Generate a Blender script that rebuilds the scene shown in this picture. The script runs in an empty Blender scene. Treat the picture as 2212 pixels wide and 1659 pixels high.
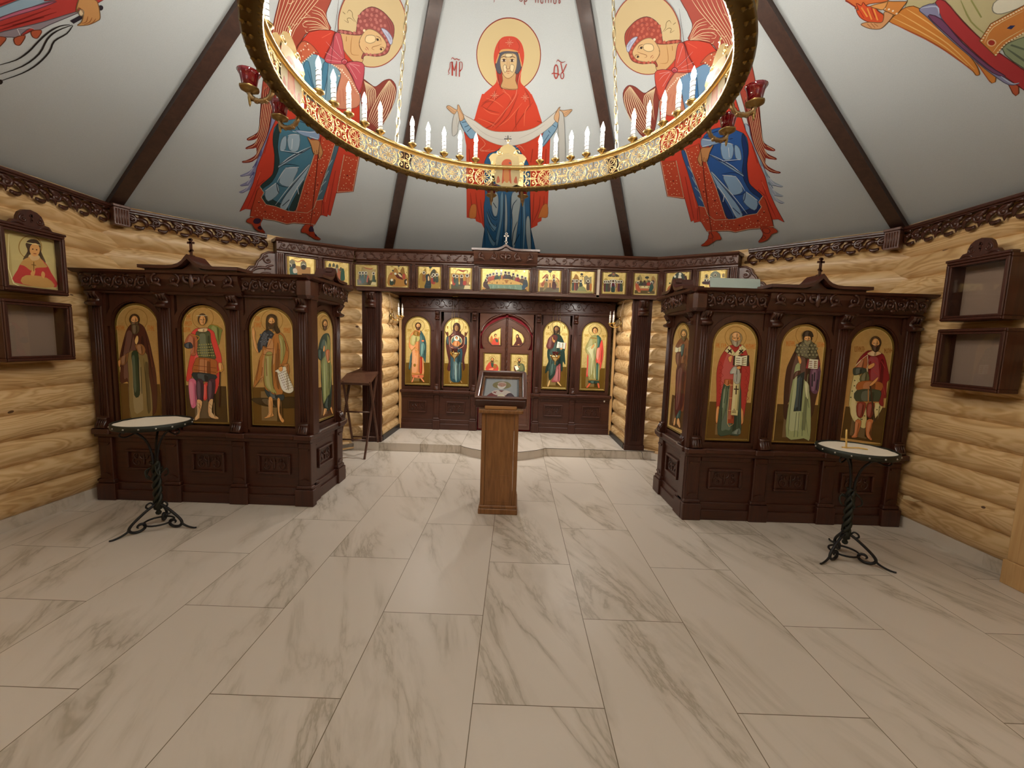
import bpy, bmesh, math, random
from mathutils import Vector, Matrix
from mathutils.geometry import tessellate_polygon
PI=math.pi
sc=bpy.context.scene
COL=sc.collection
rnd=random.Random(7)
# ------------------------------------------------------------------ materials
MATS={}
def lin(h):
    h=h.lstrip('#'); o=[]
    for i in (0,2,4):
        c=int(h[i:i+2],16)/255; o.append(c/12.92 if c<=.04045 else ((c+.055)/1.055)**2.4)
    return o
def newmat(n):
    m=bpy.data.materials.new(n); m.use_nodes=True; nt=m.node_tree; b=nt.nodes['Principled BSDF']; return m,nt,b
def plain(n,col,rough=.5,metal=0,coat=0,spec=.5,trans=0,emit=None,es=0,ior=1.5):
    if n in MATS: return MATS[n]
    m,nt,b=newmat(n); c=lin(col) if isinstance(col,str) else list(col)
    b.inputs['Base Color'].default_value=(*c,1); b.inputs['Roughness'].default_value=rough; b.inputs['Metallic'].default_value=metal
    b.inputs['Coat Weight'].default_value=coat; b.inputs['Coat Roughness'].default_value=.08
    b.inputs['Specular IOR Level'].default_value=spec; b.inputs['Transmission Weight'].default_value=trans; b.inputs['IOR'].default_value=ior
    if emit: b.inputs['Emission Color'].default_value=(*emit,1); b.inputs['Emission Strength'].default_value=es
    MATS[n]=m; return m
def N(nt,t,**k):
    n=nt.nodes.new(t)
    for a,v in k.items(): setattr(n,a,v)
    return n
def math_(nt,op,a,b=None,c=None):
    n=N(nt,'ShaderNodeMath',operation=op)
    for i,x in enumerate((a,b,c)):
        if x is None: continue
        if isinstance(x,(int,float)): n.inputs[i].default_value=x
        else: nt.links.new(x,n.inputs[i])
    return n.outputs[0]
def ramp(nt,f,stops):
    r=N(nt,'ShaderNodeValToRGB'); nt.links.new(f,r.inputs[0]); e=r.color_ramp.elements
    while len(e)<len(stops): e.new(.5)
    for x,(p,c) in zip(e,stops): x.position=p; x.color=(*c,1)
    return r.outputs[0]
def mapping(nt,scale,rot=(0,0,0),loc=(0,0,0)):
    t=N(nt,'ShaderNodeTexCoord'); mp=N(nt,'ShaderNodeMapping'); nt.links.new(t.outputs['Object'],mp.inputs[0])
    mp.inputs['Scale'].default_value=scale; mp.inputs['Rotation'].default_value=rot; mp.inputs['Location'].default_value=loc; return mp.outputs[0]
def noise(nt,vec,scale,detail=4,rough=.55,dist=0):
    n=N(nt,'ShaderNodeTexNoise'); nt.links.new(vec,n.inputs['Vector']); n.inputs['Scale'].default_value=scale; n.inputs['Detail'].default_value=detail
    n.inputs['Roughness'].default_value=rough; n.inputs['Distortion'].default_value=dist; return n.outputs['Fac']
def bump(nt,b,h,s,d=.01):
    n=N(nt,'ShaderNodeBump'); n.inputs['Strength'].default_value=s; n.inputs['Distance'].default_value=d; nt.links.new(h,n.inputs['Height']); nt.links.new(n.outputs[0],b.inputs['Normal'])
def wood(n,c0,c1,scale=(3,3,40),rough=.35,coat=.3,bs=.05,dist=1.2):
    if n in MATS: return MATS[n]
    m,nt,b=newmat(n); v=mapping(nt,scale); f=noise(nt,v,1.6,5,.6,dist)
    nt.links.new(ramp(nt,f,[(.3,c0),(.7,c1)]),b.inputs['Base Color']); b.inputs['Roughness'].default_value=rough
    b.inputs['Coat Weight'].default_value=coat; b.inputs['Coat Roughness'].default_value=.18; bump(nt,b,f,bs,.003); MATS[n]=m; return m
CH0,CH1=(.034,.0082,.0034),(.064,.0165,.0070)
def cherry(): return wood('cherry_wood_upright',CH0,CH1,(22,22,1.6),.42,.06)
def cherry_h(): return wood('cherry_wood_level',CH0,CH1,(1.6,22,22),.40,.12)
def carvewood(): return wood('carved_cherry_wood',CH0,CH1,(8,8,8),.32,.35)
def cherry_lit(): return wood('lit_lacquered_cherry',(.075,.026,.014),(.125,.046,.026),(2,22,22),.34,.35)  # cherry made lighter, the tier's brighter light put into its colour
def oak(): return wood('oak_veneer',(.16,.066,.019),(.30,.135,.042),(14,14,.9),.42,.15,.05,2.5)
def pine():
    if 'pine_log' in MATS: return MATS['pine_log']
    m,nt,b=newmat('pine_log'); t=N(nt,'ShaderNodeTexCoord'); sp=N(nt,'ShaderNodeSeparateXYZ'); nt.links.new(t.outputs['Object'],sp.inputs[0]); x,y,z=sp.outputs
    at=N(nt,'ShaderNodeAttribute',attribute_name='log_row'); row=at.outputs['Fac']
    cb=N(nt,'ShaderNodeCombineXYZ'); nt.links.new(math_(nt,'MULTIPLY_ADD',x,.9,math_(nt,'MULTIPLY',row,7.31)),cb.inputs[0]); nt.links.new(math_(nt,'MULTIPLY',z,4.2),cb.inputs[1]); nt.links.new(math_(nt,'MULTIPLY',row,3.7),cb.inputs[2])
    n1=noise(nt,cb.outputs[0],1.3,3,.5,.6)
    rings=math_(nt,'SINE',math_(nt,'MULTIPLY',n1,70)); rings=math_(nt,'MULTIPLY_ADD',rings,.5,.5)
    cb2=N(nt,'ShaderNodeCombineXYZ'); nt.links.new(math_(nt,'MULTIPLY',x,2.5),cb2.inputs[0]); nt.links.new(math_(nt,'MULTIPLY',z,90),cb2.inputs[1]); nt.links.new(row,cb2.inputs[2])
    fib=noise(nt,cb2.outputs[0],1,3)
    g=math_(nt,'ADD',math_(nt,'MULTIPLY',rings,.55),math_(nt,'MULTIPLY',fib,.22)); g=math_(nt,'ADD',g,math_(nt,'MULTIPLY',math_(nt,'SUBTRACT',n1,.5),.9))
    c=ramp(nt,g,[(.1,(.70,.49,.25)),(.5,(.60,.385,.17)),(.9,(.43,.245,.09))])
    cb3=N(nt,'ShaderNodeCombineXYZ'); nt.links.new(math_(nt,'MULTIPLY_ADD',x,1.6,math_(nt,'MULTIPLY',row,.37)),cb3.inputs[0]); nt.links.new(math_(nt,'MULTIPLY',z,2.6),cb3.inputs[1])
    vo=N(nt,'ShaderNodeTexVoronoi',voronoi_dimensions='2D'); nt.links.new(cb3.outputs[0],vo.inputs['Vector']); vo.inputs['Scale'].default_value=1.0
    wn=N(nt,'ShaderNodeSeparateColor'); nt.links.new(vo.outputs['Color'],wn.inputs[0])
    rad=math_(nt,'MULTIPLY_ADD',wn.outputs[1],.03,.018); k=math_(nt,'LESS_THAN',vo.outputs['Distance'],rad); k=math_(nt,'MULTIPLY',k,math_(nt,'LESS_THAN',wn.outputs[0],.42))
    mx=N(nt,'ShaderNodeMix',data_type='RGBA'); nt.links.new(k,mx.inputs[0]); nt.links.new(c,mx.inputs[6]); mx.inputs[7].default_value=(.11,.05,.02,1)
    nt.links.new(mx.outputs[2],b.inputs['Base Color']); b.inputs['Roughness'].default_value=.42; b.inputs['Coat Weight'].default_value=.12; b.inputs['Coat Roughness'].default_value=.25
    bump(nt,b,fib,.06,.004); MATS['pine_log']=m; return m
def pine_plank(): return wood('pine_board',(.50,.29,.11),(.62,.40,.18),(18,18,1.2),.45,.1)
def marble(name='marble_tile',grid=True):
    if name in MATS: return MATS[name]
    m,nt,b=newmat(name); t=N(nt,'ShaderNodeTexCoord'); sp=N(nt,'ShaderNodeSeparateXYZ'); nt.links.new(t.outputs['Object'],sp.inputs[0]); x,y,z=sp.outputs
    tx=math_(nt,'DIVIDE',x,.6); c=math_(nt,'FLOOR',tx); par=math_(nt,'MULTIPLY',math_(nt,'FLOORED_MODULO',c,2),.5)
    ty=math_(nt,'SUBTRACT',math_(nt,'DIVIDE',y,1.2),par); r=math_(nt,'FLOOR',ty)
    fx=math_(nt,'ABSOLUTE',math_(nt,'SUBTRACT',math_(nt,'SUBTRACT',tx,c),.5)); fy=math_(nt,'ABSOLUTE',math_(nt,'SUBTRACT',math_(nt,'SUBTRACT',ty,r),.5))
    gm=math_(nt,'MAXIMUM',math_(nt,'GREATER_THAN',fx,.5-.0020/.6),math_(nt,'GREATER_THAN',fy,.5-.0020/1.2))
    wn=N(nt,'ShaderNodeTexWhiteNoise',noise_dimensions='2D'); cb=N(nt,'ShaderNodeCombineXYZ'); nt.links.new(c,cb.inputs[0]); nt.links.new(r,cb.inputs[1]); nt.links.new(cb.outputs[0],wn.inputs['Vector'])
    # coordinates along / across the veins
    u=math_(nt,'ADD',math_(nt,'MULTIPLY',x,.36),math_(nt,'MULTIPLY',y,-.93)); v=math_(nt,'ADD',math_(nt,'MULTIPLY',x,.93),math_(nt,'MULTIPLY',y,.36))
    cv=N(nt,'ShaderNodeCombineXYZ'); nt.links.new(math_(nt,'MULTIPLY',u,.75),cv.inputs[0]); nt.links.new(math_(nt,'MULTIPLY',v,2.9),cv.inputs[1]); nt.links.new(math_(nt,'MULTIPLY_ADD',wn.outputs['Value'],37,z),cv.inputs[2])
    n1=noise(nt,cv.outputs[0],1.05,6,.6,.55); d=math_(nt,'ABSOLUTE',math_(nt,'SUBTRACT',n1,.5))
    n2=noise(nt,cv.outputs[0],.8,3,.5,.3)
    thin=math_(nt,'SUBTRACT',1,math_(nt,'MINIMUM',math_(nt,'DIVIDE',d,.022),1)); broad=math_(nt,'SUBTRACT',1,math_(nt,'MINIMUM',math_(nt,'DIVIDE',d,.085),1))
    pm=N(nt,'ShaderNodeMapRange',interpolation_type='SMOOTHSTEP'); nt.links.new(n2,pm.inputs[0]); pm.inputs[1].default_value=.40; pm.inputs[2].default_value=.60
    vein=math_(nt,'MULTIPLY',math_(nt,'MULTIPLY_ADD',thin,.45,math_(nt,'MULTIPLY',broad,.62)),pm.outputs[0])
    n3=noise(nt,cv.outputs[0],.6,2); vein=math_(nt,'ADD',vein,math_(nt,'MULTIPLY',math_(nt,'SUBTRACT',n3,.5),.25))
    cc=ramp(nt,vein,[(0,(.66,.59,.505)),(.5,(.56,.495,.41)),(1,(.43,.37,.29))])
    mx=N(nt,'ShaderNodeMix',data_type='RGBA'); mx.inputs[7].default_value=(.16,.12,.07,1)
    if grid: nt.links.new(gm,mx.inputs[0])
    else: mx.inputs[0].default_value=0
    nt.links.new(cc,mx.inputs[6]); nt.links.new(mx.outputs[2],b.inputs['Base Color']); b.inputs['Roughness'].default_value=.38; b.inputs['Specular IOR Level'].default_value=.35
    MATS[name]=m; return m
def canvas():
    if 'canvas_ceiling' in MATS: return MATS['canvas_ceiling']
    m,nt,b=newmat('canvas_ceiling'); f=noise(nt,mapping(nt,(1,1,1)),220,2); nt.links.new(ramp(nt,f,[(.3,(.335,.358,.362)),(.7,(.37,.395,.40))]),b.inputs['Base Color']); b.inputs['Roughness'].default_value=.8
    MATS['canvas_ceiling']=m; return m
def goldleaf(n,c0,c1,rough=.35,metal=.55):
    if n in MATS: return MATS[n]
    m,nt,b=newmat(n); f=noise(nt,mapping(nt,(1,1,1)),24,4,.6,.6); nt.links.new(ramp(nt,f,[(.3,c0),(.7,c1)]),b.inputs['Base Color']); b.inputs['Roughness'].default_value=rough; b.inputs['Metallic'].default_value=metal; b.inputs['Coat Weight'].default_value=.3
    MATS[n]=m; return m
brass=lambda: plain('polished_brass',(.83,.60,.25),.22,1)
brass_dark=lambda: plain('aged_brass',(.30,.20,.075),.38,1)
iron=lambda: plain('black_wrought_iron',(.012,.012,.013),.45,.4)
iron_g=lambda: plain('patinated_iron',(.022,.024,.017),.5,.5)
def rgb(h): h=h.lstrip('#'); return (int(h[0:2],16),int(h[2:4],16),int(h[4:6],16))
def paint(h,gain,rough=.55,coat=0):
    if isinstance(h,str): h=rgb(h)
    k='paint_%d_%d_%d_%g_%g'%(*h,gain,coat)
    if k in MATS: return MATS[k]
    c=[min(.9,(v/255/12.92 if v<=10 else ((v/255+.055)/1.055)**2.4)*gain) for v in h]; return plain(k,c,rough,0,coat,.3)
def strokes(t):
    """short text form of a drawing -> the same number lists as ART"""
    out=[]
    for ent in t.split(';'):
        w=ent.split(); k='pPlod'.index(w[0][0]); q=[float(x) for x in w[1:]]; out.append([k,*rgb(w[0][1:])]+([] if k>1 else [0])+q)
    return out
# ------------------------------------------------------------------ mesh builder
class MB:
    def __init__(s,tf=None): s.v=[];s.f=[];s.m=[];s.sm=[];s.tf=tf;s.row=[]
    def add(s,vs,fs,mat=0,smooth=False,row=0.):
        o=len(s.v); t=s.tf
        s.v+=[t(p) if t else tuple(p) for p in vs]
        for f in fs: s.f.append([o+i for i in f]);s.m.append(mat);s.sm.append(smooth);s.row.append(row)
    def box(s,x0,x1,y0,y1,z0,z1,mat=0,bev=0):
        if bev:
            b=min(bev,abs(x1-x0)*.45,abs(y1-y0)*.45,abs(z1-z0)*.45); s._bev(x0,x1,y0,y1,z0,z1,b,mat); return
        s.add([(x0,y0,z0),(x1,y0,z0),(x1,y1,z0),(x0,y1,z0),(x0,y0,z1),(x1,y0,z1),(x1,y1,z1),(x0,y1,z1)],[(0,3,2,1),(4,5,6,7),(0,1,5,4),(1,2,6,5),(2,3,7,6),(3,0,4,7)],mat)
    def _bev(s,x0,x1,y0,y1,z0,z1,b,mat):
        bm=bmesh.new(); bmesh.ops.create_cube(bm,size=1)
        for v in bm.verts: v.co=Vector((x0+(x1-x0)*(v.co.x+.5),y0+(y1-y0)*(v.co.y+.5),z0+(z1-z0)*(v.co.z+.5)))
        bmesh.ops.bevel(bm,geom=bm.edges[:],offset=b,segments=1,affect='EDGES',profile=.5)
        bm.verts.index_update(); s.add([v.co[:] for v in bm.verts],[[v.index for v in f.verts] for f in bm.faces],mat); bm.free()
    def obox(s,c,ex,ey,ez,mat=0):
        c,ex,ey,ez=[Vector(a) for a in (c,ex,ey,ez)]
        P=[c+ex*a+ey*b+ez*d for d in (-1,1) for a,b in ((-1,-1),(1,-1),(1,1),(-1,1))]
        s.add([p[:] for p in P],[(0,3,2,1),(4,5,6,7),(0,1,5,4),(1,2,6,5),(2,3,7,6),(3,0,4,7)],mat)
    def prism(s,poly,fn,d0,d1,mat=0,holes=(),smooth=False):
        """poly in 2-D, fn(a,b,d)->local point, thickness d0..d1"""
        loops=[list(poly)]+[list(h) for h in holes]; tri=tessellate_polygon([[Vector((a,b,0)) for a,b in L] for L in loops])
        flat=[p for L in loops for p in L]; n=len(flat)
        V=[fn(a,b,d0) for a,b in flat]+[fn(a,b,d1) for a,b in flat]
        s.add(V,[t for t in tri]+[(t[2]+n,t[1]+n,t[0]+n) for t in tri],mat)
        i=0; F=[]
        for L in loops:
            k=len(L); F+=[(i+j,i+(j+1)%k,i+(j+1)%k+n,i+j+n) for j in range(k)]; i+=k
        s.add(V,F,mat,smooth)
    def tube(s,pts,r,n=8,closed=False,mat=0,flat=1.,up=None,caps=True,smooth=True):
        P=[Vector(p) for p in pts]; m=len(P); rr=r if isinstance(r,(list,tuple)) else [r]*m
        T=[]
        for i in range(m):
            a=P[(i-1)%m] if closed or i>0 else P[i]; b=P[(i+1)%m] if closed or i<m-1 else P[i]; d=b-a
            T.append(d.normalized() if d.length>1e-9 else Vector((0,0,1)))
        u=Vector(up) if up else (Vector((0,0,1)) if abs(T[0].z)<.9 else Vector((1,0,0)))
        V=[]
        for i in range(m):
            if up: uu=Vector(up)
            else: uu=u
            uu=uu-T[i]*uu.dot(T[i])
            if uu.length<1e-6: uu=T[i].orthogonal()
            uu.normalize(); u=uu; w=T[i].cross(uu)
            for k in range(n):
                a=2*PI*k/n; V.append((P[i]+uu*(rr[i]*flat*math.cos(a))+w*(rr[i]*math.sin(a)))[:])
        F=[(i*n+k,i*n+(k+1)%n,((i+1)%m)*n+(k+1)%n,((i+1)%m)*n+k) for i in range(m if closed else m-1) for k in range(n)]
        if not closed and caps: F+=[tuple(range(n-1,-1,-1)),tuple(range((m-1)*n,m*n))]
        s.add(V,F,mat,smooth)
    def lathe(s,prof,c=(0,0,0),n=20,mat=0,smooth=True,scal=None):
        V=[];m=len(prof)
        for r,z in prof:
            for k in range(n):
                a=2*PI*k/n; q=r*(1+(scal[1] if scal else 0)*math.cos(a*scal[0]) if scal else 1); V.append((c[0]+q*math.cos(a),c[1]+q*math.sin(a),c[2]+z))
        F=[(i*n+k,i*n+(k+1)%n,(i+1)*n+(k+1)%n,(i+1)*n+k) for i in range(m-1) for k in range(n)]
        if prof[0][0]>1e-6: F.append(tuple(range(n-1,-1,-1)))
        if prof[-1][0]>1e-6: F.append(tuple(range((m-1)*n,m*n)))
        s.add(V,F,mat,smooth)
    def ball(s,c,r,n=8,mat=0):
        s.lathe([(r*math.sin(PI*i/6)+(1e-7),-r*math.cos(PI*i/6)) for i in range(7)],c,n,mat)
    def build(s,name,mats,parent=None,at=None,recalc=True):
        org=Vector(at) if at is not None else worg(parent)
        me=bpy.data.meshes.new(name); mats=mats if isinstance(mats,(list,tuple)) else [mats]
        me.from_pydata([(Vector(p)-org)[:] for p in s.v],[],s.f)
        for m in mats: me.materials.append(m)
        me.polygons.foreach_set('material_index',s.m); me.polygons.foreach_set('use_smooth',s.sm)
        if recalc:
            bm=bmesh.new(); bm.from_mesh(me); bmesh.ops.remove_doubles(bm,verts=bm.verts,dist=1e-6); bmesh.ops.recalc_face_normals(bm,faces=bm.faces); bm.to_mesh(me); bm.free()
        if any(s.row):
            a=me.attributes.new('log_row','FLOAT','FACE'); a.data.foreach_set('value',s.row[:len(me.polygons)] if len(me.polygons)==len(s.row) else [0.]*len(me.polygons))
        o=bpy.data.objects.new(name,me); COL.objects.link(o)
        if parent: o.parent=parent
        elif at is not None: o.location=org
        WO[o.name]=org
        return o
WO={}
def worg(o): return WO[o.name].copy() if o is not None else Vector((0,0,0))
def tag(o,label,cat,group=None,kind=None):
    o['label']=label; o['category']=cat
    if group: o['group']=group
    if kind: o['kind']=kind
    return o
def thing(name,label,cat,loc,group=None):
    o=bpy.data.objects.new(name,None); COL.objects.link(o); o.empty_display_size=.1; o.location=loc; WO[o.name]=Vector(loc); return tag(o,label,cat,group)
def struct(name,mb,m,at=None,label=None,cat=None):
    o=mb.build(name,m,None,at); o['kind']='structure'
    if label: o['label']=label; o['category']=cat
    return o
def lerp(a,b,t): return tuple(x+(y-x)*t for x,y in zip(a,b))
def spline(P,sub=4,closed=True):
    n=len(P)
    if n<3: return list(P)
    out=[]
    for i in range(n if closed else n-1):
        g=lambda j:P[j%n] if closed else P[min(max(j,0),n-1)]
        p0,p1,p2,p3=g(i-1),g(i),g(i+1),g(i+2)
        for k in range(sub):
            t=k/sub; out.append(tuple(.5*(2*b+(c-a)*t+(2*a-5*b+4*c-d)*t*t+(3*b-a-3*c+d)*t**3) for a,b,c,d in zip(p0,p1,p2,p3)))
    if not closed: out.append(tuple(P[-1]))
    return out
# ------------------------------------------------------------------ painting: flat coats of colour laid on a real surface
def paint_on(name,key,fn,scale,parent=None,gain=1.,eps=.0001,lift=.0006,affine=None,clampu=None,rough=.55,coat=0,recolor=None,at=None,base=None,dv=0.,outline=0.,light=0.):
    """fn(u,v,d)->world point; the colours lie d metres in front of the surface"""
    mb=MB(); mats=[];idx={};lay=0;prev=None
    def midx(h):
        if recolor: h=recolor(h)
        if h not in idx: idx[h]=len(mats); mats.append(paint(h,gain,rough,coat))
        return idx[h]
    def flat(poly,d,mi):
        if len(poly)<3: return
        tri=tessellate_polygon([[Vector((a,b,0)) for a,b in poly]]); mb.add([fn(a,b,d) for a,b in poly],[t for t in tri],mi)
    if base:
        for poly,mat in base: 
            mats.append(mat); flat(poly,lift*.5+eps*lay,len(mats)-1); lay+=2
    for ent in (strokes(ART[key]) if isinstance(ART[key],str) else ART[key]):
        kind='pPlod'[ent[0]]; h=tuple(ent[1:4]); wd=ent[4]/scale
        q=[t/scale for t in ent[5:]]; P=[(q[i],q[i+1]+dv) for i in range(0,len(q)-1,2)]
        if affine: P=[(a*affine[0][0]+b*affine[1][0]+affine[2][0],a*affine[0][1]+b*affine[1][1]+affine[2][1]) for a,b in P]
        if clampu: P=[(max(-clampu,min(clampu,a)),b) for a,b in P]
        if (kind,h)!=prev or kind in 'pP': lay+=1
        prev=(kind,h); d=lift+eps*lay; mi=midx(h)
        if kind in 'pP':
            Q=spline(P,3) if kind=='p' else P; flat(Q,d,mi); A2=abs(sum(Q[i-1][0]*Q[i][1]-Q[i][0]*Q[i-1][1] for i in range(len(Q))))*.5
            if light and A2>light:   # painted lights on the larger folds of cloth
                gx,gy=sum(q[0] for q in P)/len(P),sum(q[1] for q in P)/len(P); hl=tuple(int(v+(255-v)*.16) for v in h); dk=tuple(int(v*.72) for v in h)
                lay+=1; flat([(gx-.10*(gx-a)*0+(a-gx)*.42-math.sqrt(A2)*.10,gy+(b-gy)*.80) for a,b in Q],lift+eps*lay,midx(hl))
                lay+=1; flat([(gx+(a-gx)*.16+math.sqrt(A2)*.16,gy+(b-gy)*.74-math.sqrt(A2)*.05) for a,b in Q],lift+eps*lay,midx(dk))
            if outline and A2>outline*outline*30 and h!=(212,69,43):
                dk=tuple(int(v*(.42 if light else .6)) for v in h); lay+=1; n=len(Q); V=[]
                for i in range(n):
                    a,b=Q[i-1],Q[(i+1)%n]; dx,dy=b[0]-a[0],b[1]-a[1]; l=math.hypot(dx,dy) or 1; k=outline*.5/l; V.append((fn(Q[i][0]-dy*k,Q[i][1]+dx*k,lift+eps*lay),fn(Q[i][0]+dy*k,Q[i][1]-dx*k,lift+eps*lay)))
                mb.add([v[0] for v in V]+[v[1] for v in V],[(i,(i+1)%n,n+(i+1)%n,n+i) for i in range(n)],midx(dk))
        elif kind=='d':
            for a,b in P: flat([(a+wd*math.cos(k*PI/3),b+wd*math.sin(k*PI/3)) for k in range(6)],d,mi)
        else:
            L=spline(P,3,kind=='o') if len(P)>2 else P; cl=kind=='o'; n=len(L); A=[];B=[]
            for i in range(n):
                a=L[(i-1)%n] if cl or i else L[i]; b=L[(i+1)%n] if cl or i<n-1 else L[i]; dx,dy=b[0]-a[0],b[1]-a[1]; l=math.hypot(dx,dy) or 1
                tp=1. if cl or n<4 else min(1.,.35+.65*min(i,n-1-i)/(n*.25)); k=wd*.5*tp/l; A.append((L[i][0]-dy*k,L[i][1]+dx*k)); B.append((L[i][0]+dy*k,L[i][1]-dx*k))
            V=[fn(a,b,d) for a,b in A]+[fn(a,b,d) for a,b in B]; mb.add(V,[(i,(i+1)%n,n+(i+1)%n,n+i) for i in range(n if cl else n-1)],mi)
    return mb.build(name,mats,parent,at=at,recalc=False)
def arch(uc,hw,zb,zs,n=16,r=None):
    r=r or hw
    return [(uc-hw,zb),(uc+hw,zb)]+[(uc+hw*math.cos(PI*i/n),zs+r*math.sin(PI*i/n)) for i in range(n+1)]
BULB_STR=125; FILL_SCONCE_STR=1500; FILL_DOWN_W=6.5; EXPOSURE=1.4
ART_AFFINE=[[-1.008, 0.0065], [-0.0343, 0.9654], [0.0839, 0.0734]]
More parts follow.
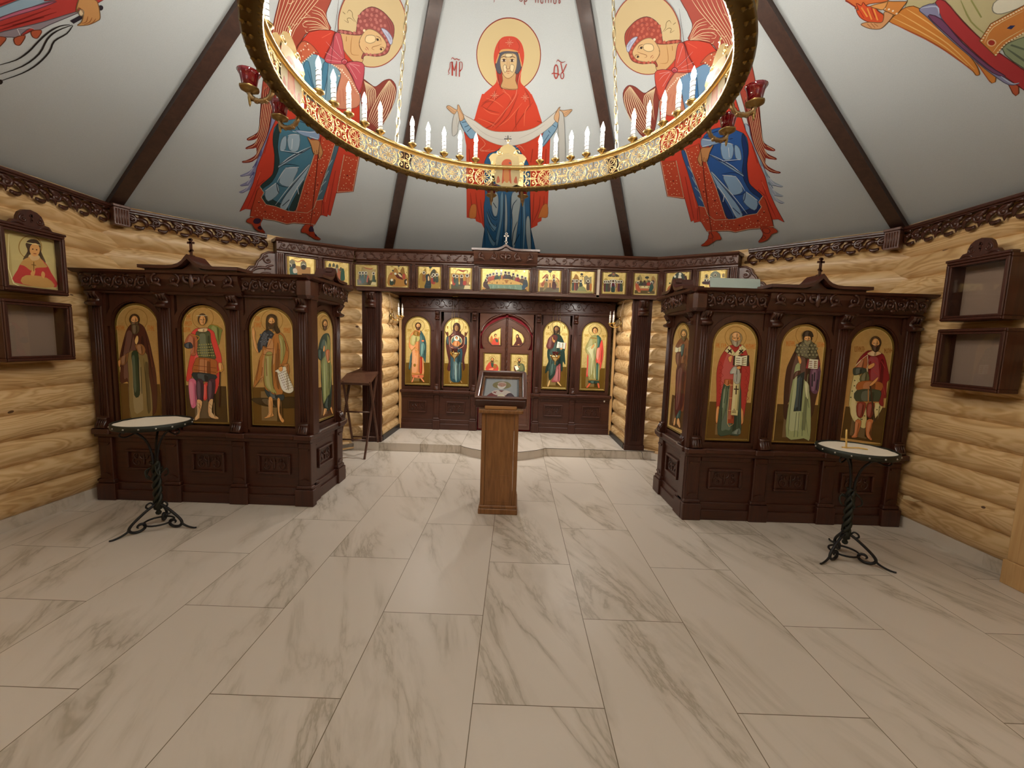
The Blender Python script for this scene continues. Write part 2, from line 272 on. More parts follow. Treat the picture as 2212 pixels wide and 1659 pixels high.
ART={
'virgin':[[0,220,197,145,0,289,2348,274,2236,213,2135,113,2063,-9,2035,-132,2057,-232,2124,-295,2222,-312,2335,-282,2442,-215,2531,-120,2589,-12,2611,97,2594,191,2540,259,2455],[3,143,47,34,8.6,289,2348,278,2248,230,2155,150,2083,46,2042,-65,2039,-169,2075,-250,2143,-299,2234,-312,2335,-288,2431,-233,2513,-154,2573,-61,2606,37,2608,130,2580,209,2523,265,2444],[1,212,69,43,0,-370,1768,-496,1627,-483,1483,-490,1406,-558,538,-444,521,-437,487,-367,454,-335,376,-21,426,296,394,383,451,384,493,431,521,432,578,506,580,488,936,462,1357,448,1618,346,1754,283,1908,222,2017,-279,2005,-326,1892],[0,212,69,43,0,-4,2481,-71,2470,-121,2419,-149,2346,-150,2277,-131,2196,-131,2116,-189,2062,-265,2000,-282,1945,-217,1858,188,1869,239,1958,201,2036,125,2099,107,2134,112,2201,131,2284,134,2358,108,2429,57,2472],[2,156,47,28,10.5,-481,905,-478,716,-465,536],[2,156,47,28,10.5,-414,907,-409,718,-379,476],[2,156,47,28,10.8,-361,816,-354,621,-339,393],[2,156,47,28,10.4,310,931,312,743,312,438],[2,156,47,28,10.5,388,887,384,697,318,491],[2,156,47,28,10.5,438,889,440,747,392,576],[2,156,47,28,9.1,-455,1445,-459,1290],[2,156,47,28,9.0,414,1471,422,1277],[2,156,47,28,9.0,264,1466,249,1311],[0,217,130,64,0,-487,716,-425,737,-424,619,-447,537,-526,544],[0,217,130,64,0,432,747,490,768,506,586,418,577,384,566],[0,44,98,140,0,-294,1239,-270,1335,-229,1399,-144,1432,-68,1487,63,1498,157,1387,236,1255,260,929,265,741,296,394,342,-82,-338,-109,-329,371,-321,721,-299,855],[0,167,180,184,0,-210,905,-155,915,-133,823,-143,669,-162,583,-197,586,-220,705],[0,167,180,184,0,45,922,145,912,148,786,128,588,107,321,75,43,42,206,49,533,30,733],[0,167,180,184,0,234,561,275,541,318,52,275,50,235,326],[0,167,180,184,0,-47,892,-30,827,-21,531,-30,338,-53,337,-48,632],[0,109,147,173,0,-106,871,-72,909,-78,631,-122,313,-163,81,-180,198,-119,527],[0,109,147,173,0,-292,644,-236,471,-166,420,-204,332,-256,417],[0,109,147,173,0,-294,383,-243,252,-191,139,-221,79,-273,194],[0,109,147,173,0,172,834,197,835,222,434,218,48,199,47,195,433],[2,22,54,79,10.2,-238,675,-206,576,-172,551,-145,578],[2,22,54,79,10.2,-264,684,-233,565,-181,515,-150,537],[2,22,54,79,10.3,-283,644,-236,482,-175,415,-156,474],[2,22,54,79,10.5,-296,552,-238,407,-177,322],[2,22,54,79,10.8,-310,426,-261,274,-200,156,-170,198],[2,22,54,79,9.7,20,875,18,532,32,41],[2,22,54,79,9.6,-68,909,-66,529,-97,36],[2,22,54,79,10.6,112,504,61,320,44,65],[2,22,54,79,9.8,105,831,47,734,36,533],[2,22,54,79,10.0,-201,774,-160,698],[2,22,54,79,9.6,161,917,165,538,170,46],[2,22,54,79,10.1,-323,721,-329,371,-337,27],[2,22,54,79,9.6,260,929,296,394,328,52],[2,22,54,79,11.1,144,300,74,114],[2,165,52,31,8.2,-129,2052,-178,1978,-283,1920],[2,165,52,31,8.3,-48,2024,-144,1961,-245,1858],[2,165,52,31,8.6,-285,1893,-217,1857,-105,1834],[2,165,52,31,9.2,-187,1685,-77,1795,46,2013],[2,165,52,31,9.2,-151,1672,-7,1817,87,2014],[2,165,52,31,9.3,30,1649,134,1808,239,1944],[2,165,52,31,8.7,-299,1886,-241,1932,-172,1940],[2,165,52,31,9.0,292,1765,343,1750],[2,165,52,31,9.2,74,1664,67,1806,103,1903],[2,165,52,31,9.0,-291,1763,-150,1727],[2,165,52,31,8.2,146,2065,196,1988,215,1895],[2,165,52,31,9.2,-253,1676,-164,1719],[2,238,115,80,7.0,-75,2041,-8,2001,20,1953],[2,238,115,80,7.4,-272,1874,-204,1831,-106,1814],[2,238,115,80,7.1,-240,1969,-145,1941,-63,1886],[2,238,115,80,7.7,-114,1700,-7,1777,130,1935],[2,238,115,80,7.6,-333,1775,-221,1738,-151,1699],[2,238,115,80,7.7,159,1708,161,1841,200,1918],[2,240,162,132,4.0,-101,2347,-134,2267,-124,2139,-85,2077,-35,2024],[2,240,162,132,4.0,85,2352,120,2246,93,2162,75,2075,54,1984,-42,1863,-201,1684],[2,240,162,132,5.1,-344,1596,-267,1511,-331,1442,-294,1428,-209,1454],[2,240,162,132,5.3,-333,1449,-266,1428,-159,1439],[2,240,162,132,5.3,68,1468,119,1499,174,1441],[2,165,52,31,4.4,-96,2454,-103,2399,-97,2368],[2,165,52,31,4.4,58,2458,89,2413,78,2372],[0,166,50,31,0,-82,2358,69,2356,93,2272,83,2161,72,2069,46,2062,-8,2131,-68,2059,-101,2094,-119,2196,-118,2267],[0,207,162,109,0,-64,2197,53,2200,58,2132,82,2064,-1,2052,-85,2071,-68,2129],[0,85,84,95,0,-88,2361,-9,2374,69,2362,91,2299,112,2246,79,2194,56,2200,10,2297,-72,2322,-83,2194,-119,2200,-136,2261,-107,2321],[0,223,189,138,0,-69,2340,-9,2356,54,2345,68,2298,60,2228,31,2174,-14,2149,-54,2169,-84,2230,-91,2295],[0,239,217,173,0,-47,2263,-64,2241,-48,2198,-28,2220,-35,2253],[0,239,217,173,0,10,2265,42,2255,30,2205,4,2221],[0,239,217,173,0,-34,2349,16,2350,22,2334,-16,2323,-41,2333],[2,223,164,99,17.1,-96,2357,-72,2373,-9,2379,77,2368],[2,223,164,99,10.3,-101,2347,-131,2272],[2,223,164,99,10.3,84,2357,115,2251],[2,93,58,36,5.8,-84,2317,-53,2328,-27,2315],[2,93,58,36,5.8,-2,2317,26,2328,57,2318],[2,138,90,54,4.6,-23,2307,-27,2250,-36,2239,-18,2227,2,2239,-6,2251,-8,2307],[0,242,227,198,0,-31,2298,-36,2293,-48,2289,-64,2289,-77,2292,-82,2297,-77,2303,-64,2306,-48,2306,-36,2303],[0,242,227,198,0,48,2299,43,2293,31,2289,15,2289,2,2292,-3,2297,2,2303,15,2306,30,2307,43,2304],[0,60,33,21,0,-44,2298,-46,2292,-52,2289,-58,2289,-64,2292,-66,2298,-64,2304,-58,2308,-51,2308,-46,2304],[0,60,33,21,0,32,2299,30,2293,25,2289,18,2289,13,2292,11,2298,13,2304,18,2308,25,2308,30,2305],[2,74,45,28,4.1,-80,2297,-56,2308,-29,2298],[2,74,45,28,4.1,-1,2298,23,2309,49,2298],[2,74,45,28,4.1,-78,2289,-56,2286,-35,2292],[2,74,45,28,4.1,2,2291,23,2287,46,2292],[2,156,74,52,5.4,-37,2206,-22,2210,-14,2208,-6,2211,7,2206],[2,184,105,76,4.8,-28,2196,-14,2193,-1,2196],[2,156,106,64,4.3,-54,2169,-14,2148,27,2173],[2,156,106,64,4.4,-72,2077,-8,2058,69,2064],[2,243,181,150,2.8,-42,2434,32,2436],[2,243,181,150,2.7,-5,2468,-5,2402],[2,243,181,150,2.8,-23,2450,-12,2441],[2,243,181,150,2.8,3,2429,14,2421],[2,243,181,150,2.8,14,2451,3,2441],[2,243,181,150,2.8,-23,2420,-12,2429],[2,243,181,150,3.2,-194,1996,-112,1998],[2,243,181,150,3.2,-152,2036,-154,1957],[2,243,181,150,3.2,-173,2015,-161,2004],[2,243,181,150,3.2,-145,1990,-133,1979],[2,243,181,150,3.2,-132,2016,-145,2005],[2,243,181,150,3.2,-174,1978,-161,1990],[2,243,181,150,3.2,116,1986,198,1988],[2,243,181,150,3.2,155,2026,159,1947],[2,243,181,150,3.2,136,2005,149,1994],[2,243,181,150,3.2,165,1980,178,1969],[2,243,181,150,3.2,177,2006,165,1994],[2,243,181,150,3.2,137,1968,149,1979],[0,134,170,196,0,-529,1740,-483,1768,-425,1699,-365,1624,-378,1581,-435,1565,-494,1648],[0,134,170,196,0,471,1787,515,1751,500,1676,437,1575,377,1497,358,1529,360,1616,398,1694],[2,44,77,102,6.3,-508,1730,-457,1738],[2,44,77,102,6.4,-484,1683,-431,1705],[2,44,77,102,6.5,-459,1635,-412,1678],[2,44,77,102,6.4,421,1674,445,1646],[2,44,77,102,6.3,451,1736,497,1710],[2,44,77,102,6.7,367,1522,432,1632],[2,44,77,102,6.3,-527,1740,-494,1648,-435,1565],[2,44,77,102,6.2,515,1751,500,1676,377,1497],[0,201,200,194,0,-546,1854,-582,1808,-615,1707,-624,1588,-570,1618,-551,1702,-529,1770],[0,201,200,194,0,507,1876,551,1858,587,1740,646,1317,576,1322,519,1738],[0,217,213,203,0,-490,1811,-453,1792,-364,1748,-253,1676,-152,1647,-6,1648,139,1659,268,1697,364,1761,475,1856,513,1889,491,1771,358,1644,217,1554,92,1511,-20,1496,-133,1508,-258,1555,-357,1624,-451,1725],[2,185,181,171,4.9,-395,1713,-255,1613,-109,1567,-6,1563],[2,185,181,171,5.1,105,1580,249,1648,380,1734],[2,185,181,171,4.7,512,1831,547,1578,572,1354],[2,185,181,171,4.8,-544,1803,-564,1742,-555,1661],[2,192,141,114,3.4,-480,1808,-363,1751,-252,1677,-152,1649,-6,1648,139,1660,268,1698,364,1761],[2,192,141,114,3.5,-451,1725,-357,1624,-258,1555,-133,1508,-20,1496,92,1511,217,1554,358,1644],[0,217,174,132,0,-653,1880,-622,1891,-549,1851,-538,1896,-524,1898,-511,1865,-481,1794,-491,1758,-528,1745,-536,1799,-547,1845,-584,1809,-643,1858],[0,217,174,132,0,642,1889,640,1868,584,1814,555,1858,514,1875,523,1831,515,1758,474,1789,474,1830,504,1894,523,1909,519,1886,556,1876],[2,140,90,58,3.4,-644,1881,-569,1828],[2,140,90,58,3.4,-650,1868,-581,1818],[2,140,90,58,3.3,-531,1893,-521,1855,-488,1794,-502,1757],[2,140,90,58,3.4,-536,1799,-528,1747],[2,140,90,58,3.3,638,1886,570,1845],[2,140,90,58,3.3,641,1874,576,1829],[2,140,90,58,3.3,519,1907,500,1876,474,1830],[2,140,90,58,3.4,523,1831,515,1758],[2,60,58,69,9.4,-15,1609,-14,1537],[2,60,58,69,9.5,-57,1572,25,1574],[2,60,58,69,3.6,-46,1601,-29,1589],[2,60,58,69,3.6,18,1603,2,1590],[2,60,58,69,3.7,-46,1546,-29,1558],[2,60,58,69,3.7,18,1547,2,1558],[2,176,58,46,14.2,-549,2276,-561,2160],[2,176,58,46,9.5,-549,2273,-538,2202,-506,2280],[2,176,58,46,9.4,-506,2282,-525,2155],[2,176,58,46,9.4,-478,2275,-493,2153],[2,176,58,46,6.5,-549,2271,-569,2267,-577,2224,-595,2196,-589,2179,-605,2166],[2,176,58,46,6.5,-478,2275,-456,2270,-461,2221,-484,2203,-489,2198],[2,176,58,46,6.5,-557,2292,-541,2308,-524,2294,-502,2300,-486,2290,-470,2299],[2,176,58,46,6.7,-489,2198,-473,2204],[3,176,58,46,10.2,467,2218,467,2194,464,2175,457,2163,449,2163,440,2174,432,2193,428,2217,428,2241,431,2260,438,2271,446,2271,455,2261,462,2242],[2,176,58,46,8.4,406,2197,420,2204,479,2199,475,2185],[2,176,58,46,8.8,484,2290,512,2214],[2,176,58,46,8.8,541,2283,514,2214],[3,176,58,46,7.9,526,2186,525,2175,522,2166,517,2161,510,2161,504,2165,498,2174,496,2186,496,2197,499,2206,504,2211,511,2211,518,2206,523,2197],[2,176,58,46,6.4,444,2294,453,2313,475,2300,497,2293,527,2303],[2,156,74,68,6.9,80,2784,82,2730],[2,156,74,68,6.9,102,2784,103,2730,82,2729],[2,156,74,68,6.9,119,2784,122,2720,131,2703],[2,156,74,68,6.9,142,2785,143,2731,122,2728],[2,156,74,68,6.9,215,2786,219,2720],[2,156,74,68,6.9,238,2787,241,2719],[2,156,74,68,6.9,260,2787,262,2727,280,2719,282,2741],[2,156,74,68,6.9,300,2788,304,2720],[2,156,74,68,6.9,323,2780,330,2720],[2,156,74,68,6.9,350,2764,351,2722],[2,156,74,68,6.9,413,2790,419,2722,430,2731,418,2748],[2,156,74,68,6.9,371,2781,373,2725,392,2720,392,2747,373,2764],[2,156,74,68,4.5,-143,2745,-135,2726,-141,2714]],
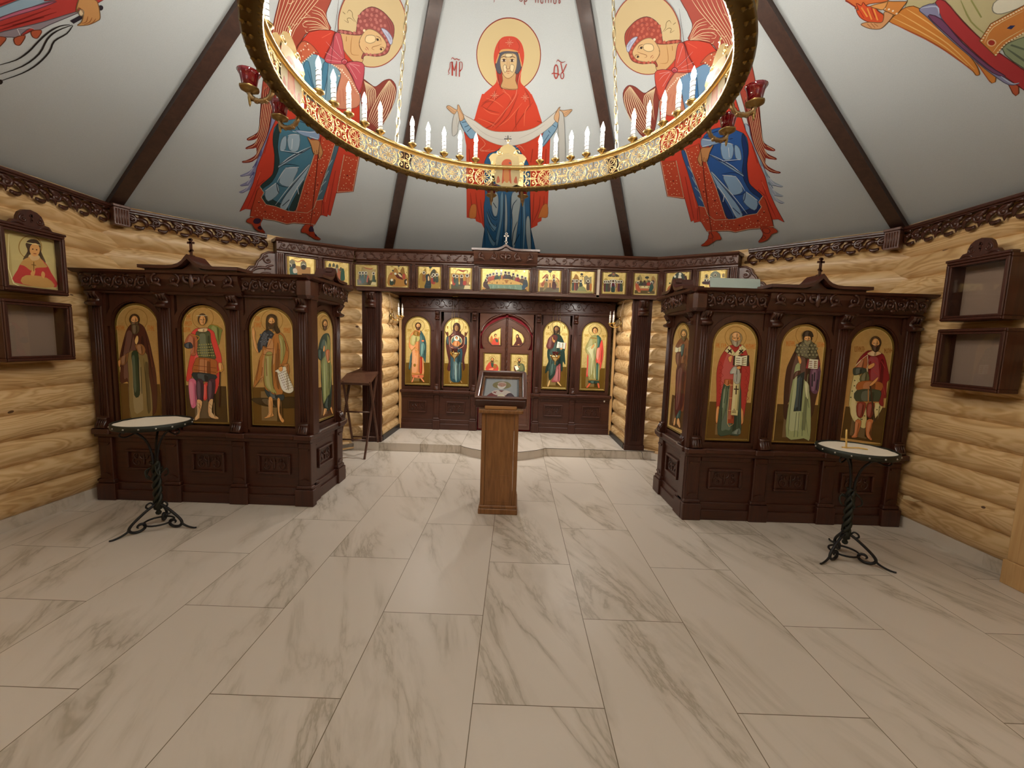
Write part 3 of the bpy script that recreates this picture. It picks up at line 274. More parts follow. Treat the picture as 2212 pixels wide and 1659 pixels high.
'angel':[[0,143,64,53,0,439,2004,569,2000,606,2028,646,2090,705,2123,776,2072,804,1938,787,1786,762,1625,689,1536,583,1649],[2,240,214,173,7.5,693,2110,781,2027,800,1791,736,1615],[2,240,214,173,7.5,692,2109,764,2017,777,1790,721,1622],[2,240,214,173,7.5,691,2107,747,2006,753,1788,706,1627],[2,240,214,173,7.5,689,2106,730,1995,731,1787,693,1633],[2,240,214,173,7.5,688,2104,713,1985,708,1785,678,1640],[2,240,214,173,7.5,687,2103,695,1975,686,1784,663,1646],[2,240,214,173,7.5,685,2102,678,1964,664,1783,650,1652],[2,240,214,173,7.5,684,2100,661,1953,641,1781,635,1657],[2,240,214,173,7.5,683,2098,644,1944,619,1780,621,1663],[2,240,214,173,7.3,474,2012,531,1911,576,1720],[2,240,214,173,7.3,476,2012,543,1924,586,1750],[2,240,214,173,7.3,477,2011,555,1937,596,1779],[2,240,214,173,7.3,480,2010,567,1950,606,1809],[2,240,214,173,7.3,482,2009,579,1963,616,1838],[2,240,214,173,7.3,483,2008,590,1976,626,1867],[2,107,43,36,4.8,475,2019,569,2000,606,2028,646,2090,705,2123,776,2072,804,1938,787,1786,762,1625],[0,168,69,47,0,-273,2442,-283,2328,-301,2131,-320,1668,-308,1379,-303,1217,-330,1158,-385,1096,-377,1078,-325,1109,-300,1150,-321,1068,-386,997,-378,982,-310,1028,-295,944,-329,878,-402,835,-394,819,-321,860,-271,970,-240,1114,-217,1314,-194,1720,-119,2002,-90,2112,-48,2205,102,2288,69,2345,48,2396,64,2495,66,2609],[0,140,42,31,0,-301,1605,-308,1379,-303,1217,-330,1158,-385,1096,-377,1078,-325,1109,-300,1150,-321,1068,-386,997,-378,982,-310,1028,-295,944,-329,878,-402,835,-394,819,-321,860,-271,970,-240,1114,-223,1312,-220,1638],[2,244,220,176,3.7,-273,2438,-275,2331,-290,2136,-283,1955],[2,244,220,176,3.7,-241,2453,-248,2345,-274,2142,-270,1961],[2,244,220,176,3.7,-209,2469,-221,2358,-259,2146,-258,1967],[2,244,220,176,3.8,-177,2485,-193,2371,-243,2152,-245,1972],[2,244,220,176,3.8,-145,2501,-166,2384,-227,2157,-232,1978],[2,244,220,176,3.8,-112,2517,-138,2397,-211,2162,-220,1984],[2,244,220,176,3.8,-79,2533,-110,2411,-195,2167,-207,1989],[2,244,220,176,3.8,-46,2549,-82,2424,-179,2173,-194,1995],[2,244,220,176,3.8,-13,2566,-54,2438,-163,2178,-181,2001],[2,244,220,176,3.8,20,2582,-26,2451,-147,2184,-168,2006],[2,244,220,176,4.0,-61,2368,4,2376,60,2341,90,2297],[2,244,220,176,4.1,-52,2349,22,2357,86,2291],[2,244,220,176,4.1,-86,2301,4,2329,92,2289],[2,244,220,176,4.1,-98,2267,-9,2300,92,2288],[2,244,220,176,4.2,-76,2250,3,2286,92,2286],[2,244,220,176,4.2,-54,2236,16,2273,93,2285],[2,244,220,176,4.0,-48,2399,19,2396,62,2356],[2,244,220,176,4.2,-51,2216,18,2260,97,2285],[2,244,220,176,4.1,-126,2268,-77,2305,-42,2319],[2,244,220,176,4.1,-103,2242,-80,2271,-46,2292],[2,244,220,176,3.5,-228,2341,-210,2337,-180,2373],[2,244,220,176,3.6,-177,2212,-158,2207,-134,2232],[2,244,220,176,3.6,-101,2335,-84,2320,-57,2324],[2,244,220,176,3.7,-102,2247,-91,2228,-64,2236],[2,244,220,176,3.7,-78,2210,-66,2197,-43,2202],[2,140,42,31,32.6,-266,1344,-281,1217,-321,1136,-387,1082],[2,140,42,31,33.0,-249,1310,-270,1146,-311,1041,-388,985],[2,140,42,31,33.3,-228,1294,-246,1111,-282,949,-342,865,-405,823],[2,240,200,154,3.9,-305,1639,-299,1383,-302,1201,-321,1140],[2,240,200,154,3.9,-290,1645,-285,1388,-289,1196,-316,1096],[2,240,200,154,3.9,-275,1651,-272,1393,-277,1190,-310,1052],[2,240,200,154,3.9,-260,1657,-259,1398,-265,1185,-304,1006],[2,240,200,154,3.9,-245,1664,-245,1404,-252,1179,-298,960],[2,240,200,154,3.9,-230,1670,-232,1409,-240,1174,-292,913],[2,240,200,154,4.4,-329,1150,-378,1090],[2,240,200,154,4.4,-300,1150,-322,1046,-379,991],[2,240,200,154,4.5,-259,1107,-305,904,-398,827],[0,141,144,182,0,-214,1395,-215,1299,-231,1160,-262,1009,-283,893,-313,771,-354,700,-406,664,-398,651,-332,686,-313,664,-350,573,-398,542,-389,531,-321,559,-358,489,-402,453,-375,446,-311,524,-290,611,-183,1359],[2,141,144,182,33.7,-228,1074,-266,862,-322,730,-409,656],[2,141,144,182,34.3,-233,993,-270,766,-319,613,-402,535],[2,141,144,182,35.0,-237,909,-275,666,-325,519,-405,444],[2,92,95,147,17.0,-258,1011,-263,955,-267,935],[2,92,95,147,17.4,-282,884,-296,814,-314,785],[2,92,95,147,18.0,-296,738,-322,651],[2,201,203,224,6.4,-296,814,-341,704,-392,664],[2,201,203,224,6.6,-305,696,-344,575],[2,201,203,224,6.7,-311,605,-345,503,-383,455],[1,208,64,42,0,-119,1998,-90,2112,-48,2205,29,2259,111,2293,187,2298,239,2198,396,2170,453,2086,476,1959,468,1882,653,1248,711,789,532,713,547,363,513,377,515,342,454,351,406,320,403,180,174,155,103,118,-25,142,-279,131,-278,241,-330,238,-381,185,-324,425,-290,611,-275,812,-245,979,-216,1199,-183,1359],[2,160,42,28,7.4,-237,777,-267,516,-316,253],[2,160,42,28,7.6,-196,671,-251,572],[2,160,42,28,7.9,403,1044,416,570,438,384],[2,160,42,28,8.1,455,999,506,402],[2,160,42,28,6.7,-214,1183,-232,984],[2,160,42,28,8.9,429,550,466,379],[2,238,106,76,6.6,-241,756,-259,651],[2,238,106,76,7.5,430,778,445,555],[2,238,106,76,3.9,115,2275,54,2207],[0,134,173,192,0,-67,1941,10,2054,92,2054,169,2043,269,2036,262,1859,288,1682,144,1657,5,1694,-43,1847],[0,79,137,168,0,-40,1942,-7,1983,54,1831,106,1734,43,1721,-15,1803],[0,79,137,168,0,109,2023,146,2028,165,1819,146,1751,117,1915],[2,42,79,108,4.7,-5,1919,44,1827,77,1770],[2,42,79,108,4.8,150,1985,174,1852,190,1707],[2,42,79,108,4.6,-39,1937,-29,1825],[0,72,124,147,0,-161,1336,-178,1162,-142,996,-127,812,-145,727,-226,575,-182,509,-200,440,-146,356,-61,357,-1,327,81,320,155,351,174,647,188,811,205,1115,136,1275,211,1310,167,1417,31,1457],[0,31,59,61,0,-161,1336,-178,1162,-142,996,-127,812,-145,727,-226,575,-182,509,-198,557,-124,673,-85,884,-128,1092,-136,1262],[0,31,59,61,0,-200,440,-146,356,-61,357,-1,327,81,320,54,388,-61,424,-152,475],[0,31,59,61,0,92,352,155,351,174,647,175,776,143,638],[0,159,182,198,0,-56,1245,39,1288,54,1119,-23,1101],[0,159,182,198,0,-25,874,88,916,73,775,53,659,-58,683],[0,159,182,198,0,-172,523,-85,664,-43,545,-129,405],[0,159,182,198,0,166,1195,70,1069,-28,941,-90,863,-70,927,66,1091],[0,159,182,198,0,188,1003,170,805,106,572,62,338,-7,371,81,726],[0,159,182,198,0,-106,1187,-72,1235,-58,1098,-103,1065],[2,219,227,234,5.2,-71,1320,-13,1307,53,1332],[2,219,227,234,5.3,-60,1248,-22,1274,39,1292],[2,219,227,234,5.8,-91,872,-22,1000,76,1117,164,1203],[2,219,227,234,6.5,-54,370,56,686,189,994],[2,219,227,234,5.9,-26,879,94,928],[2,219,227,234,6.1,-79,676,-51,797,-25,874],[2,219,227,234,5.5,-90,1069,65,1095],[2,219,227,234,6.7,53,342,127,687,170,805],[2,219,227,234,6.2,-174,533,-86,669],[2,219,227,234,6.3,119,684,152,585],[2,219,227,234,5.4,-15,1229,-4,1117],[2,22,39,60,6.7,-70,1316,-28,1310],[2,22,39,60,7.1,-75,1065,67,1086,166,1195],[2,22,39,60,7.5,-89,858,-26,927,98,946],[2,22,39,60,7.8,-79,676,-45,645,28,644],[2,22,39,60,7.8,-84,667,-59,578,-37,539],[2,22,39,60,8.4,72,484,16,378],[2,22,39,60,8.4,-32,376,84,706,186,973],[2,22,39,60,7.4,-92,881,-19,982,152,1190],[2,22,39,60,6.6,-5,1427,79,1426,180,1387],[2,22,39,60,6.6,-30,1410,56,1316,133,1291],[0,141,166,198,0,-3,1328,120,1360,195,1393,214,1303,131,1299,59,1299],[2,228,236,244,5.3,18,1327,121,1352,192,1383],[2,228,236,244,5.5,130,1304,211,1306],[0,76,106,122,0,382,1303,416,1301,414,1068,411,590,342,570,360,865,370,1113],[2,159,179,192,7.8,393,1121,372,1034],[2,159,179,192,8.0,385,977,368,867],[2,159,179,192,8.3,390,842,351,754],[2,159,179,192,8.5,377,707,351,632],[1,197,72,42,0,211,1131,241,1202,232,1349,372,1318,378,1115,350,914,348,540,332,429,288,342,164,345,180,746,200,977],[1,197,72,42,0,-226,575,-182,509,-200,440,-146,356,-52,353,81,320,287,345,340,431,346,551,405,579,440,373,403,180,174,155,103,118,-25,142,-279,131,-273,265,-246,522],[1,197,72,42,0,492,1218,653,1248,711,789,536,715,509,1017],[4,246,227,191,5.0,210,1126,209,1110,208,1094,207,1078,206,1061,205,1045,204,1028,203,1012,202,995,200,978,199,962,197,945,196,928,194,911,193,894,191,876,190,859,188,842,187,824,185,807,184,789,182,771,182,753,181,735,180,717,180,699,179,681,178,662,177,644,177,625,176,607,175,588,175,569,174,550,173,531,172,512,172,493,171,473,170,454,170,434,169,414,168,394,167,374,167,354],[4,246,227,191,4.9,373,1314,373,1298,373,1283,372,1267,372,1251,372,1236,372,1220,372,1204,372,1188,371,1172,371,1155,371,1139,371,1123,371,1106,371,1090,370,1073,370,1057,370,1040,369,1023,368,1006,368,989,367,972,366,955,365,937,365,920,364,903,363,885,362,867,361,850,361,832,360,814,359,796,358,778,357,760,356,742,356,723,355,705,354,686,353,668,352,649,351,630,351,611,350,592,349,573,348,554,347,534,346,515,345,495,345,476,344,456],[4,246,227,191,5.2,-226,575,-217,562,-209,550,-201,537,-192,525,-184,512,-186,495,-190,478,-195,460,-199,443,-193,429,-185,416,-176,402,-167,389,-158,375,-149,362,-138,356,-125,355,-112,355,-99,355,-85,354,-72,354,-59,353,-45,352,-32,348,-19,345,-5,341,8,338,22,335,35,331,49,328,63,324,77,321,91,321,104,323,118,324,133,326,147,328,161,329,175,331,189,333,204,334,218,336,232,338,247,340,261,341,276,343,289,348,298,363,308,378,317,393,326,408,335,423,340,440,341,460,342,480,343,499,344,519,345,538,351,553,364,559,378,566,391,572,405,579],[4,246,227,191,5.6,-280,142,-267,143,-254,143,-241,143,-228,144,-214,144,-201,144,-188,144,-174,145,-161,145,-147,145,-134,146,-120,146,-106,146,-93,147,-79,147,-65,147,-51,147,-37,148,-23,148,-9,145,5,143,19,141,33,138,47,136,61,134,76,131,90,129,105,128,118,135,131,143,145,150,158,157,172,164,186,166,201,168,216,170,231,171,245,173,260,175,275,177,290,178,305,180,320,182,335,184,351,185,366,187,381,189,396,191],[4,246,227,191,5.2,493,1213,494,1197,496,1181,497,1165,499,1148,500,1132,501,1115,503,1098,504,1081,506,1065,507,1048,508,1030,510,1013,511,996,513,979,515,961,516,944,518,926,520,908,522,890,523,872,525,854,527,836,528,818,530,799,532,781,534,762,535,744,542,734,556,739,570,744,584,749,598,754,613,760,627,765,641,770,656,775,670,780,684,786,699,791,699,807,697,826,695,845,693,863,690,882,688,900,686,918,683,936,681,954,679,972,677,990,674,1008,672,1025,670,1043,668,1060,666,1078,664,1095,662,1112,659,1129,657,1146,655,1163,653,1179,651,1196,649,1213,647,1229,645,1245],[4,243,207,168,5.1,279,1096,231,688,233,907,260,1084,240,1007,257,721,229,806,246,422,295,1114,290,1020,234,1152,206,648,256,926,194,472,253,1205,316,923,221,726,209,404,351,1109,287,1205,319,1036,330,1223,258,552,318,1271,233,547,311,1149,314,1084,284,812,247,585,313,794,260,1277,318,955,292,1245,259,477,326,987,255,961,354,1146,351,1290,260,852,246,644,349,1243,290,862,242,455,266,772,334,1014,311,732,226,756,222,868,225,986,223,515,210,589,301,613,238,1066,317,701,288,675,206,547,263,1315,352,1204,282,539,259,1046],[4,243,207,168,5.7,-214,181,141,186,-17,234,-109,175,-151,222,404,380,-63,211,-126,221,365,324,-95,225,102,244,168,218,-191,232,-238,238,325,334,298,314,290,217,-223,285,-71,250,335,363,-18,175,90,285,232,237,329,295,360,378,-216,378,73,171,-41,294,-66,301,-151,336,45,178,-144,167,201,198,371,433,312,269,249,264,-194,340,191,230,19,215,178,262,-174,305,401,347,-170,189,178,300,139,274,-213,254,212,302,-42,189],[4,243,207,168,5.6,617,977,630,1195,654,1074,592,944,626,811,534,1030,562,1132,525,1199,651,893,524,1161,602,876,607,1117,597,1042,556,978,600,796,571,796,621,929,582,842,651,1015,594,1196,552,1199,652,805,679,876,559,940,575,1179,597,1087],[4,122,26,20,10.3,228,619,244,440,315,765,324,937,215,861,-142,254,46,221,226,255,362,364,-215,364,588,979],[0,207,106,72,0,-116,1994,-88,2115,-22,2128,56,2080,17,2073,-46,1977,-68,1946],[0,216,143,114,0,173,2048,265,2085,464,1886,474,1755,293,1684,268,1861,260,2004],[4,250,232,204,6.6,-70,1945,-55,1961,-41,1978,-30,1997,-18,2016,-6,2035,5,2054,17,2073],[4,250,232,204,6.8,175,2041,193,2038,211,2036,229,2033,248,2031,265,2024,281,2015,297,2005,313,1996,330,1987,346,1977,361,1965,377,1953,392,1940,407,1927,423,1914,438,1901,454,1888],[4,250,232,204,7.0,264,2034,258,2003,252,1972],[4,250,232,204,6.6,231,2205,246,2194,261,2182,276,2170,294,2162,312,2155,331,2148,350,2141],[4,250,232,204,5.4,-80,2046,-64,2063,-27,2079,-59,2008,-107,2018,-58,2096,-42,2119],[2,140,51,36,2.9,-90,2112,-22,2128,56,2080],[2,140,51,36,3.0,-97,2012,-76,2032,-79,1994,-94,1998,-97,2012],[2,140,51,36,2.9,-58,2101,-39,2105,-40,2081,-57,2079,-58,2101],[2,179,90,72,2.8,269,1831,297,1692],[2,179,90,72,2.8,290,1852,324,1729],[2,179,90,72,2.8,311,1873,350,1765],[2,179,90,72,2.8,331,1893,376,1800],[2,179,90,72,2.8,352,1914,403,1836],[2,179,90,72,2.8,373,1934,429,1872],[0,217,193,144,0,668,2598,692,2474,670,2344,603,2231,503,2158,389,2138,281,2172,198,2250,150,2358,142,2476,170,2589,231,2683,316,2747,415,2774,516,2757,605,2697],[3,160,64,46,7.6,668,2598,692,2488,679,2372,630,2265,551,2185,453,2143,351,2144,260,2186,191,2261,150,2358,141,2463,161,2565,208,2655,276,2723,359,2764,449,2773,537,2747,614,2688],[2,109,90,56,4.2,195,2466,203,2493,230,2487,244,2456,282,2433],[2,109,90,56,4.2,161,2459,183,2453],[2,109,90,56,4.2,184,2409,221,2405,205,2428,227,2443,266,2433],[0,215,171,116,0,183,2301,256,2334,343,2369,393,2256,410,2162,350,2133,226,2203],[2,165,114,62,4.9,274,2327,282,2259,306,2190,368,2207],[2,165,114,62,4.9,232,2303,240,2266],[0,154,74,69,0,295,2357,283,2465,305,2535,361,2592,439,2603,513,2583,573,2546,599,2471,596,2406,597,2346,576,2303,513,2260,419,2228,404,2190,392,2201,398,2258,396,2414,344,2367,272,2334,164,2305,169,2325,251,2352],[0,224,185,132,0,339,2316,351,2378,380,2429,442,2443,504,2427,559,2389,562,2342,531,2295,447,2250,397,2244,354,2276],[0,239,210,160,0,384,2378,443,2405,465,2373,431,2337,387,2333],[4,189,111,102,12.8,288,2486,309,2520,335,2556,371,2578,407,2585,447,2580,378,2539,341,2521,417,2552,484,2569,338,2476,378,2505,416,2522,457,2532,307,2457,362,2453,400,2471,433,2506,474,2500,503,2514,429,2464,462,2467,297,2418,330,2413,320,2374,495,2454,527,2443,553,2418,575,2391,579,2355,565,2316,534,2286,494,2264,458,2251,426,2241,186,2320,215,2328,254,2341,285,2355],[2,124,52,48,3.4,509,2576,560,2530,585,2469],[2,124,52,48,3.4,489,2571,540,2521,561,2479],[2,124,52,48,3.4,324,2470,346,2504,378,2505,366,2475],[2,124,52,48,3.3,378,2539,403,2564,436,2561],[0,195,198,223,0,482,2484,529,2488,590,2456,604,2412,588,2401,547,2436,503,2463],[2,106,106,136,3.0,518,2470,567,2446,589,2418],[2,106,106,136,3.1,546,2472,587,2439],[2,109,67,38,4.6,453,2409,492,2411,513,2384],[2,109,67,38,4.7,515,2343,547,2352,554,2333],[2,90,50,28,4.1,457,2380,474,2396,499,2383],[2,90,50,28,4.2,516,2322,528,2340,543,2328],[0,44,23,14,0,488,2393,488,2387,485,2382,480,2379,474,2380,470,2385,470,2391,474,2396,479,2399,485,2398],[0,44,23,14,0,539,2334,539,2328,536,2324,531,2322,526,2323,523,2327,523,2332,526,2337,531,2339,536,2338],[2,141,90,52,4.2,522,2373,494,2346,459,2320,456,2303,479,2302],[2,141,90,52,4.0,344,2318,348,2278,392,2242],[2,148,64,46,4.6,401,2294,417,2291,432,2279],[2,164,90,64,3.6,400,2280,417,2272],[0,243,220,180,0,363,2411,363,2405,359,2399,354,2396,348,2398,344,2402,344,2409,348,2415,354,2417,360,2416],[0,196,82,94,0,139,2281,187,2295,256,2141,268,2092,158,2044,107,2060,134,2193],[0,196,82,94,0,280,2100,407,2161,450,2085,455,1907,359,2017],[2,232,166,164,3.4,87,2197,188,2144,247,2121],[2,232,166,164,3.5,100,2115,208,2104],[2,232,166,164,3.6,122,2061,243,2095],[2,232,166,164,3.4,152,2272,228,2156],[2,232,166,164,3.7,301,2106,365,2100,420,2067],[2,232,166,164,3.7,304,2096,403,2007],[2,232,166,164,3.7,311,2111,397,2126],[2,143,36,56,3.5,127,2179,229,2130],[2,143,36,56,3.7,302,2079,371,1993,448,1911],[0,184,64,78,0,287,2117,286,2102,277,2089,263,2083,250,2086,242,2097,243,2112,252,2125,266,2131,279,2128],[2,239,176,172,3.7,251,2096,254,2116,274,2122,283,2110],[2,232,87,58,2.8,-48,2202,29,2256,111,2290],[0,201,141,88,0,109,1299,149,1281,215,1296,258,1227,284,1171,266,1089,244,1142,217,1129,189,1156,156,1228],[2,138,79,40,4.9,201,1170,213,1132],[2,138,79,40,4.9,217,1185,231,1143],[2,138,79,40,4.9,237,1192,250,1151],[2,138,79,40,4.9,258,1227,283,1170,265,1092],[0,203,74,42,0,-275,131,-160,156,-169,70,-153,12,-107,-63,-154,-66,-214,-27,-251,37,-309,63],[0,203,74,42,0,294,166,383,175,389,117,448,24,518,-32,453,-46,369,3,327,34,270,42],[0,58,35,68,0,-222,134,-175,134,-181,73,-222,56,-241,88],[0,58,35,68,0,-188,-9,-169,33,-147,-24],[0,58,35,68,0,353,135,375,160,409,82,355,76],[0,58,35,68,0,425,46,457,26,454,-2],[2,74,21,24,3.1,110,2544,132,2332,165,2003],[2,74,21,24,5.5,227,1347,244,1147,285,810,325,463,377,-63]],
'left_corner':[[1,192,64,58,0,-164,1174,68,1529,317,1612,307,1526,278,1395,247,1218,235,1134,220,1115,208,1022,189,1001,150,953,61,769],[0,157,185,204,0,0,879,50,1119,80,1249,116,1363,172,1379,151,1311,124,1203,83,1064,32,821],[0,197,108,134,0,85,1061,112,1174,155,1304,181,1366,156,1253,115,1120,87,1019],[0,154,143,152,0,135,978,172,1079,220,1208,275,1384,285,1386,249,1216,235,1134,204,1120,203,1040,208,1022,170,981,137,935],[2,143,36,32,7.5,126,993,169,1134,220,1309],[2,143,36,32,7.6,146,1071,203,1233],[2,143,36,32,7.5,113,1015,145,1122,189,1305],[2,143,36,32,7.2,41,1133,68,1244],[2,143,36,32,7.5,144,1321,187,1407],[2,228,220,220,3.1,170,1067,208,1036],[2,228,220,220,3.1,171,1071,204,1120,225,1128],[0,194,96,63,0,196,1004,218,1058,238,990,233,971,218,972],[0,194,96,63,0,219,1107,246,1148,263,1096,258,1078,240,1079],[0,194,96,63,0,143,944,173,974,185,910,182,880],[2,44,37,48,23.0,304,1313,313,1394],[0,44,37,48,0,342,1524,347,1513,347,1502,342,1495,334,1495,326,1501,321,1511,321,1522,326,1529,334,1530],[0,213,157,98,0,232,1490,282,1529,311,1521,372,1459,378,1426,365,1365,334,1318,333,1352,311,1399,284,1423,268,1414,279,1389,259,1415],[0,236,210,172,0,301,1415,307,1403,308,1391,304,1385,295,1387,286,1395,280,1408,279,1419,283,1425,292,1424],[2,154,90,44,4.5,328,1414,346,1376,338,1345],[2,154,90,44,4.5,346,1425,358,1386,350,1350],[2,154,90,44,4.6,363,1434,370,1401,364,1368],[2,154,90,44,4.3,261,1419,276,1425,300,1411],[2,36,29,28,8.9,307,1293,283,1244,273,1170,279,1068,290,971,285,874,249,769],[2,36,29,28,9.0,316,1301,293,1203,297,1118,331,999,330,856,287,706],[2,36,29,28,9.0,320,1300,334,1228,326,1134,355,1049,369,931,359,811,315,659],[0,36,29,28,0,334,683,338,671,338,660,333,655,325,657,318,665,313,677,313,688,318,693,326,691]],
'right_corner':[[1,200,189,144,0,-156,1819,-237,1676,-271,1654,-228,1590,-194,1571,-150,1555,-124,1529,-152,1208,-109,1068,-127,892,-93,611,254,1245],[0,143,154,120,0,-119,1079,7,1059,119,999,-64,664,-124,897],[2,94,106,85,10.1,-106,1065,-97,942,-84,766],[2,94,106,85,10.0,-82,1070,-47,966],[2,154,154,94,7.1,-75,1472,-118,1328,-118,1191],[2,154,154,94,7.0,-46,1435,-74,1313],[2,154,154,94,6.8,23,1344,14,1265],[0,230,226,204,0,23,1344,102,1276,75,1231,-8,1263,-21,1309],[0,216,138,60,0,-379,1660,-343,1659,-271,1654,-226,1592,-236,1366,-240,1217,-254,1096,-281,1012,-300,1013,-294,1052,-294,1139,-303,1272,-322,1407,-352,1538],[2,180,85,47,7.3,-379,1656,-353,1536,-324,1405,-305,1270,-296,1137,-295,1049],[2,243,192,120,6.2,-351,1656,-314,1476,-290,1291,-290,1101],[2,243,192,120,6.1,-311,1654,-286,1477,-269,1284,-281,1056],[2,243,192,120,5.9,-269,1642,-252,1486,-245,1282],[1,216,138,60,0,-244,1111,-240,1046,-237,941,-263,907,-279,912,-276,946],[1,194,96,63,0,-228,854,-200,813,-230,761,-249,754,-249,780],[2,180,85,47,4.5,-249,1090,-263,1010,-281,924],[0,179,57,60,0,-153,1558,-122,1526,-140,1364,-148,1179,-139,1020,-127,859,-108,584,-169,472,-206,840,-217,1038,-211,1260,-192,1462],[0,143,143,176,0,-228,1590,-159,1550,-193,1454,-218,1251,-220,1033,-211,845,-190,824,-229,846,-242,963,-245,1138,-243,1357,-233,1512],[0,122,74,110,0,-226,1521,-196,1450,-218,1251,-220,1033,-207,909,-235,973,-239,1148,-236,1331],[2,185,196,220,7.7,-219,1587,-165,1534,-185,1486],[2,185,196,220,7.9,-221,924,-213,843,-188,826],[1,207,132,64,0,-158,1198,-67,1250,75,1231,233,1206,166,1085,-7,1092,-102,1093,-164,1056],[4,244,226,188,5.2,-150,1193,-136,1201,-122,1209,-108,1217,-95,1225,-81,1233,-68,1240,-56,1239,-44,1237,-32,1235,-20,1233,-8,1232,4,1230,16,1228,27,1226,39,1225,50,1223,61,1222,72,1220,83,1219,94,1218,105,1217,116,1216,126,1215,137,1214,147,1213,158,1212,168,1210],[4,244,226,188,5.2,-158,1066,-143,1073,-129,1079,-114,1086,-100,1092,-86,1096,-73,1096,-60,1096,-47,1095,-34,1095,-22,1095,-9,1094,3,1093,15,1092,26,1090,38,1089,50,1087,61,1086,72,1084,84,1083,95,1081],[2,240,217,160,3.8,-149,1171,-71,1223,60,1206],[2,240,217,160,3.8,-157,1089,-95,1117,6,1114],[1,44,53,96,0,-38,1172,-18,1175,-5,1159,-28,1152],[3,239,196,154,4.6,-116,1133,-122,1127,-130,1125,-137,1127,-142,1133,-145,1142,-144,1152,-141,1161,-134,1168,-127,1170,-120,1168,-115,1161,-112,1152,-113,1142],[0,160,48,40,0,-119,1137,-126,1131,-134,1131,-139,1138,-141,1148,-138,1158,-131,1163,-123,1163,-118,1156,-116,1146],[0,224,118,60,0,-434,1961,-433,1888,-441,1863,-373,1828,-304,1764,-275,1785],[2,143,42,28,8.6,-441,1953,-434,1872],[0,226,89,47,0,-415,1892,-408,1856,-387,1864,-390,1824,-362,1797,-372,1756,-369,1709,-387,1679,-425,1694,-455,1750,-463,1809,-445,1859,-436,1847],[2,247,162,78,8.5,-415,1847,-434,1774],[2,247,162,78,8.4,-397,1816,-430,1741],[2,247,162,78,8.3,-376,1788,-412,1710],[2,194,58,31,5.3,-432,1851,-451,1785],[2,194,58,31,5.2,-381,1804,-410,1734],[0,220,160,108,0,-488,1767,-451,1740,-409,1683,-379,1696,-351,1722,-332,1680,-346,1663,-409,1653,-443,1658,-477,1703,-491,1748],[2,160,95,52,3.3,-465,1739,-468,1697],[2,160,95,52,3.2,-448,1728,-453,1684],[2,160,95,52,3.2,-438,1710,-437,1677],[1,217,141,69,0,-347,1734,-298,1757,-237,1676,-308,1658,-330,1660],[4,248,234,208,6.6,-338,1738,-326,1715,-319,1690,-317,1661],[0,232,164,92,0,-374,1812,-313,1767,-298,1757,-344,1738,-367,1777]],
'l1':[[1,90,63,22,0,-458,720,360,725,372,137,-440,-11],[3,138,106,44,9.9,200,1935,166,1831,85,1754,-21,1723,-124,1747,-195,1820,-217,1922,-182,2025,-101,2103,5,2133,107,2109,179,2037],[2,181,114,47,11.6,-394,1810,-400,1724],[2,181,114,47,10.0,-395,1803,-377,1768,-398,1760],[2,181,114,47,11.6,-364,1811,-370,1725],[2,181,114,47,10.0,-370,1730,-346,1731],[2,181,114,47,11.6,-337,1812,-343,1726],[2,181,114,47,10.0,-338,1807,-314,1807],[2,181,114,47,11.6,-307,1812,-313,1727],[2,181,114,47,10.0,-310,1770,-287,1770],[2,181,114,47,11.6,-281,1813,-286,1728],[2,181,114,47,10.0,-281,1807,-263,1771,-284,1764],[2,181,114,47,11.6,-250,1814,-256,1729],[2,181,114,47,10.0,-256,1733,-232,1734],[2,181,114,47,11.6,207,1829,201,1730],[2,181,114,47,10.0,207,1824,230,1824],[2,181,114,47,11.6,239,1830,233,1731],[2,181,114,47,10.0,236,1780,259,1781],[2,181,114,47,11.6,271,1831,265,1732],[2,181,114,47,10.0,270,1824,288,1782,267,1775],[2,181,114,47,11.6,302,1832,297,1733],[2,181,114,47,10.0,297,1738,320,1738],[0,74,36,24,0,-36,1878,-140,1818,-215,1700,-297,1466,-374,1197,-409,1062,-361,1030,-389,861,-373,718,-213,715,-222,48,191,114,292,374,305,884,259,1251,210,1548,141,1777,62,1857],[0,125,108,66,0,-199,1303,13,1343,160,1281,170,879,200,542,194,166,138,78,-222,48,-220,867],[0,44,58,38,0,-132,1305,-14,1317,-17,873,-31,517,-133,505,-133,1038],[0,138,92,52,0,-55,1457,72,1478,133,1380,93,1279,10,1293,-35,1375],[0,122,82,50,0,-374,1197,-260,1268,-191,1303,-237,1118,-341,1064],[0,201,147,86,0,-403,1146,-351,1165,-374,1030,-409,1062],[0,217,174,112,0,-58,1540,-15,1632,13,1608,5,1525,-38,1466],[2,44,19,12,13.3,-200,1668,-287,1367,-332,1199],[2,44,19,12,13.3,153,1712,183,1382,214,1049,261,713],[2,44,19,12,13.3,-81,1704,-129,1471,-172,1337],[2,63,58,34,11.8,89,1212,108,708,111,197],[2,63,58,34,11.8,28,1043,13,536],[2,110,64,40,10.0,-209,1535,-254,1368],[2,110,64,40,10.0,205,1465,247,1050],[0,60,39,18,0,62,1935,39,1873,-12,1834,-73,1832,-119,1868,-134,1929,-111,1990,-60,2029,0,2031,47,1995],[0,201,147,86,0,31,1911,15,1857,-22,1823,-64,1821,-97,1854,-106,1907,-90,1961,-53,1996,-11,1997,22,1965],[0,92,74,48,0,-110,1902,-79,1882,-40,1877,1,1885,34,1906,22,1835,-22,1782,-70,1781,-107,1831],[2,74,44,24,8.3,-85,1920,-46,1921],[2,74,44,24,8.3,-27,1922,11,1923],[2,138,90,48,6.6,-37,1919,-44,1889,-31,1887],[2,138,58,36,8.3,-58,1866,-23,1867],[0,84,68,44,0,-98,1819,-38,1846,44,1823,36,1708,-51,1648,-98,1704]],
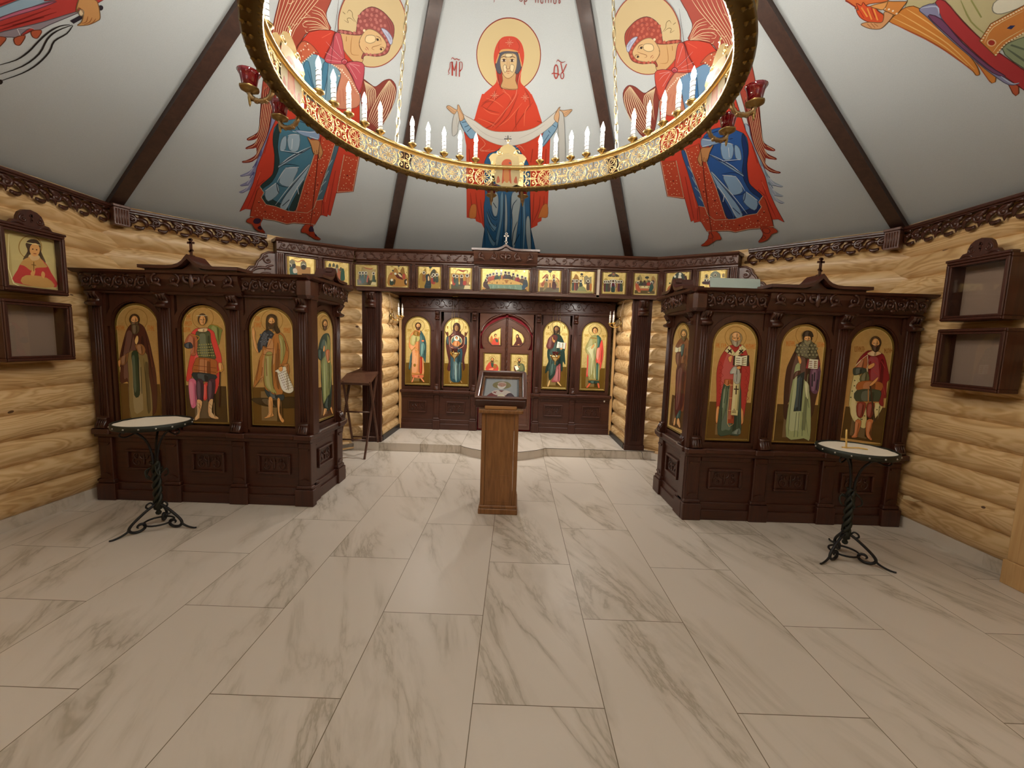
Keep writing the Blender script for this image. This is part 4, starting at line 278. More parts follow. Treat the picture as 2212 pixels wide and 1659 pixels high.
'l2':[[1,69,50,23,0,-420,724,367,727,376,38,-409,24],[3,138,106,44,9.9,184,2006,153,1907,77,1833,-25,1803,-123,1827,-193,1896,-215,1994,-183,2093,-107,2167,-6,2196,92,2173,162,2104],[2,181,114,47,11.5,-314,2064,-319,1966],[2,181,114,47,9.9,-317,2015,-294,2016],[2,181,114,47,11.5,-284,2065,-289,1967],[2,181,114,47,9.9,-285,2059,-267,2017,-287,2010],[2,181,114,47,11.5,-256,2066,-261,1968],[2,181,114,47,9.9,-261,1973,-238,1974],[2,181,114,47,11.6,-354,1932,-359,1847],[2,181,114,47,9.9,-357,1890,-333,1890],[2,181,114,47,11.6,-328,1933,-332,1848],[2,181,114,47,9.9,-328,1927,-310,1891,-330,1884],[2,181,114,47,11.6,-298,1934,-302,1849],[2,181,114,47,9.9,-302,1854,-279,1854],[2,181,114,47,11.6,-271,1935,-275,1850],[2,181,114,47,9.9,-271,1930,-248,1931],[2,181,114,47,11.6,-241,1936,-245,1851],[2,181,114,47,9.9,-243,1893,-220,1894],[2,181,114,47,11.6,-379,1817,-383,1726],[2,181,114,47,10.0,-383,1731,-360,1732],[2,181,114,47,11.6,-350,1818,-355,1727],[2,181,114,47,10.0,-351,1813,-327,1814],[2,181,114,47,11.6,-324,1819,-328,1728],[2,181,114,47,10.0,-326,1772,-303,1773],[2,181,114,47,11.6,-295,1819,-300,1729],[2,181,114,47,9.9,-296,1813,-278,1774,-298,1767],[2,181,114,47,11.6,-267,1820,-271,1730],[2,181,114,47,10.0,-271,1735,-248,1735],[0,111,122,60,0,135,1882,218,1877,340,1807,320,1724,243,1490,82,1798],[2,160,122,48,16.5,135,1882,251,1869,339,1790],[0,200,64,58,0,-257,1689,-168,1791,-84,1810,66,1814,179,1752,208,1654,251,1490,309,1259,280,991,217,702,136,589,116,1086,-187,1076,-300,837,-385,818,-338,1071,-276,1307,-159,1643],[0,200,106,138,0,-325,836,-199,824,-190,485,-223,330,-309,302,-345,599],[0,200,64,58,0,-59,744,34,764,5,491,-73,463],[0,74,82,56,0,-146,1742,96,1758,122,1585,179,1355,182,1239,-111,1246,-149,1511],[4,143,138,82,15.0,-141,1494,-98,1498,-54,1503,-11,1507,32,1511,76,1515,119,1519],[4,143,138,82,15.0,-135,1445,-91,1448,-47,1452,-3,1456,42,1459,86,1463,130,1467],[4,143,138,82,15.0,-129,1395,-91,1398,-52,1400,-13,1403,25,1406,64,1408,102,1411,141,1414],[4,143,138,82,15.1,-123,1345,-84,1348,-45,1350,-5,1352,34,1354,73,1357,113,1359,152,1361],[4,143,138,82,15.1,-117,1296,-77,1298,-37,1299,3,1301,43,1303,83,1305,123,1306,163,1308],[0,160,90,60,0,-326,1637,-239,1706,-142,1643,-132,1511,-175,1311,-276,1307,-236,1442,-385,1470],[0,44,53,64,0,-383,1503,-264,1540,-227,1442,-354,1430],[0,154,90,44,0,-127,1262,190,1231,217,1089,194,938,-25,939,-251,974,-198,1193],[2,106,52,24,10.1,-219,1109,200,1072],[2,106,52,24,10.1,-231,1025,196,988],[2,106,52,24,10.1,-111,1246,-133,961],[2,106,52,24,10.1,-11,1249,-25,939],[2,106,52,24,10.1,90,1236,85,942],[0,31,44,51,0,-251,974,194,938,121,817,-65,811,-199,824],[0,60,37,52,0,-182,824,-56,811,-81,454,-183,451],[0,60,37,52,0,37,823,173,836,123,478,19,424],[0,208,168,120,0,-192,451,-92,420,-145,196,-157,110,-237,55,-248,107,-177,229],[0,208,168,120,0,32,424,119,470,86,221,201,130,183,95,23,150],[2,138,90,52,6.8,-186,400,-121,334],[2,138,90,52,6.8,-172,332,-124,265],[2,138,90,52,6.8,43,390,100,341],[2,138,90,52,6.8,40,322,94,272],[2,58,28,20,23.6,273,1007,235,328],[0,201,147,86,0,255,1174,321,1160,341,1043,281,999,251,1090],[2,176,136,44,13.3,-257,1689,-92,1645,-164,1543],[2,176,136,44,13.5,213,989,351,1060],[0,216,180,138,0,-102,1793,66,1814,46,1748,-87,1744],[0,76,54,32,0,72,1982,53,1921,9,1882,-44,1880,-85,1917,-98,1977,-79,2038,-35,2077,18,2079,59,2043],[0,201,147,86,0,46,1959,32,1905,0,1871,-37,1870,-65,1902,-74,1956,-60,2010,-29,2044,9,2045,37,2013],[2,74,44,24,8.3,-55,1968,-22,1969],[2,74,44,24,8.3,-5,1970,28,1971],[2,138,90,48,6.6,-14,1968,-19,1937,-8,1935],[2,138,58,36,8.3,-31,1914,-1,1915],[2,216,208,176,8.3,-123,2038,85,2047]],
'l3':[[1,92,66,22,0,-395,723,389,749,397,24,-394,23],[0,58,42,16,0,-385,520,46,534,419,564,414,359,-162,374,-379,452],[3,138,106,44,9.9,212,1998,182,1897,106,1821,4,1791,-97,1815,-169,1886,-193,1985,-162,2086,-86,2161,16,2190,116,2167,188,2096],[2,181,114,47,11.5,-291,2064,-294,1970],[2,181,114,47,9.9,-291,2059,-268,2059],[2,181,114,47,11.5,-263,2065,-266,1971],[2,181,114,47,9.9,-264,2017,-241,2018],[2,181,114,47,11.5,-235,2065,-238,1972],[2,181,114,47,9.9,-235,2059,-216,2019,-236,2011],[2,181,114,47,11.6,-315,1949,-318,1858],[2,181,114,47,9.9,-315,1944,-292,1944],[2,181,114,47,11.6,-285,1949,-288,1859],[2,181,114,47,9.9,-286,1905,-263,1906],[2,181,114,47,11.6,-258,1950,-261,1860],[2,181,114,47,9.9,-259,1944,-240,1907,-260,1899],[2,181,114,47,11.6,-228,1951,-231,1861],[2,181,114,47,9.9,-231,1866,-208,1867],[2,181,114,47,11.5,-202,1952,-205,1862],[2,181,114,47,9.9,-202,1947,-179,1948],[2,181,114,47,11.6,234,1867,231,1774],[2,181,114,47,9.9,233,1863,257,1863],[2,181,114,47,11.6,260,1868,258,1775],[2,181,114,47,9.9,259,1821,282,1821],[2,181,114,47,11.6,287,1869,284,1776],[2,181,114,47,9.9,287,1863,305,1822,285,1815],[2,181,114,47,11.6,313,1870,311,1776],[2,181,114,47,9.9,311,1781,334,1782],[2,181,114,47,11.6,340,1871,338,1777],[2,181,114,47,9.9,340,1866,363,1867],[0,201,147,86,0,-365,1840,-339,1866,-310,1760,-320,1710,-306,1612,-261,1464,-272,1381,-328,1462,-356,1610,-376,1774],[0,44,51,60,0,-168,1765,-67,1817,47,1738,19,1622,-76,1503,-176,1517,-247,1382,-275,1547],[0,90,100,112,0,-181,1723,-192,1708,-214,1708,-224,1722,-213,1736,-191,1737],[0,90,100,112,0,-118,1725,-129,1710,-151,1710,-161,1724,-150,1738,-128,1739],[0,90,100,112,0,-55,1727,-66,1712,-87,1712,-98,1726,-87,1740,-65,1741],[0,90,100,112,0,9,1729,-2,1714,-24,1714,-35,1728,-23,1742,-2,1743],[0,90,100,112,0,-158,1661,-169,1646,-191,1646,-201,1660,-190,1674,-168,1675],[0,90,100,112,0,-95,1663,-106,1648,-128,1648,-138,1662,-127,1676,-105,1677],[0,90,100,112,0,-31,1665,-43,1650,-64,1650,-75,1664,-63,1678,-42,1679],[0,90,100,112,0,32,1667,21,1652,-1,1652,-11,1666,0,1680,22,1681],[0,90,100,112,0,-185,1598,-196,1583,-218,1582,-228,1596,-217,1611,-195,1611],[0,90,100,112,0,-122,1600,-133,1585,-155,1584,-165,1598,-154,1613,-132,1614],[0,90,100,112,0,-58,1602,-70,1587,-91,1586,-102,1600,-90,1615,-69,1616],[0,90,100,112,0,5,1604,-6,1589,-28,1588,-38,1602,-27,1617,-5,1618],[0,160,106,52,0,47,1738,132,1782,214,1744,276,1597,314,1433,275,1215,164,1145,95,1076,185,658,81,583,-102,648,-166,765,-195,932,-353,733,-372,775,-291,1063,-252,1249,-189,1384,-168,1517,-76,1503],[0,143,138,80,0,130,1725,212,1694,256,1464,183,1212,149,1211,173,1462],[0,143,138,80,0,-131,1352,4,1390,-21,1122,3,787,66,620,-101,699,-163,866],[2,106,58,24,11.6,46,1689,21,1390,-5,1089,17,703],[2,106,58,24,11.7,-176,1517,-77,1470,40,1474],[2,106,58,24,11.7,-181,1367,-81,1346,37,1366],[2,106,58,24,11.7,88,1426,139,1461,99,1210],[2,106,58,24,11.7,-116,1286,-110,952],[2,106,58,24,11.6,244,1629,289,1432],[2,106,58,24,11.7,-235,1249,-315,861],[2,106,58,24,11.7,-189,1117,-211,948],[0,47,58,60,0,-160,697,14,601,200,607,180,496,12,525,-89,538],[0,201,147,86,0,-89,538,-13,524,-21,259,3,200,-135,144,-185,154,-81,240],[0,201,147,86,0,76,518,130,512,115,264,196,112,152,73,88,211],[0,232,223,192,0,53,1058,265,1157,277,1099,310,932,392,732,353,655,269,644,169,708,108,925,94,1026],[4,109,90,60,10.1,118,1001,147,1014,176,1027,205,1039,234,1052,263,1065],[4,109,90,60,10.1,137,960,172,975,207,990,242,1005,277,1020],[4,109,90,60,10.1,156,918,190,933,224,947,257,961,291,975],[4,109,90,60,10.1,175,877,208,890,240,903,272,917,305,930],[4,109,90,60,10.1,195,835,226,848,257,860,288,873,319,885],[4,109,90,60,10.1,214,794,253,809,293,825,333,840],[4,109,90,60,10.1,233,752,271,767,309,781,347,795],[4,109,90,60,10.1,252,711,288,724,324,737,361,750],[0,201,147,86,0,113,1102,181,1146,196,1079,153,1044],[0,160,106,52,0,165,1162,300,1200,321,1050,295,999,264,1132],[0,60,44,24,0,-76,2062,9,2114,106,2068,118,1905,165,1791,98,1756,50,1837,-50,1834,-84,1784,-97,1914],[0,74,56,32,0,98,1989,80,1932,37,1895,-16,1894,-57,1927,-72,1984,-54,2041,-10,2078,42,2079,83,2046],[0,201,147,86,0,72,1968,59,1917,29,1885,-9,1884,-38,1914,-48,1964,-35,2014,-4,2046,33,2047,62,2017],[0,67,48,26,0,-50,1959,-23,1941,12,1935,47,1943,75,1963,66,1896,30,1847,-12,1846,-45,1893],[2,74,44,24,8.2,-29,1976,4,1977],[2,74,44,24,8.2,21,1977,55,1978],[2,138,90,48,6.6,13,1975,8,1947,19,1945],[2,138,58,36,8.3,-4,1925,27,1926]],
'ls':[[1,74,44,16,0,-298,702,479,689,512,41,-278,52],[3,138,106,44,15.8,261,2014,230,1939,151,1882,46,1859,-55,1876,-127,1925,-151,1995,-122,2067,-47,2124,55,2149,159,2136,235,2087],[0,31,58,51,0,-21,1764,227,1786,300,1593,290,1238,337,803,259,214,-51,264,-142,848,-147,1257,-268,1362,-189,1594],[0,109,116,70,0,149,1767,281,1629,290,1238,342,984,228,508,-49,334,-106,844,-130,1222,60,1352,144,1594],[2,58,68,36,13.1,180,1524,130,1175,153,643],[2,58,68,36,12.8,17,1215,-32,838,-6,486],[2,58,68,36,13.3,242,991,192,638],[0,138,148,96,0,-21,1183,54,1179,73,563,-28,401],[0,31,58,51,0,-264,1462,-49,1458,-92,1255,-252,1295],[0,160,90,52,0,62,1430,248,1443,210,1224,131,1201],[0,201,147,86,0,-50,1441,-9,1543,34,1508,5,1422],[0,201,147,86,0,131,1192,250,1231,228,1179],[0,201,147,86,0,-33,243,82,234,21,146,-94,96],[0,201,147,86,0,219,229,299,216,357,69,316,76],[0,28,44,34,0,-49,334,228,508,259,214,-32,252],[0,90,64,32,0,174,1995,149,1940,88,1905,14,1902,-43,1933,-64,1985,-40,2038,20,2074,93,2078,153,2048],[0,201,147,86,0,138,1974,120,1926,77,1895,25,1893,-16,1921,-30,1967,-13,2014,30,2045,81,2047,123,2020],[0,74,48,24,0,-34,1962,4,1946,52,1942,101,1950,141,1969,130,1906,79,1860,20,1858,-26,1901],[2,74,44,24,12.6,-5,1978,42,1980],[2,74,44,24,12.7,65,1981,112,1983],[2,138,90,48,10.1,53,1979,47,1952,62,1951],[2,138,58,36,12.6,30,1932,73,1934]],
'rs':[[1,74,50,16,0,-255,731,454,733,476,105,-299,80],[3,138,106,44,15.2,364,2025,346,1948,266,1892,143,1872,8,1894,-101,1954,-153,2037,-131,2117,-43,2173,85,2190,216,2163,318,2103],[0,106,58,28,0,-7,1932,326,1912,482,1735,471,1542,359,1406,430,1018,381,513,224,453,-12,307,-91,963,-95,1347,-165,1482,-188,1726,-263,1760],[0,74,28,20,0,-95,1347,339,1405,331,1007,326,589,-15,324,-113,961],[0,44,74,68,0,24,1762,186,1797,143,1579,37,1576],[2,47,16,10,16.2,63,1322,40,977,49,458],[2,47,16,10,15.6,264,1368,280,834],[0,44,68,60,0,239,490,228,317,36,290,68,357],[1,216,201,160,0,-260,1742,-122,1726,17,1754,43,1661,-102,1623,-263,1637],[0,90,44,24,0,-191,1621,49,1627,72,1391,-51,1349,-181,1447],[0,201,147,86,0,-28,269,38,281,20,137,-59,121],[0,201,147,86,0,127,280,201,303,300,160,242,131,121,192],[0,74,56,32,0,276,2005,257,1951,189,1919,95,1919,12,1955,-29,2011,-9,2066,62,2099,157,2096,238,2060],[0,201,147,86,0,236,1986,225,1938,177,1909,111,1910,51,1940,21,1990,33,2038,82,2067,149,2065,207,2034],[0,60,44,24,0,17,1985,71,1966,135,1958,196,1964,241,1981,241,1918,188,1873,114,1873,42,1920],[2,74,44,24,13.4,52,2000,113,1999],[2,74,44,24,13.2,143,1998,202,1997],[2,138,90,48,10.6,128,1997,126,1970,146,1967],[2,138,58,36,13.3,110,1950,164,1949]],
'r1':[[1,90,64,22,0,-382,739,396,738,409,46,-388,41],[3,138,106,44,9.8,193,1963,175,1865,110,1791,14,1761,-86,1785,-164,1854,-199,1951,-181,2049,-116,2123,-20,2152,80,2129,158,2060],[2,181,114,47,11.5,-350,1840,-343,1755],[2,181,114,47,9.8,-347,1797,-324,1798],[2,181,114,47,11.5,-324,1841,-317,1756],[2,181,114,47,9.8,-324,1834,-301,1799,-320,1792],[2,181,114,47,11.5,-301,1841,-294,1756],[2,181,114,47,9.8,-294,1761,-272,1762],[2,181,114,47,11.5,-251,1835,-245,1758],[2,181,114,47,9.8,-251,1830,-228,1831],[2,181,114,47,11.5,-219,1836,-212,1759],[2,181,114,47,9.8,-216,1798,-193,1799],[2,181,114,47,11.5,-186,1837,-179,1760],[2,181,114,47,9.8,-185,1830,-163,1800,-182,1793],[2,181,114,47,11.5,201,1838,209,1751],[2,181,114,47,9.8,201,1831,224,1796,205,1789],[2,181,114,47,11.5,229,1839,236,1752],[2,181,114,47,9.8,236,1757,259,1758],[2,181,114,47,11.5,256,1840,264,1753],[2,181,114,47,9.8,257,1835,280,1835],[2,181,114,47,11.5,282,1840,290,1754],[2,181,114,47,9.8,286,1798,309,1799],[2,181,114,47,11.5,310,1841,318,1755],[2,181,114,47,9.8,311,1835,334,1799,315,1792],[2,181,114,47,11.5,338,1842,346,1756],[2,181,114,47,9.8,346,1760,368,1761],[2,181,114,47,11.5,366,1843,374,1756],[2,181,114,47,9.8,366,1838,389,1839],[0,156,47,42,0,-179,1714,-104,1799,123,1822,225,1694,307,1433,325,1235,306,900,279,375,231,348,189,728,-111,1120,-143,1103,-194,631,-205,359,-240,375,-265,881,-299,1281,-263,1547],[2,122,28,28,8.2,-277,1513,-223,1466,-269,1415],[2,122,28,28,8.3,-238,1440,-184,1392,-229,1341],[2,122,28,28,8.3,-264,1365,-211,1317,-256,1266],[2,122,28,28,8.3,-225,1292,-172,1243,-217,1192],[2,122,28,28,8.3,-252,1216,-198,1168,-244,1116],[2,122,28,28,8.3,-213,1142,-159,1094,-204,1042],[2,122,28,28,8.3,-239,1066,-185,1018,-231,966],[2,122,28,28,8.3,-200,992,-146,944,-191,892],[2,122,28,28,8.3,-227,916,-173,867,-218,815],[2,122,28,28,8.4,-187,842,-133,793,-179,741],[2,122,28,28,8.3,211,1397,257,1349,220,1298],[2,122,28,28,8.3,251,1324,297,1275,260,1224],[2,122,28,28,8.3,225,1248,270,1200,234,1148],[2,122,28,28,8.3,264,1174,310,1126,273,1075],[2,122,28,28,8.3,238,1099,284,1050,247,999],[2,122,28,28,8.3,278,1025,324,976,287,924],[2,122,28,28,8.3,252,948,298,900,261,848],[2,122,28,28,8.3,292,874,338,825,301,774],[2,122,28,28,8.4,265,798,311,749,275,697],[0,201,138,80,0,-244,629,-194,631,-205,355,-240,375],[0,201,138,80,0,204,644,262,561,279,372,231,348],[0,56,74,58,0,-150,1086,-25,1073,156,1096,220,560,242,135,42,119,-180,120,-186,631],[0,90,108,82,0,-148,969,-70,1022,-60,719,-131,378],[2,32,48,42,10.0,-89,1054,-110,718],[2,32,48,42,10.1,-136,633,-134,207],[2,32,48,42,10.1,111,471,106,147],[2,32,48,42,10.1,170,558,217,219],[0,92,108,100,0,73,146,214,253,242,135],[1,138,60,34,0,-33,1173,25,1175,27,1058,60,487,97,479,103,338,-19,339,-18,805],[2,216,164,104,8.3,-30,1173,-19,339,103,338],[2,216,164,104,8.3,-37,1064,29,1067],[2,216,164,104,8.4,-26,822,39,824],[2,216,164,104,8.4,-19,586,51,588],[1,154,80,34,0,-140,1170,-25,1173,-26,1090,-80,1046,-145,1086],[2,216,164,104,8.3,-146,1094,-80,1050,-23,1093],[1,183,174,122,0,14,1291,154,1296,159,962,159,493,29,499,27,958],[2,44,28,20,21.6,86,1060,94,893],[2,44,28,20,21.6,46,992,135,991],[2,44,28,20,10.1,52,580,119,577],[2,44,28,20,10.1,46,554,125,548],[2,44,28,20,10.1,66,609,99,607],[1,192,182,132,0,-112,1798,6,1671,-31,1620,-107,1643,-186,1698],[1,192,182,132,0,123,1822,216,1743,45,1598,-39,1620,80,1755],[2,44,28,20,23.0,-131,1732,-57,1669],[2,44,28,20,23.0,-66,1734,-125,1663],[2,44,28,20,23.0,81,1657,151,1733],[2,44,28,20,23.0,83,1726,154,1667],[0,201,147,86,0,-96,1519,-110,1585,-47,1620,-42,1554,-61,1487],[0,154,156,144,0,-54,1322,-4,1407,61,1417,127,1328,138,1112,47,1109,41,1275,-42,1273],[0,201,147,86,0,62,1409,126,1427,130,1378,82,1368],[1,44,36,24,0,-14,1613,272,1630,282,1432,-15,1436],[1,232,220,174,0,13,1622,127,1606,236,1629,241,1431,133,1441,18,1432],[2,106,90,60,11.5,31,1573,110,1567],[2,106,90,60,11.5,142,1576,220,1589],[2,106,90,60,11.5,34,1532,114,1526],[2,106,90,60,11.5,146,1535,224,1548],[2,106,90,60,11.5,38,1491,118,1485],[2,106,90,60,11.5,150,1494,228,1507],[2,106,90,60,11.5,42,1449,121,1444],[2,106,90,60,11.5,153,1453,231,1466],[0,138,122,88,0,113,1949,97,1884,45,1842,-24,1840,-84,1878,-110,1942,-95,2007,-43,2049,26,2051,86,2013],[0,201,147,86,0,82,1925,72,1867,36,1831,-13,1829,-55,1863,-75,1920,-65,1977,-29,2013,19,2015,62,1981],[0,138,128,104,0,-79,1914,-40,1894,6,1888,51,1897,86,1919,84,1844,43,1788,-12,1787,-63,1839],[2,74,44,24,8.2,-53,1933,-9,1935],[2,74,44,24,8.2,13,1935,57,1937],[2,138,90,48,6.5,2,1933,0,1900,14,1899],[2,138,58,36,8.2,-13,1876,27,1878],[0,195,149,96,0,68,2000,57,1969,21,1949,-26,1948,-65,1965,-82,1995,-70,2026,-34,2046,12,2048,51,2030]],
'r2':[[1,74,52,20,0,-369,734,420,737,422,34,-371,33],[3,138,106,44,9.8,240,2042,224,1942,159,1867,62,1838,-40,1861,-120,1932,-157,2030,-141,2129,-76,2204,20,2233,122,2210,202,2140],[2,181,114,47,11.4,-317,1919,-308,1826],[2,181,114,47,9.8,-317,1912,-293,1872,-312,1865],[2,181,114,47,11.4,-288,1920,-279,1827],[2,181,114,47,9.8,-279,1832,-256,1832],[2,181,114,47,11.4,-262,1921,-252,1828],[2,181,114,47,9.8,-261,1916,-239,1916],[2,181,114,47,11.4,-233,1921,-223,1829],[2,181,114,47,9.8,-228,1874,-205,1875],[2,181,114,47,11.4,-206,1922,-197,1829],[2,181,114,47,9.8,-206,1916,-182,1876,-201,1869],[2,181,114,47,11.4,-177,1923,-168,1830],[2,181,114,47,9.8,-168,1835,-145,1836],[2,181,114,47,11.4,265,1913,274,1828],[2,181,114,47,9.8,274,1833,297,1834],[2,181,114,47,11.4,291,1914,301,1829],[2,181,114,47,9.8,292,1909,315,1909],[2,181,114,47,11.4,321,1915,330,1830],[2,181,114,47,9.8,325,1872,348,1873],[2,181,114,47,11.4,347,1915,356,1831],[2,181,114,47,9.8,347,1909,371,1874,352,1867],[2,181,114,47,11.4,376,1916,385,1832],[2,181,114,47,9.8,385,1836,408,1837],[0,58,32,24,0,-67,1902,195,1894,260,1749,327,1587,357,1390,374,1158,341,855,281,482,94,679,-155,839,-175,467,-232,533,-271,1003,-267,1369,-226,1536,-148,1736],[0,90,58,84,0,181,1417,350,1456,374,1158,346,956,224,1019],[2,35,32,44,26.4,225,1319,241,1087],[2,35,32,44,26.4,262,1353,272,1188],[2,35,32,44,26.5,334,1223,323,1022],[0,143,154,110,0,-105,1474,-20,1526,-12,1378,107,1182,191,1018,260,684,307,91,189,95,-148,118,-155,839,-127,1208],[2,88,100,74,11.6,-123,1008,-121,503,-108,128],[2,88,100,74,11.7,3,591,3,115],[2,88,100,74,11.7,53,593,69,117],[2,88,100,74,11.7,120,595,151,137],[2,88,100,74,11.6,141,1017,169,597,268,141],[2,88,100,74,11.7,168,917,227,683],[0,181,188,148,0,91,1182,182,1101,192,851,134,933],[1,28,42,44,0,-53,1293,72,1364,75,1014,84,619,-56,606,-40,927],[2,56,80,90,11.6,26,1246,41,626],[2,56,80,90,11.6,-31,1244,-27,641],[0,74,44,32,0,-127,1208,-107,1341,-12,1378,-5,1312,-68,1276],[0,201,147,86,0,-42,1509,-94,1656,-68,1673,-13,1576,-11,1518],[1,138,44,52,0,104,1596,310,1595,342,1521,313,1413,82,1422],[1,239,224,184,0,131,1605,208,1596,297,1594,304,1421,217,1418,127,1432],[2,106,74,52,13.2,137,1556,191,1558],[2,106,74,52,13.2,222,1559,276,1560],[2,106,74,52,13.2,141,1520,195,1522],[2,106,74,52,13.2,226,1523,280,1524],[2,106,74,52,13.2,144,1484,198,1485],[2,106,74,52,13.2,230,1486,284,1488],[2,106,74,52,13.2,148,1447,202,1449],[2,106,74,52,13.2,233,1450,288,1452],[0,85,82,60,0,-5,1937,126,1933,209,1846,254,1732,258,1618,128,1605,-7,1642,-128,1704,-135,1769,-64,1870],[0,125,122,94,0,-94,1844,-104,1823,-128,1822,-143,1843,-133,1864,-108,1865],[0,125,122,94,0,-29,1846,-39,1825,-63,1824,-77,1845,-67,1866,-43,1867],[0,125,122,94,0,37,1848,27,1827,2,1826,-12,1847,-2,1868,22,1869],[0,125,122,94,0,102,1850,92,1829,67,1828,53,1849,63,1870,87,1871],[0,125,122,94,0,167,1852,157,1831,133,1830,118,1851,128,1872,153,1873],[0,125,122,94,0,232,1855,222,1833,198,1832,183,1853,193,1875,218,1875],[0,125,122,94,0,-63,1786,-73,1765,-98,1764,-112,1785,-102,1806,-78,1807],[0,125,122,94,0,2,1788,-8,1767,-32,1766,-47,1787,-37,1808,-12,1809],[0,125,122,94,0,67,1790,57,1769,33,1768,18,1789,28,1810,53,1811],[0,125,122,94,0,133,1792,123,1771,98,1770,84,1791,94,1812,118,1813],[0,125,122,94,0,198,1795,188,1773,163,1772,149,1793,159,1815,183,1815],[0,125,122,94,0,263,1797,253,1775,229,1774,214,1795,224,1817,249,1817],[0,125,122,94,0,-81,1727,-92,1705,-116,1704,-131,1725,-120,1747,-96,1747],[0,125,122,94,0,-16,1729,-26,1707,-51,1706,-65,1727,-55,1749,-31,1750],[0,125,122,94,0,49,1731,39,1709,15,1708,0,1729,10,1751,35,1752],[0,125,122,94,0,114,1733,104,1711,80,1710,65,1731,75,1753,100,1754],[0,125,122,94,0,180,1735,170,1713,145,1713,131,1733,141,1755,165,1756],[0,125,122,94,0,245,1737,235,1715,211,1715,196,1735,206,1757,231,1758],[0,125,122,94,0,-51,1668,-61,1647,-85,1646,-100,1667,-90,1689,-65,1689],[0,125,122,94,0,15,1671,5,1649,-20,1648,-34,1669,-24,1691,0,1691],[0,125,122,94,0,80,1673,70,1651,45,1650,31,1671,41,1693,65,1694],[0,125,122,94,0,145,1675,135,1653,111,1652,96,1673,106,1695,131,1696],[0,125,122,94,0,211,1677,201,1655,176,1654,162,1675,172,1697,196,1698],[0,125,122,94,0,276,1679,266,1657,242,1656,227,1677,237,1699,261,1700],[0,44,28,16,0,136,1984,125,1933,84,1900,30,1898,-17,1928,-39,1979,-27,2030,13,2062,67,2064,114,2034],[0,201,147,86,0,112,1965,105,1920,77,1891,39,1890,6,1916,-11,1961,-4,2006,24,2034,62,2036,96,2009],[0,125,122,94,0,-13,1956,17,1940,54,1936,89,1943,116,1961,115,1901,83,1858,40,1856,0,1897],[2,74,44,24,8.2,7,1971,41,1973],[2,74,44,24,8.2,58,1973,93,1974],[2,138,90,48,6.5,50,1971,48,1946,60,1944],[2,138,58,36,8.2,39,1927,70,1928],[0,28,18,12,0,-46,2009,-30,2091,40,2120,117,2095,150,2007,51,2023]],
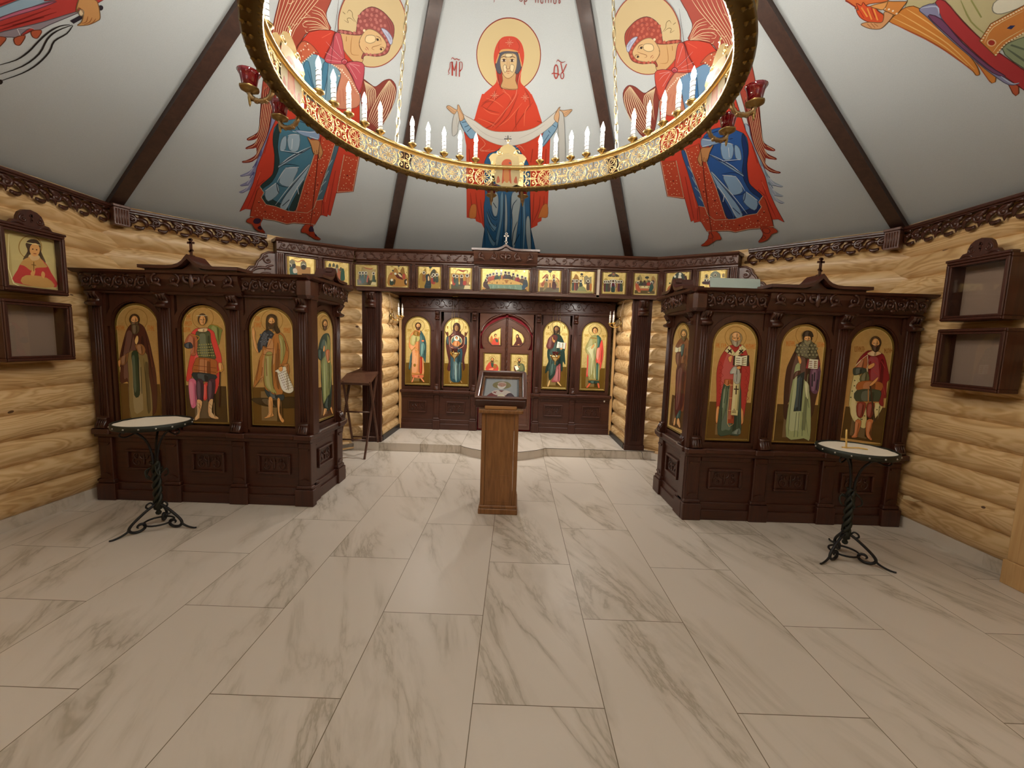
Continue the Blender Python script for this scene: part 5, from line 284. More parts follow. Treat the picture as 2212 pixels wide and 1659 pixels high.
'r3':[[1,74,52,18,0,-348,728,431,729,454,50,-367,133],[2,138,90,36,11.4,-307,1858,-296,1760],[2,138,90,36,9.8,-296,1765,-274,1766],[2,138,90,36,11.4,-280,1859,-268,1761],[2,138,90,36,9.8,-279,1854,-256,1855],[2,138,90,36,11.4,-254,1860,-242,1762],[2,138,90,36,9.8,-248,1811,-225,1812],[2,138,90,36,11.4,-228,1861,-216,1763],[2,138,90,36,9.8,-227,1854,-202,1812,-221,1805],[2,138,90,36,11.4,-200,1862,-188,1764],[2,138,90,36,9.8,-189,1769,-166,1769],[2,138,90,36,11.4,-174,1862,-162,1765],[2,138,90,36,9.8,-173,1858,-151,1858],[2,138,90,36,11.4,-146,1863,-135,1766],[2,138,90,36,9.8,-141,1814,-118,1815],[2,138,90,36,11.4,240,1838,251,1753],[2,138,90,36,9.8,241,1832,265,1796,246,1789],[2,138,90,36,11.4,270,1839,280,1754],[2,138,90,36,9.8,280,1759,302,1760],[2,138,90,36,11.4,299,1840,310,1755],[2,138,90,36,9.8,299,1835,322,1836],[2,138,90,36,11.4,326,1841,337,1756],[2,138,90,36,9.8,332,1798,355,1799],[2,138,90,36,11.4,356,1842,366,1757],[2,138,90,36,9.8,357,1835,381,1800,362,1793],[2,138,90,36,11.4,385,1843,396,1758],[2,138,90,36,9.8,395,1763,418,1764],[0,194,184,128,0,-272,1308,-204,1360,-102,1197,-120,795,12,799,81,362,-43,358,-86,509,-144,439,-235,572,-267,706,-297,823],[0,194,184,128,0,177,805,341,810,311,658,228,520,202,468],[4,58,68,36,13.3,-234,1126,-263,1025,-274,907,-238,1226,-18,494,24,564,241,689,284,741],[0,122,28,32,0,-104,1758,-11,1794,191,1751,266,1672,340,1477,406,1280,359,1195,384,929,337,911,348,760,257,824,261,1059,25,1234,-44,1662,-240,1524,-190,1657],[2,168,58,56,8.2,42,1632,152,1536],[2,168,58,56,8.2,209,1604,291,1475],[2,168,58,56,8.2,66,1435,177,1339],[2,168,58,56,8.3,300,1144,353,978],[2,201,192,160,19.8,-261,1490,-182,1592,-58,1711],[2,201,192,160,19.7,-58,1711,-41,1530,-20,1266],[0,154,90,52,0,-259,1474,-152,1609,-70,1677,-52,1464,-249,1458],[0,58,64,52,0,-274,1465,-85,1463,-44,1398,-122,1362,-257,1325,-293,1390],[0,92,90,58,0,-135,1329,-28,1399,25,1234,-137,1213],[0,154,90,44,0,-168,1195,58,1235,277,1193,277,1059,164,1039,-175,1045],[0,56,64,47,0,-183,1044,244,1058,253,858,173,838,-176,844],[2,176,116,60,16.7,-165,827,256,833],[2,176,116,60,16.6,29,1068,57,834],[0,122,44,32,0,-147,811,11,808,1,614,-39,528,-127,575],[0,122,44,32,0,45,800,177,805,168,602,128,525,55,581],[0,176,106,60,0,-140,473,-30,460,-62,238,-77,152,-185,148,-137,235],[0,176,106,60,0,67,480,191,484,146,245,210,127,179,106,83,208],[0,201,147,86,0,-40,1497,66,1567,82,1509,-1,1449],[0,201,147,86,0,35,1152,121,1254,181,1306,158,1222,70,1136],[2,58,36,24,29.8,53,1135,218,468],[0,201,168,122,0,-70,1743,38,1796,156,1767,176,1734,51,1689,-50,1711],[0,74,52,32,0,156,1944,145,1875,99,1831,35,1829,-22,1870,-50,1937,-39,2006,8,2050,71,2052,128,2011],[0,201,147,86,0,129,1918,122,1857,91,1819,46,1817,5,1853,-17,1913,-10,1974,22,2012,66,2013,107,1977],[0,60,40,24,0,-19,1907,17,1886,61,1879,102,1888,133,1912,134,1832,99,1774,48,1772,-1,1828],[2,74,44,24,8.2,4,1927,44,1929],[2,74,44,24,8.2,65,1929,105,1931],[2,138,90,48,6.5,55,1927,54,1893,68,1891],[2,138,58,36,8.2,43,1867,81,1868]],
'a1':[[1,92,68,16,0,-394,739,406,760,395,61,-385,45],[3,138,106,44,11.0,217,1988,190,1887,116,1811,15,1780,-88,1804,-163,1876,-191,1976,-164,2077,-90,2153,11,2183,113,2160,188,2088],[2,168,132,50,12.9,-351,1861,-351,1772],[2,168,132,50,11.1,-351,1855,-325,1856],[2,168,132,50,12.9,-318,1862,-317,1774],[2,168,132,50,11.1,-318,1818,-292,1818],[2,168,132,50,12.9,-288,1863,-288,1774],[2,168,132,50,11.1,-288,1855,-266,1819,-288,1811],[2,168,132,50,12.9,-255,1864,-254,1776],[2,168,132,50,11.1,-254,1781,-228,1782],[2,168,132,50,12.9,-225,1865,-225,1776],[2,168,132,50,11.1,-225,1859,-199,1860],[2,168,132,50,12.9,233,1870,233,1787],[2,168,132,50,11.1,233,1828,259,1828],[2,168,132,50,12.9,264,1871,265,1788],[2,168,132,50,11.1,264,1863,287,1829,265,1821],[2,168,132,50,12.9,294,1872,294,1789],[2,168,132,50,11.1,294,1795,320,1795],[2,168,132,50,12.9,325,1873,326,1790],[2,168,132,50,11.1,325,1867,351,1868],[2,168,132,50,12.9,357,1874,358,1791],[2,168,132,50,11.1,357,1832,383,1832],[0,49,80,79,0,79,1819,173,1712,249,1548,285,1291,265,807,237,788,180,935,105,951,47,1172,44,1542],[0,49,80,79,0,-194,1127,-202,792,-247,529,-303,546,-267,827],[0,201,133,80,0,-88,1832,79,1819,54,1542,68,987,180,898,195,281,-170,269,-191,606,-185,1109,-288,1236,-298,1383,-235,1681],[0,168,160,96,0,-124,1684,62,1616,26,1468,-85,1446,-121,1315,-252,1385,-235,1607],[0,160,44,20,0,78,913,152,915,147,411,73,390],[2,224,176,128,14.9,162,897,186,337],[2,224,176,128,14.9,-82,1075,-117,702],[2,224,176,128,14.9,-26,1077,-24,705],[2,154,112,48,26.3,-190,372,195,365],[2,154,112,48,26.0,-213,1127,-84,1279],[0,200,106,68,0,-171,325,186,337,168,242,-1,256,-151,241],[0,90,128,120,0,120,1397,213,1400,233,1215,142,990,96,988],[0,201,147,86,0,-102,1242,1,1189,1,1152,-83,1168],[0,216,120,76,0,128,1508,203,1510,203,1464,138,1462],[0,138,106,36,0,-61,666,-68,638,-86,621,-109,620,-128,636,-135,664,-128,691,-110,709,-87,710,-68,693],[0,216,138,92,0,-148,241,-114,233,-160,100,-207,98],[0,216,138,92,0,93,240,149,242,234,122,188,115],[0,138,96,32,0,-88,1814,52,1763,62,1671,-31,1641,-161,1701],[0,58,36,16,0,109,1988,90,1926,41,1887,-21,1885,-71,1921,-90,1982,-72,2044,-22,2084,39,2085,89,2049],[0,201,147,86,0,79,1965,67,1910,32,1875,-12,1874,-47,1906,-61,1960,-48,2015,-13,2050,30,2051,66,2019],[0,74,44,20,0,-64,1955,-31,1936,10,1930,50,1938,83,1960,75,1888,35,1835,-14,1833,-55,1884],[2,74,44,24,9.2,-40,1973,0,1975],[2,74,44,24,9.2,19,1975,58,1976],[2,138,90,48,7.4,9,1973,5,1942,18,1940],[2,138,58,36,9.2,-8,1919,28,1920]],
'a2':[[1,106,76,16,0,-399,762,398,769,390,70,-402,55],[3,138,106,44,11.0,220,2029,192,1917,111,1832,-1,1799,-115,1825,-199,1905,-231,2015,-202,2128,-121,2212,-9,2245,104,2219,188,2140],[2,168,132,50,12.9,-330,2003,-329,1921],[2,168,132,50,11.0,-330,1996,-308,1962,-330,1954],[2,168,132,50,12.9,-316,2003,-314,1921],[2,168,132,50,11.1,-314,1927,-289,1927],[2,168,132,50,12.9,-301,2004,-300,1922],[2,168,132,50,11.0,-301,1998,-275,1999],[2,168,132,50,12.9,274,2022,276,1940],[2,168,132,50,11.0,275,1945,301,1946],[2,168,132,50,12.9,291,2022,292,1940],[2,168,132,50,11.0,291,2017,317,2018],[2,168,132,50,12.9,305,2023,307,1941],[2,168,132,50,11.0,306,1981,332,1982],[0,74,36,32,0,-21,2104,71,2080,114,1953,95,1824,189,1735,283,1664,340,1593,337,1297,277,1036,262,849,294,645,231,531,169,846,-167,835,-199,535,-274,514,-303,588,-260,832,-320,1109,-362,1386,-346,1571,-273,1665,-164,1761,-120,1909,-131,2018],[0,31,51,54,0,-347,1626,-264,1647,-242,1427,-325,1405],[0,31,51,54,0,255,1645,335,1648,334,1426,251,1424],[0,35,68,76,0,-173,1207,179,1255,170,753,162,190,-175,179,-192,648],[0,111,138,134,0,-92,800,40,749,31,205,-25,203],[0,71,104,108,0,77,750,151,790,123,283,86,244],[2,16,36,40,14.9,-114,1023,-139,275],[2,16,36,40,14.9,53,1028,78,207],[2,16,36,40,14.9,-57,932,-63,202],[2,201,138,108,16.7,-241,1371,-212,1317,-16,1240,197,1330,232,1405],[2,201,138,108,16.6,-89,1745,-199,1677],[2,201,138,108,16.6,255,1663,251,1405],[2,201,138,108,16.6,-264,1647,-241,1371],[0,218,196,140,0,182,1523,165,1442,113,1376,38,1338,-46,1336,-123,1369,-177,1432,-197,1511,-179,1592,-128,1657,-53,1695,31,1698,108,1665,162,1602],[0,74,106,98,0,160,1513,145,1442,99,1384,33,1351,-42,1348,-109,1378,-157,1433,-174,1502,-159,1573,-113,1631,-47,1665,27,1667,95,1638,142,1583],[0,246,239,200,0,89,1612,77,1566,42,1531,-6,1517,-54,1528,-90,1560,-104,1606,-91,1653,-57,1687,-9,1701,40,1690,75,1658],[0,200,122,68,0,-85,1505,73,1510,139,1420,66,1359,-83,1354,-149,1411],[0,106,60,32,0,33,1629,26,1600,6,1582,-19,1582,-40,1598,-48,1626,-41,1655,-21,1673,4,1673,25,1657],[0,201,147,86,0,22,1610,17,1586,3,1571,-16,1570,-31,1585,-37,1608,-32,1632,-17,1647,1,1648,16,1634],[0,90,48,24,0,-391,1836,-349,1791,-303,1811,-284,1757,-292,1674,-329,1682,-377,1772],[0,90,48,24,0,362,1851,321,1794,271,1820,260,1700,301,1693,345,1777],[0,176,136,80,0,-184,170,-156,171,-174,104,-202,103],[0,176,136,80,0,144,190,172,191,210,126,182,120],[0,58,28,20,0,112,1980,90,1896,30,1842,-45,1839,-107,1889,-132,1973,-110,2057,-50,2111,25,2113,87,2063],[0,148,104,58,0,44,1941,33,1882,3,1844,-36,1843,-68,1879,-81,1938,-70,1997,-40,2035,-1,2036,31,2000],[2,90,52,28,7.4,-52,1957,-28,1958],[2,90,52,28,7.4,-4,1958,18,1959],[2,90,52,28,7.4,-17,1949,-18,1903],[2,90,52,28,7.4,-36,1878,1,1880]],
'a3':[[1,92,68,16,0,-398,770,393,768,397,71,-389,68],[3,138,106,44,11.0,210,2054,186,1951,114,1874,12,1843,-92,1867,-171,1940,-203,2041,-179,2144,-107,2221,-5,2252,99,2228,177,2156],[2,168,132,50,12.9,-337,1900,-334,1808],[2,168,132,50,11.0,-337,1894,-311,1895],[2,168,132,50,12.9,-302,1901,-299,1809],[2,168,132,50,11.0,-300,1855,-275,1856],[2,168,132,50,12.9,-269,1902,-265,1810],[2,168,132,50,11.0,-269,1895,-245,1857,-267,1849],[2,168,132,50,12.9,-236,1903,-232,1811],[2,168,132,50,11.0,-232,1817,-207,1818],[2,168,132,50,12.9,-201,1904,-197,1812],[2,168,132,50,11.0,-201,1899,-175,1899],[2,168,132,50,12.9,191,1889,195,1806],[2,168,132,50,11.0,193,1849,219,1849],[2,168,132,50,12.9,222,1890,226,1807],[2,168,132,50,11.0,223,1883,246,1850,225,1842],[2,168,132,50,12.9,254,1891,257,1808],[2,168,132,50,11.0,257,1814,283,1815],[2,168,132,50,12.9,283,1892,287,1809],[2,168,132,50,11.0,283,1886,309,1887],[2,168,132,50,12.9,315,1893,318,1810],[2,168,132,50,11.0,316,1853,342,1853],[2,168,132,50,12.9,346,1894,350,1811],[2,168,132,50,11.0,346,1886,370,1854,348,1846],[2,168,132,50,12.8,-280,2112,-276,2021],[2,168,132,50,11.0,-279,2105,-256,2067,-277,2059],[2,168,132,50,12.8,-267,2112,-263,2021],[2,168,132,50,11.0,-263,2027,-237,2027],[2,168,132,50,12.8,-254,2113,-250,2021],[2,168,132,50,11.0,-254,2107,-228,2108],[2,168,132,50,12.8,247,2128,251,2037],[2,168,132,50,11.0,249,2083,275,2084],[2,168,132,50,12.8,263,2129,267,2038],[2,168,132,50,11.0,264,2122,287,2084,266,2076],[2,168,132,50,12.8,278,2129,282,2038],[2,168,132,50,11.0,282,2044,308,2044],[0,22,48,42,0,-108,1843,114,1831,211,1724,284,1543,305,1285,352,850,264,950,268,652,213,631,159,797,68,757,5,494,-137,311,-188,412,-197,637,-313,521,-285,746,-218,934,-263,1119,-254,1341,-130,1493],[0,90,44,40,0,-107,1824,42,1792,47,1682,-39,1532,-89,1383,-235,1342,-313,1431,-281,1562,-249,1691],[0,138,68,68,0,121,834,195,836,192,275,53,251,-98,265,23,513,70,720],[2,192,128,128,13.0,159,797,172,293],[2,192,128,128,13.1,75,608,70,271],[2,192,128,128,13.0,109,684,117,272],[0,56,84,74,0,-122,863,25,886,-1,643,-124,452,-167,600],[2,10,28,24,13.0,-109,975,-126,508],[2,10,28,24,13.0,125,1168,174,891],[2,10,28,24,13.0,-201,972,-153,694],[0,26,58,52,0,93,1463,300,1396,286,1284,100,1315],[1,176,112,96,0,32,1387,338,1369,352,1563,329,1572,301,1377],[1,239,228,196,0,59,1606,196,1577,325,1572,310,1368,180,1392,31,1396],[2,74,60,44,12.9,75,1545,155,1539],[2,74,60,44,12.9,208,1549,288,1543],[2,74,60,44,12.9,77,1505,157,1498],[2,74,60,44,12.9,210,1509,290,1502],[2,74,60,44,12.9,78,1464,158,1458],[2,74,60,44,12.9,212,1468,291,1462],[2,74,60,44,12.9,80,1424,160,1417],[2,74,60,44,12.9,213,1428,293,1421],[0,184,134,74,0,-140,1732,-113,1751,-72,1660,-25,1643,-41,1569,-88,1586],[0,201,147,86,0,152,1391,226,1393,219,1347,163,1345],[0,201,164,104,0,-173,282,-136,292,-150,170,-193,83,-222,120],[0,201,164,104,0,100,234,145,264,245,135,217,125],[0,44,28,16,0,108,2018,91,1952,41,1910,-23,1908,-76,1947,-99,2012,-82,2078,-32,2120,32,2122,85,2084],[0,138,92,52,0,79,1993,67,1935,32,1898,-13,1896,-51,1931,-67,1989,-56,2047,-21,2084,24,2086,62,2051],[0,51,32,15,0,-70,1983,-35,1962,7,1956,49,1965,82,1988,77,1911,37,1855,-14,1853,-58,1907],[2,74,44,24,9.2,-46,2003,-5,2004],[2,74,44,24,9.2,15,2005,56,2006],[2,138,90,48,7.3,5,2002,2,1969,15,1967],[2,138,58,36,9.2,-11,1944,26,1946],[0,44,28,16,0,-97,2026,-72,2082,-53,1863,-80,1844],[0,44,28,16,0,103,2087,116,1996,113,1850,85,1867]],
'a4':[[1,92,68,16,0,-388,756,399,763,413,61,-377,54],[3,138,106,44,11.0,204,2021,182,1918,110,1841,9,1810,-96,1834,-175,1907,-208,2008,-186,2111,-114,2188,-13,2219,92,2195,171,2123],[2,168,132,50,12.9,-345,1876,-341,1793],[2,168,132,50,11.0,-345,1870,-319,1871],[2,168,132,50,12.9,-312,1877,-308,1794],[2,168,132,50,11.0,-310,1837,-284,1837],[2,168,132,50,12.9,-282,1878,-278,1795],[2,168,132,50,11.0,-282,1870,-258,1838,-280,1830],[2,168,132,50,12.9,-249,1879,-245,1796],[2,168,132,50,11.0,-245,1802,-220,1803],[2,168,132,50,12.9,-220,1880,-216,1797],[2,168,132,50,11.0,-220,1874,-194,1875],[2,168,132,50,12.9,236,1876,241,1788],[2,168,132,50,11.0,238,1832,264,1833],[2,168,132,50,12.9,267,1877,272,1789],[2,168,132,50,11.0,267,1870,292,1834,270,1826],[2,168,132,50,12.9,297,1878,301,1790],[2,168,132,50,11.0,301,1795,327,1796],[2,168,132,50,12.9,328,1879,333,1791],[2,168,132,50,11.0,328,1873,354,1874],[2,168,132,50,12.9,359,1880,364,1792],[2,168,132,50,11.0,362,1836,387,1837],[0,201,72,60,0,239,1711,296,1510,318,1289,304,1030,239,692,208,915,116,903,73,1022,90,1393,160,1469],[0,201,72,60,0,-206,1199,-166,1144,-153,530,-205,463,-219,547,-196,827],[0,49,88,74,0,66,1852,219,1747,191,1581,161,1451,87,1448],[0,143,138,84,0,-117,1810,67,1834,99,1393,73,1022,97,911,117,352,-125,344,-140,829,-177,1181,-276,1307,-283,1455,-200,1642],[0,176,176,128,0,-65,1536,62,1576,36,1021,84,463,28,461,-80,1110,-202,1310,-245,1419],[0,49,88,74,0,98,893,173,877,190,392,125,389],[0,143,138,84,0,173,877,216,841,220,355,182,373],[2,138,100,36,24.3,-126,363,220,346],[2,138,100,36,23.9,-133,1772,71,1742],[0,44,68,56,0,-124,334,202,336,188,251,-92,251],[2,106,106,52,11.1,-80,1110,-84,458],[2,106,106,52,11.1,-2,1020,12,405],[0,232,128,108,0,98,1412,190,1433,209,1249,147,1024,86,1115],[0,201,147,86,0,-97,1424,-30,1555,6,1519,-68,1406],[0,201,96,60,0,-110,241,-54,233,-140,99,-197,107],[0,201,96,60,0,169,260,226,243,255,112,205,101],[0,74,44,16,0,97,2021,81,1959,34,1920,-27,1918,-79,1954,-101,2015,-85,2077,-38,2116,23,2118,74,2082],[0,201,147,86,0,69,1998,58,1943,25,1909,-18,1907,-54,1940,-71,1993,-60,2048,-27,2082,16,2084,52,2051],[2,74,44,24,9.2,-50,2006,-11,2007],[2,74,44,24,9.2,8,2008,47,2009],[2,138,90,48,7.3,-2,2006,-5,1975,8,1973],[2,138,58,36,9.2,-17,1952,19,1953]],
'd1':[[0,181,64,46,0,-4,288,66,300,149,232,155,30,-88,12,-72,165],[0,160,90,40,0,-111,103,-145,223,-98,365,-56,306,-43,206],[0,160,90,40,0,119,231,157,333,152,152],[0,56,74,60,0,27,269,129,232,121,151,60,169],[0,74,48,24,0,88,381,80,348,56,327,26,326,1,346,-9,378,0,412,23,433,53,434,78,414],[0,201,147,86,0,77,367,72,343,58,328,41,327,26,342,20,365,25,389,38,404,56,405,71,390]],
'd2':[[0,74,32,24,0,-98,433,-46,374,39,256,77,35,-207,30,-180,128,-132,230,-147,371],[0,58,28,20,0,-38,374,-46,334,-72,308,-105,307,-132,331,-143,371,-134,412,-109,437,-76,438,-49,414],[0,201,147,86,0,-70,363,-74,340,-87,324,-103,324,-117,338,-122,362,-118,385,-106,400,-89,401,-76,387],[0,201,147,86,0,-204,248,-180,259,-182,188],[0,201,147,86,0,-87,90,-27,113,-26,82]],
'd3':[[0,181,64,46,0,-46,64,59,-14,172,-51,198,-244,-191,-247,-174,-83],[0,44,68,52,0,-46,85,46,88,41,-117,-20,-118],[0,138,90,36,0,50,-75,131,-42,173,-82,114,-176,42,-137],[0,216,154,108,0,-120,-204,42,-168,23,-219],[3,138,106,44,12.2,122,131,109,75,69,32,13,15,-44,29,-86,68,-102,124,-89,180,-49,223,7,239,63,226,105,186],[0,90,64,32,0,64,127,53,85,24,59,-13,58,-43,82,-56,123,-46,165,-16,192,20,193,51,168],[0,201,147,86,0,46,111,39,75,19,51,-7,50,-29,72,-38,109,-31,146,-10,169,16,170,37,148],[0,74,52,24,0,-40,105,-20,92,5,88,29,94,48,108,45,59,21,24,-8,23,-34,57],[2,74,44,24,10.2,-25,117,-2,118],[2,74,44,24,10.2,10,119,33,119],[2,138,90,48,8.2,4,117,2,96,10,95],[2,138,58,36,10.2,-6,81,16,81],[2,181,148,68,14.3,-175,91,-174,60],[2,181,148,68,12.2,-175,83,-150,77,-174,69],[2,181,148,68,14.3,-156,92,-156,61],[2,181,148,68,12.2,-156,67,-127,68],[2,181,148,68,14.3,-138,92,-137,62],[2,181,148,68,12.2,-138,86,-109,87],[2,181,148,68,14.3,133,91,134,66],[2,181,148,68,12.2,134,78,162,79],[2,181,148,68,14.3,148,91,148,67],[2,181,148,68,12.2,148,83,172,80,148,71],[2,181,148,68,14.3,162,92,163,67],[2,181,148,68,12.2,162,73,191,74]],
'd4':[[0,74,82,56,0,-58,52,55,36,169,-22,197,-236,-38,-233,-141,-216,-22,-89],[0,106,108,68,0,56,-5,141,-84,125,-207,22,-190],[0,74,28,20,0,-166,-74,-85,-51,-59,-213,-140,-237],[1,239,228,196,0,-156,-73,-54,-60,11,-170,-90,-219],[0,216,154,108,0,-22,-89,38,-77,19,-109],[3,138,106,44,12.2,119,129,106,73,66,31,11,14,-46,27,-88,67,-105,122,-92,179,-52,221,3,238,60,224,102,185],[0,58,40,24,0,66,142,56,100,27,74,-9,72,-40,97,-53,138,-43,180,-14,207,23,208,53,183],[0,201,147,86,0,49,126,42,89,22,66,-4,65,-26,87,-35,124,-28,160,-8,184,18,185,40,163],[0,58,40,24,0,-37,120,-17,107,8,103,32,108,51,123,48,74,25,39,-5,38,-30,72],[2,74,44,24,10.2,-22,132,1,133],[2,74,44,24,10.2,13,133,36,134],[2,138,90,48,8.1,7,132,5,111,13,110],[2,138,58,36,10.2,-3,95,19,96],[2,181,148,68,14.3,-161,90,-160,65],[2,181,148,68,12.2,-161,82,-136,78,-160,69],[2,181,148,68,14.3,-143,90,-142,66],[2,181,148,68,12.2,-142,72,-113,73],[2,181,148,68,14.3,-124,91,-123,66],[2,181,148,68,12.2,-124,85,-95,86],[2,181,148,68,14.3,141,89,142,65],[2,181,148,68,12.2,141,83,170,84],[2,181,148,68,14.3,155,90,156,65],[2,181,148,68,12.2,156,78,184,78],[2,181,148,68,14.3,169,90,170,66],[2,181,148,68,12.2,170,82,194,79,170,70]],
'f3':[[1,74,68,36,0,-252,214,351,227,335,78,-245,68],[1,176,152,96,0,-109,561,-15,534,141,508,250,496,250,435,140,401,155,203,-80,211],[2,160,58,36,21.6,-78,562,31,520,141,516,188,540],[2,106,74,36,9.3,-117,546,-125,424],[2,106,74,36,9.3,250,511,258,451],[0,106,68,52,0,-196,364,-150,365,-133,235,-142,133,-207,131,-214,232],[0,56,74,60,0,-173,370,-145,351,-131,250,-158,176,-182,248],[0,251,243,200,0,-128,401,-138,372,-165,357,-195,361,-215,383,-214,413,-195,436,-164,442,-138,428],[0,74,48,24,0,-148,400,-157,379,-178,373,-195,387,-195,410,-178,425,-157,421],[0,44,74,72,0,-117,366,-72,368,-55,237,-63,135,-129,133,-136,235],[0,251,243,200,0,-50,403,-60,375,-87,359,-117,363,-136,385,-136,415,-116,439,-86,445,-60,431],[0,74,48,24,0,-70,402,-79,381,-100,375,-117,389,-116,413,-100,428,-79,423],[0,56,68,48,0,-31,369,14,370,31,240,23,138,-42,136,-50,237],[0,60,90,84,0,-9,375,19,356,33,255,7,181,-17,253],[0,251,243,200,0,36,406,26,377,-1,361,-31,366,-50,388,-50,418,-31,441,0,447,26,433],[0,74,48,24,0,16,405,7,384,-14,378,-31,392,-30,415,-14,430,7,426],[0,74,92,68,0,183,360,228,361,246,231,237,129,172,127,165,229],[0,56,74,60,0,206,366,233,347,248,246,221,172,197,244],[0,251,243,200,0,250,397,240,368,213,353,183,357,164,379,164,409,184,433,214,439,240,425],[0,74,48,24,0,230,396,221,375,200,369,184,383,184,407,200,422,221,417],[0,176,86,60,0,38,337,77,293,45,154,6,168],[0,58,52,36,0,61,277,93,232,84,124,45,123],[1,224,207,156,0,163,165,319,155,288,77,123,80],[1,58,44,28,0,293,330,312,330,312,223,293,223],[2,168,132,44,10.8,-40,621,-40,600],[2,168,132,44,9.2,-40,611,-18,611],[2,168,132,44,10.8,-12,622,-12,601],[2,168,132,44,9.2,-12,616,7,612,-12,605],[2,168,132,44,10.8,16,623,16,602],[2,168,132,44,9.2,16,606,38,607],[2,168,132,44,10.8,44,624,44,603],[2,168,132,44,9.2,44,619,66,620],[2,168,132,44,10.8,71,625,71,603],[2,168,132,44,9.2,71,614,93,615],[2,168,132,44,10.8,99,626,99,604],[2,168,132,44,9.2,99,619,118,615,99,609],[2,168,132,44,10.8,127,626,127,605],[2,168,132,44,9.2,127,610,149,610]],
'f4':[[0,168,120,56,0,-235,355,-142,434,-64,558,-1,530,61,410,139,580,186,566,217,430,343,327,329,81,-235,80],[1,138,100,40,0,92,502,154,588,193,551,218,369,139,397],[0,58,32,16,0,-1,393,77,441,140,382,124,305,62,318],[0,90,28,20,0,-48,376,15,363,124,305,171,253,93,266,-1,301],[0,216,192,144,0,14,416,93,396,140,321,77,334],[0,251,243,200,0,-10,408,-17,390,-34,378,-55,377,-73,388,-79,406,-73,424,-56,435,-34,436,-17,425],[0,176,72,60,0,171,413,218,384,218,277,156,291],[0,44,64,52,0,-196,234,-141,243,-94,176,-110,99,-196,104],[0,251,243,200,0,-112,233,-118,213,-135,201,-157,200,-174,212,-181,231,-174,251,-157,264,-136,265,-118,253],[0,74,60,36,0,-87,253,-40,223,-63,115,-86,115],[0,58,44,32,0,203,231,265,271,328,219,321,127,219,124],[0,216,208,184,0,250,217,289,226,305,157,250,156],[0,44,60,52,0,-142,480,-111,511,-87,466],[0,176,86,60,0,-143,404,-147,384,-158,371,-172,371,-183,383,-187,402,-183,422,-172,435,-158,435,-147,423],[1,58,52,36,0,249,461,303,455,277,419],[0,44,48,48,0,14,637,84,639,61,600,37,599],[2,58,52,36,9.2,48,607,45,524],[2,168,132,44,10.8,-162,609,-162,589],[2,168,132,44,9.2,-162,603,-143,599,-162,592],[2,168,132,44,10.8,-142,609,-142,589],[2,168,132,44,9.2,-142,594,-120,595],[2,168,132,44,10.8,-122,610,-122,590],[2,168,132,44,9.2,-122,605,-100,606],[2,168,132,44,10.8,251,606,251,586],[2,168,132,44,9.2,251,595,273,596],[2,168,132,44,10.8,271,606,271,587],[2,168,132,44,9.2,271,600,290,596,271,590],[2,168,132,44,10.8,291,607,292,587],[2,168,132,44,9.2,292,592,313,593]],
'f5':[[0,160,128,56,0,-276,381,-199,460,-122,569,-90,509,-89,341,-117,49,-266,45],[0,160,128,56,0,20,421,112,560,190,517,301,368,298,54,24,46],[0,74,76,60,0,20,421,112,560,175,501,129,393,52,361],[0,35,52,60,0,-105,386,-11,420,21,299,47,54,-133,46,-88,234],[0,216,184,136,0,-42,358,-11,359,3,252,-41,251],[0,74,48,24,0,-2,405,-6,388,-17,378,-30,378,-41,387,-46,403,-42,420,-31,430,-17,430,-6,421],[0,138,92,48,0,-174,427,-130,428,-112,319,-119,233,-181,231,-190,317],[0,251,243,200,0,-109,458,-119,431,-144,416,-173,420,-192,441,-193,470,-174,492,-145,498,-120,485],[0,74,48,24,0,-129,458,-137,437,-157,431,-173,445,-174,467,-158,482,-138,478],[0,176,72,60,0,90,371,138,372,159,256,152,165,81,163,72,253],[0,49,64,58,0,114,377,144,360,161,269,134,203,107,268],[0,251,243,200,0,162,404,151,374,123,357,90,361,69,385,68,417,89,443,121,449,150,434],[0,74,48,24,0,140,404,130,380,108,374,90,389,90,415,107,431,130,426],[0,160,68,56,0,56,336,95,337,111,249,105,179,50,177,42,246],[0,251,243,200,0,113,362,104,338,82,324,57,328,40,347,40,372,56,392,81,397,104,385],[0,74,48,24,0,96,361,88,343,71,338,57,350,56,370,70,383,88,379],[0,56,72,60,0,183,383,232,384,252,289,245,214,175,211,165,286],[0,251,243,200,0,255,411,244,380,216,363,184,368,162,392,162,424,183,449,215,456,244,440],[0,74,48,24,0,234,410,224,387,202,381,184,396,183,421,201,437,223,432],[2,58,80,96,9.3,-95,188,7,176],[2,58,80,96,9.3,-102,126,31,115],[0,44,60,52,0,-13,617,72,620,41,581,10,580],[2,74,68,36,12.3,26,588,11,512],[2,168,132,44,10.8,-157,606,-156,586],[2,168,132,44,9.2,-157,599,-138,595,-157,589],[2,168,132,44,10.8,-130,606,-130,587],[2,168,132,44,9.2,-130,591,-108,592],[2,168,132,44,10.8,-104,607,-104,587],[2,168,132,44,9.2,-104,603,-82,603]],
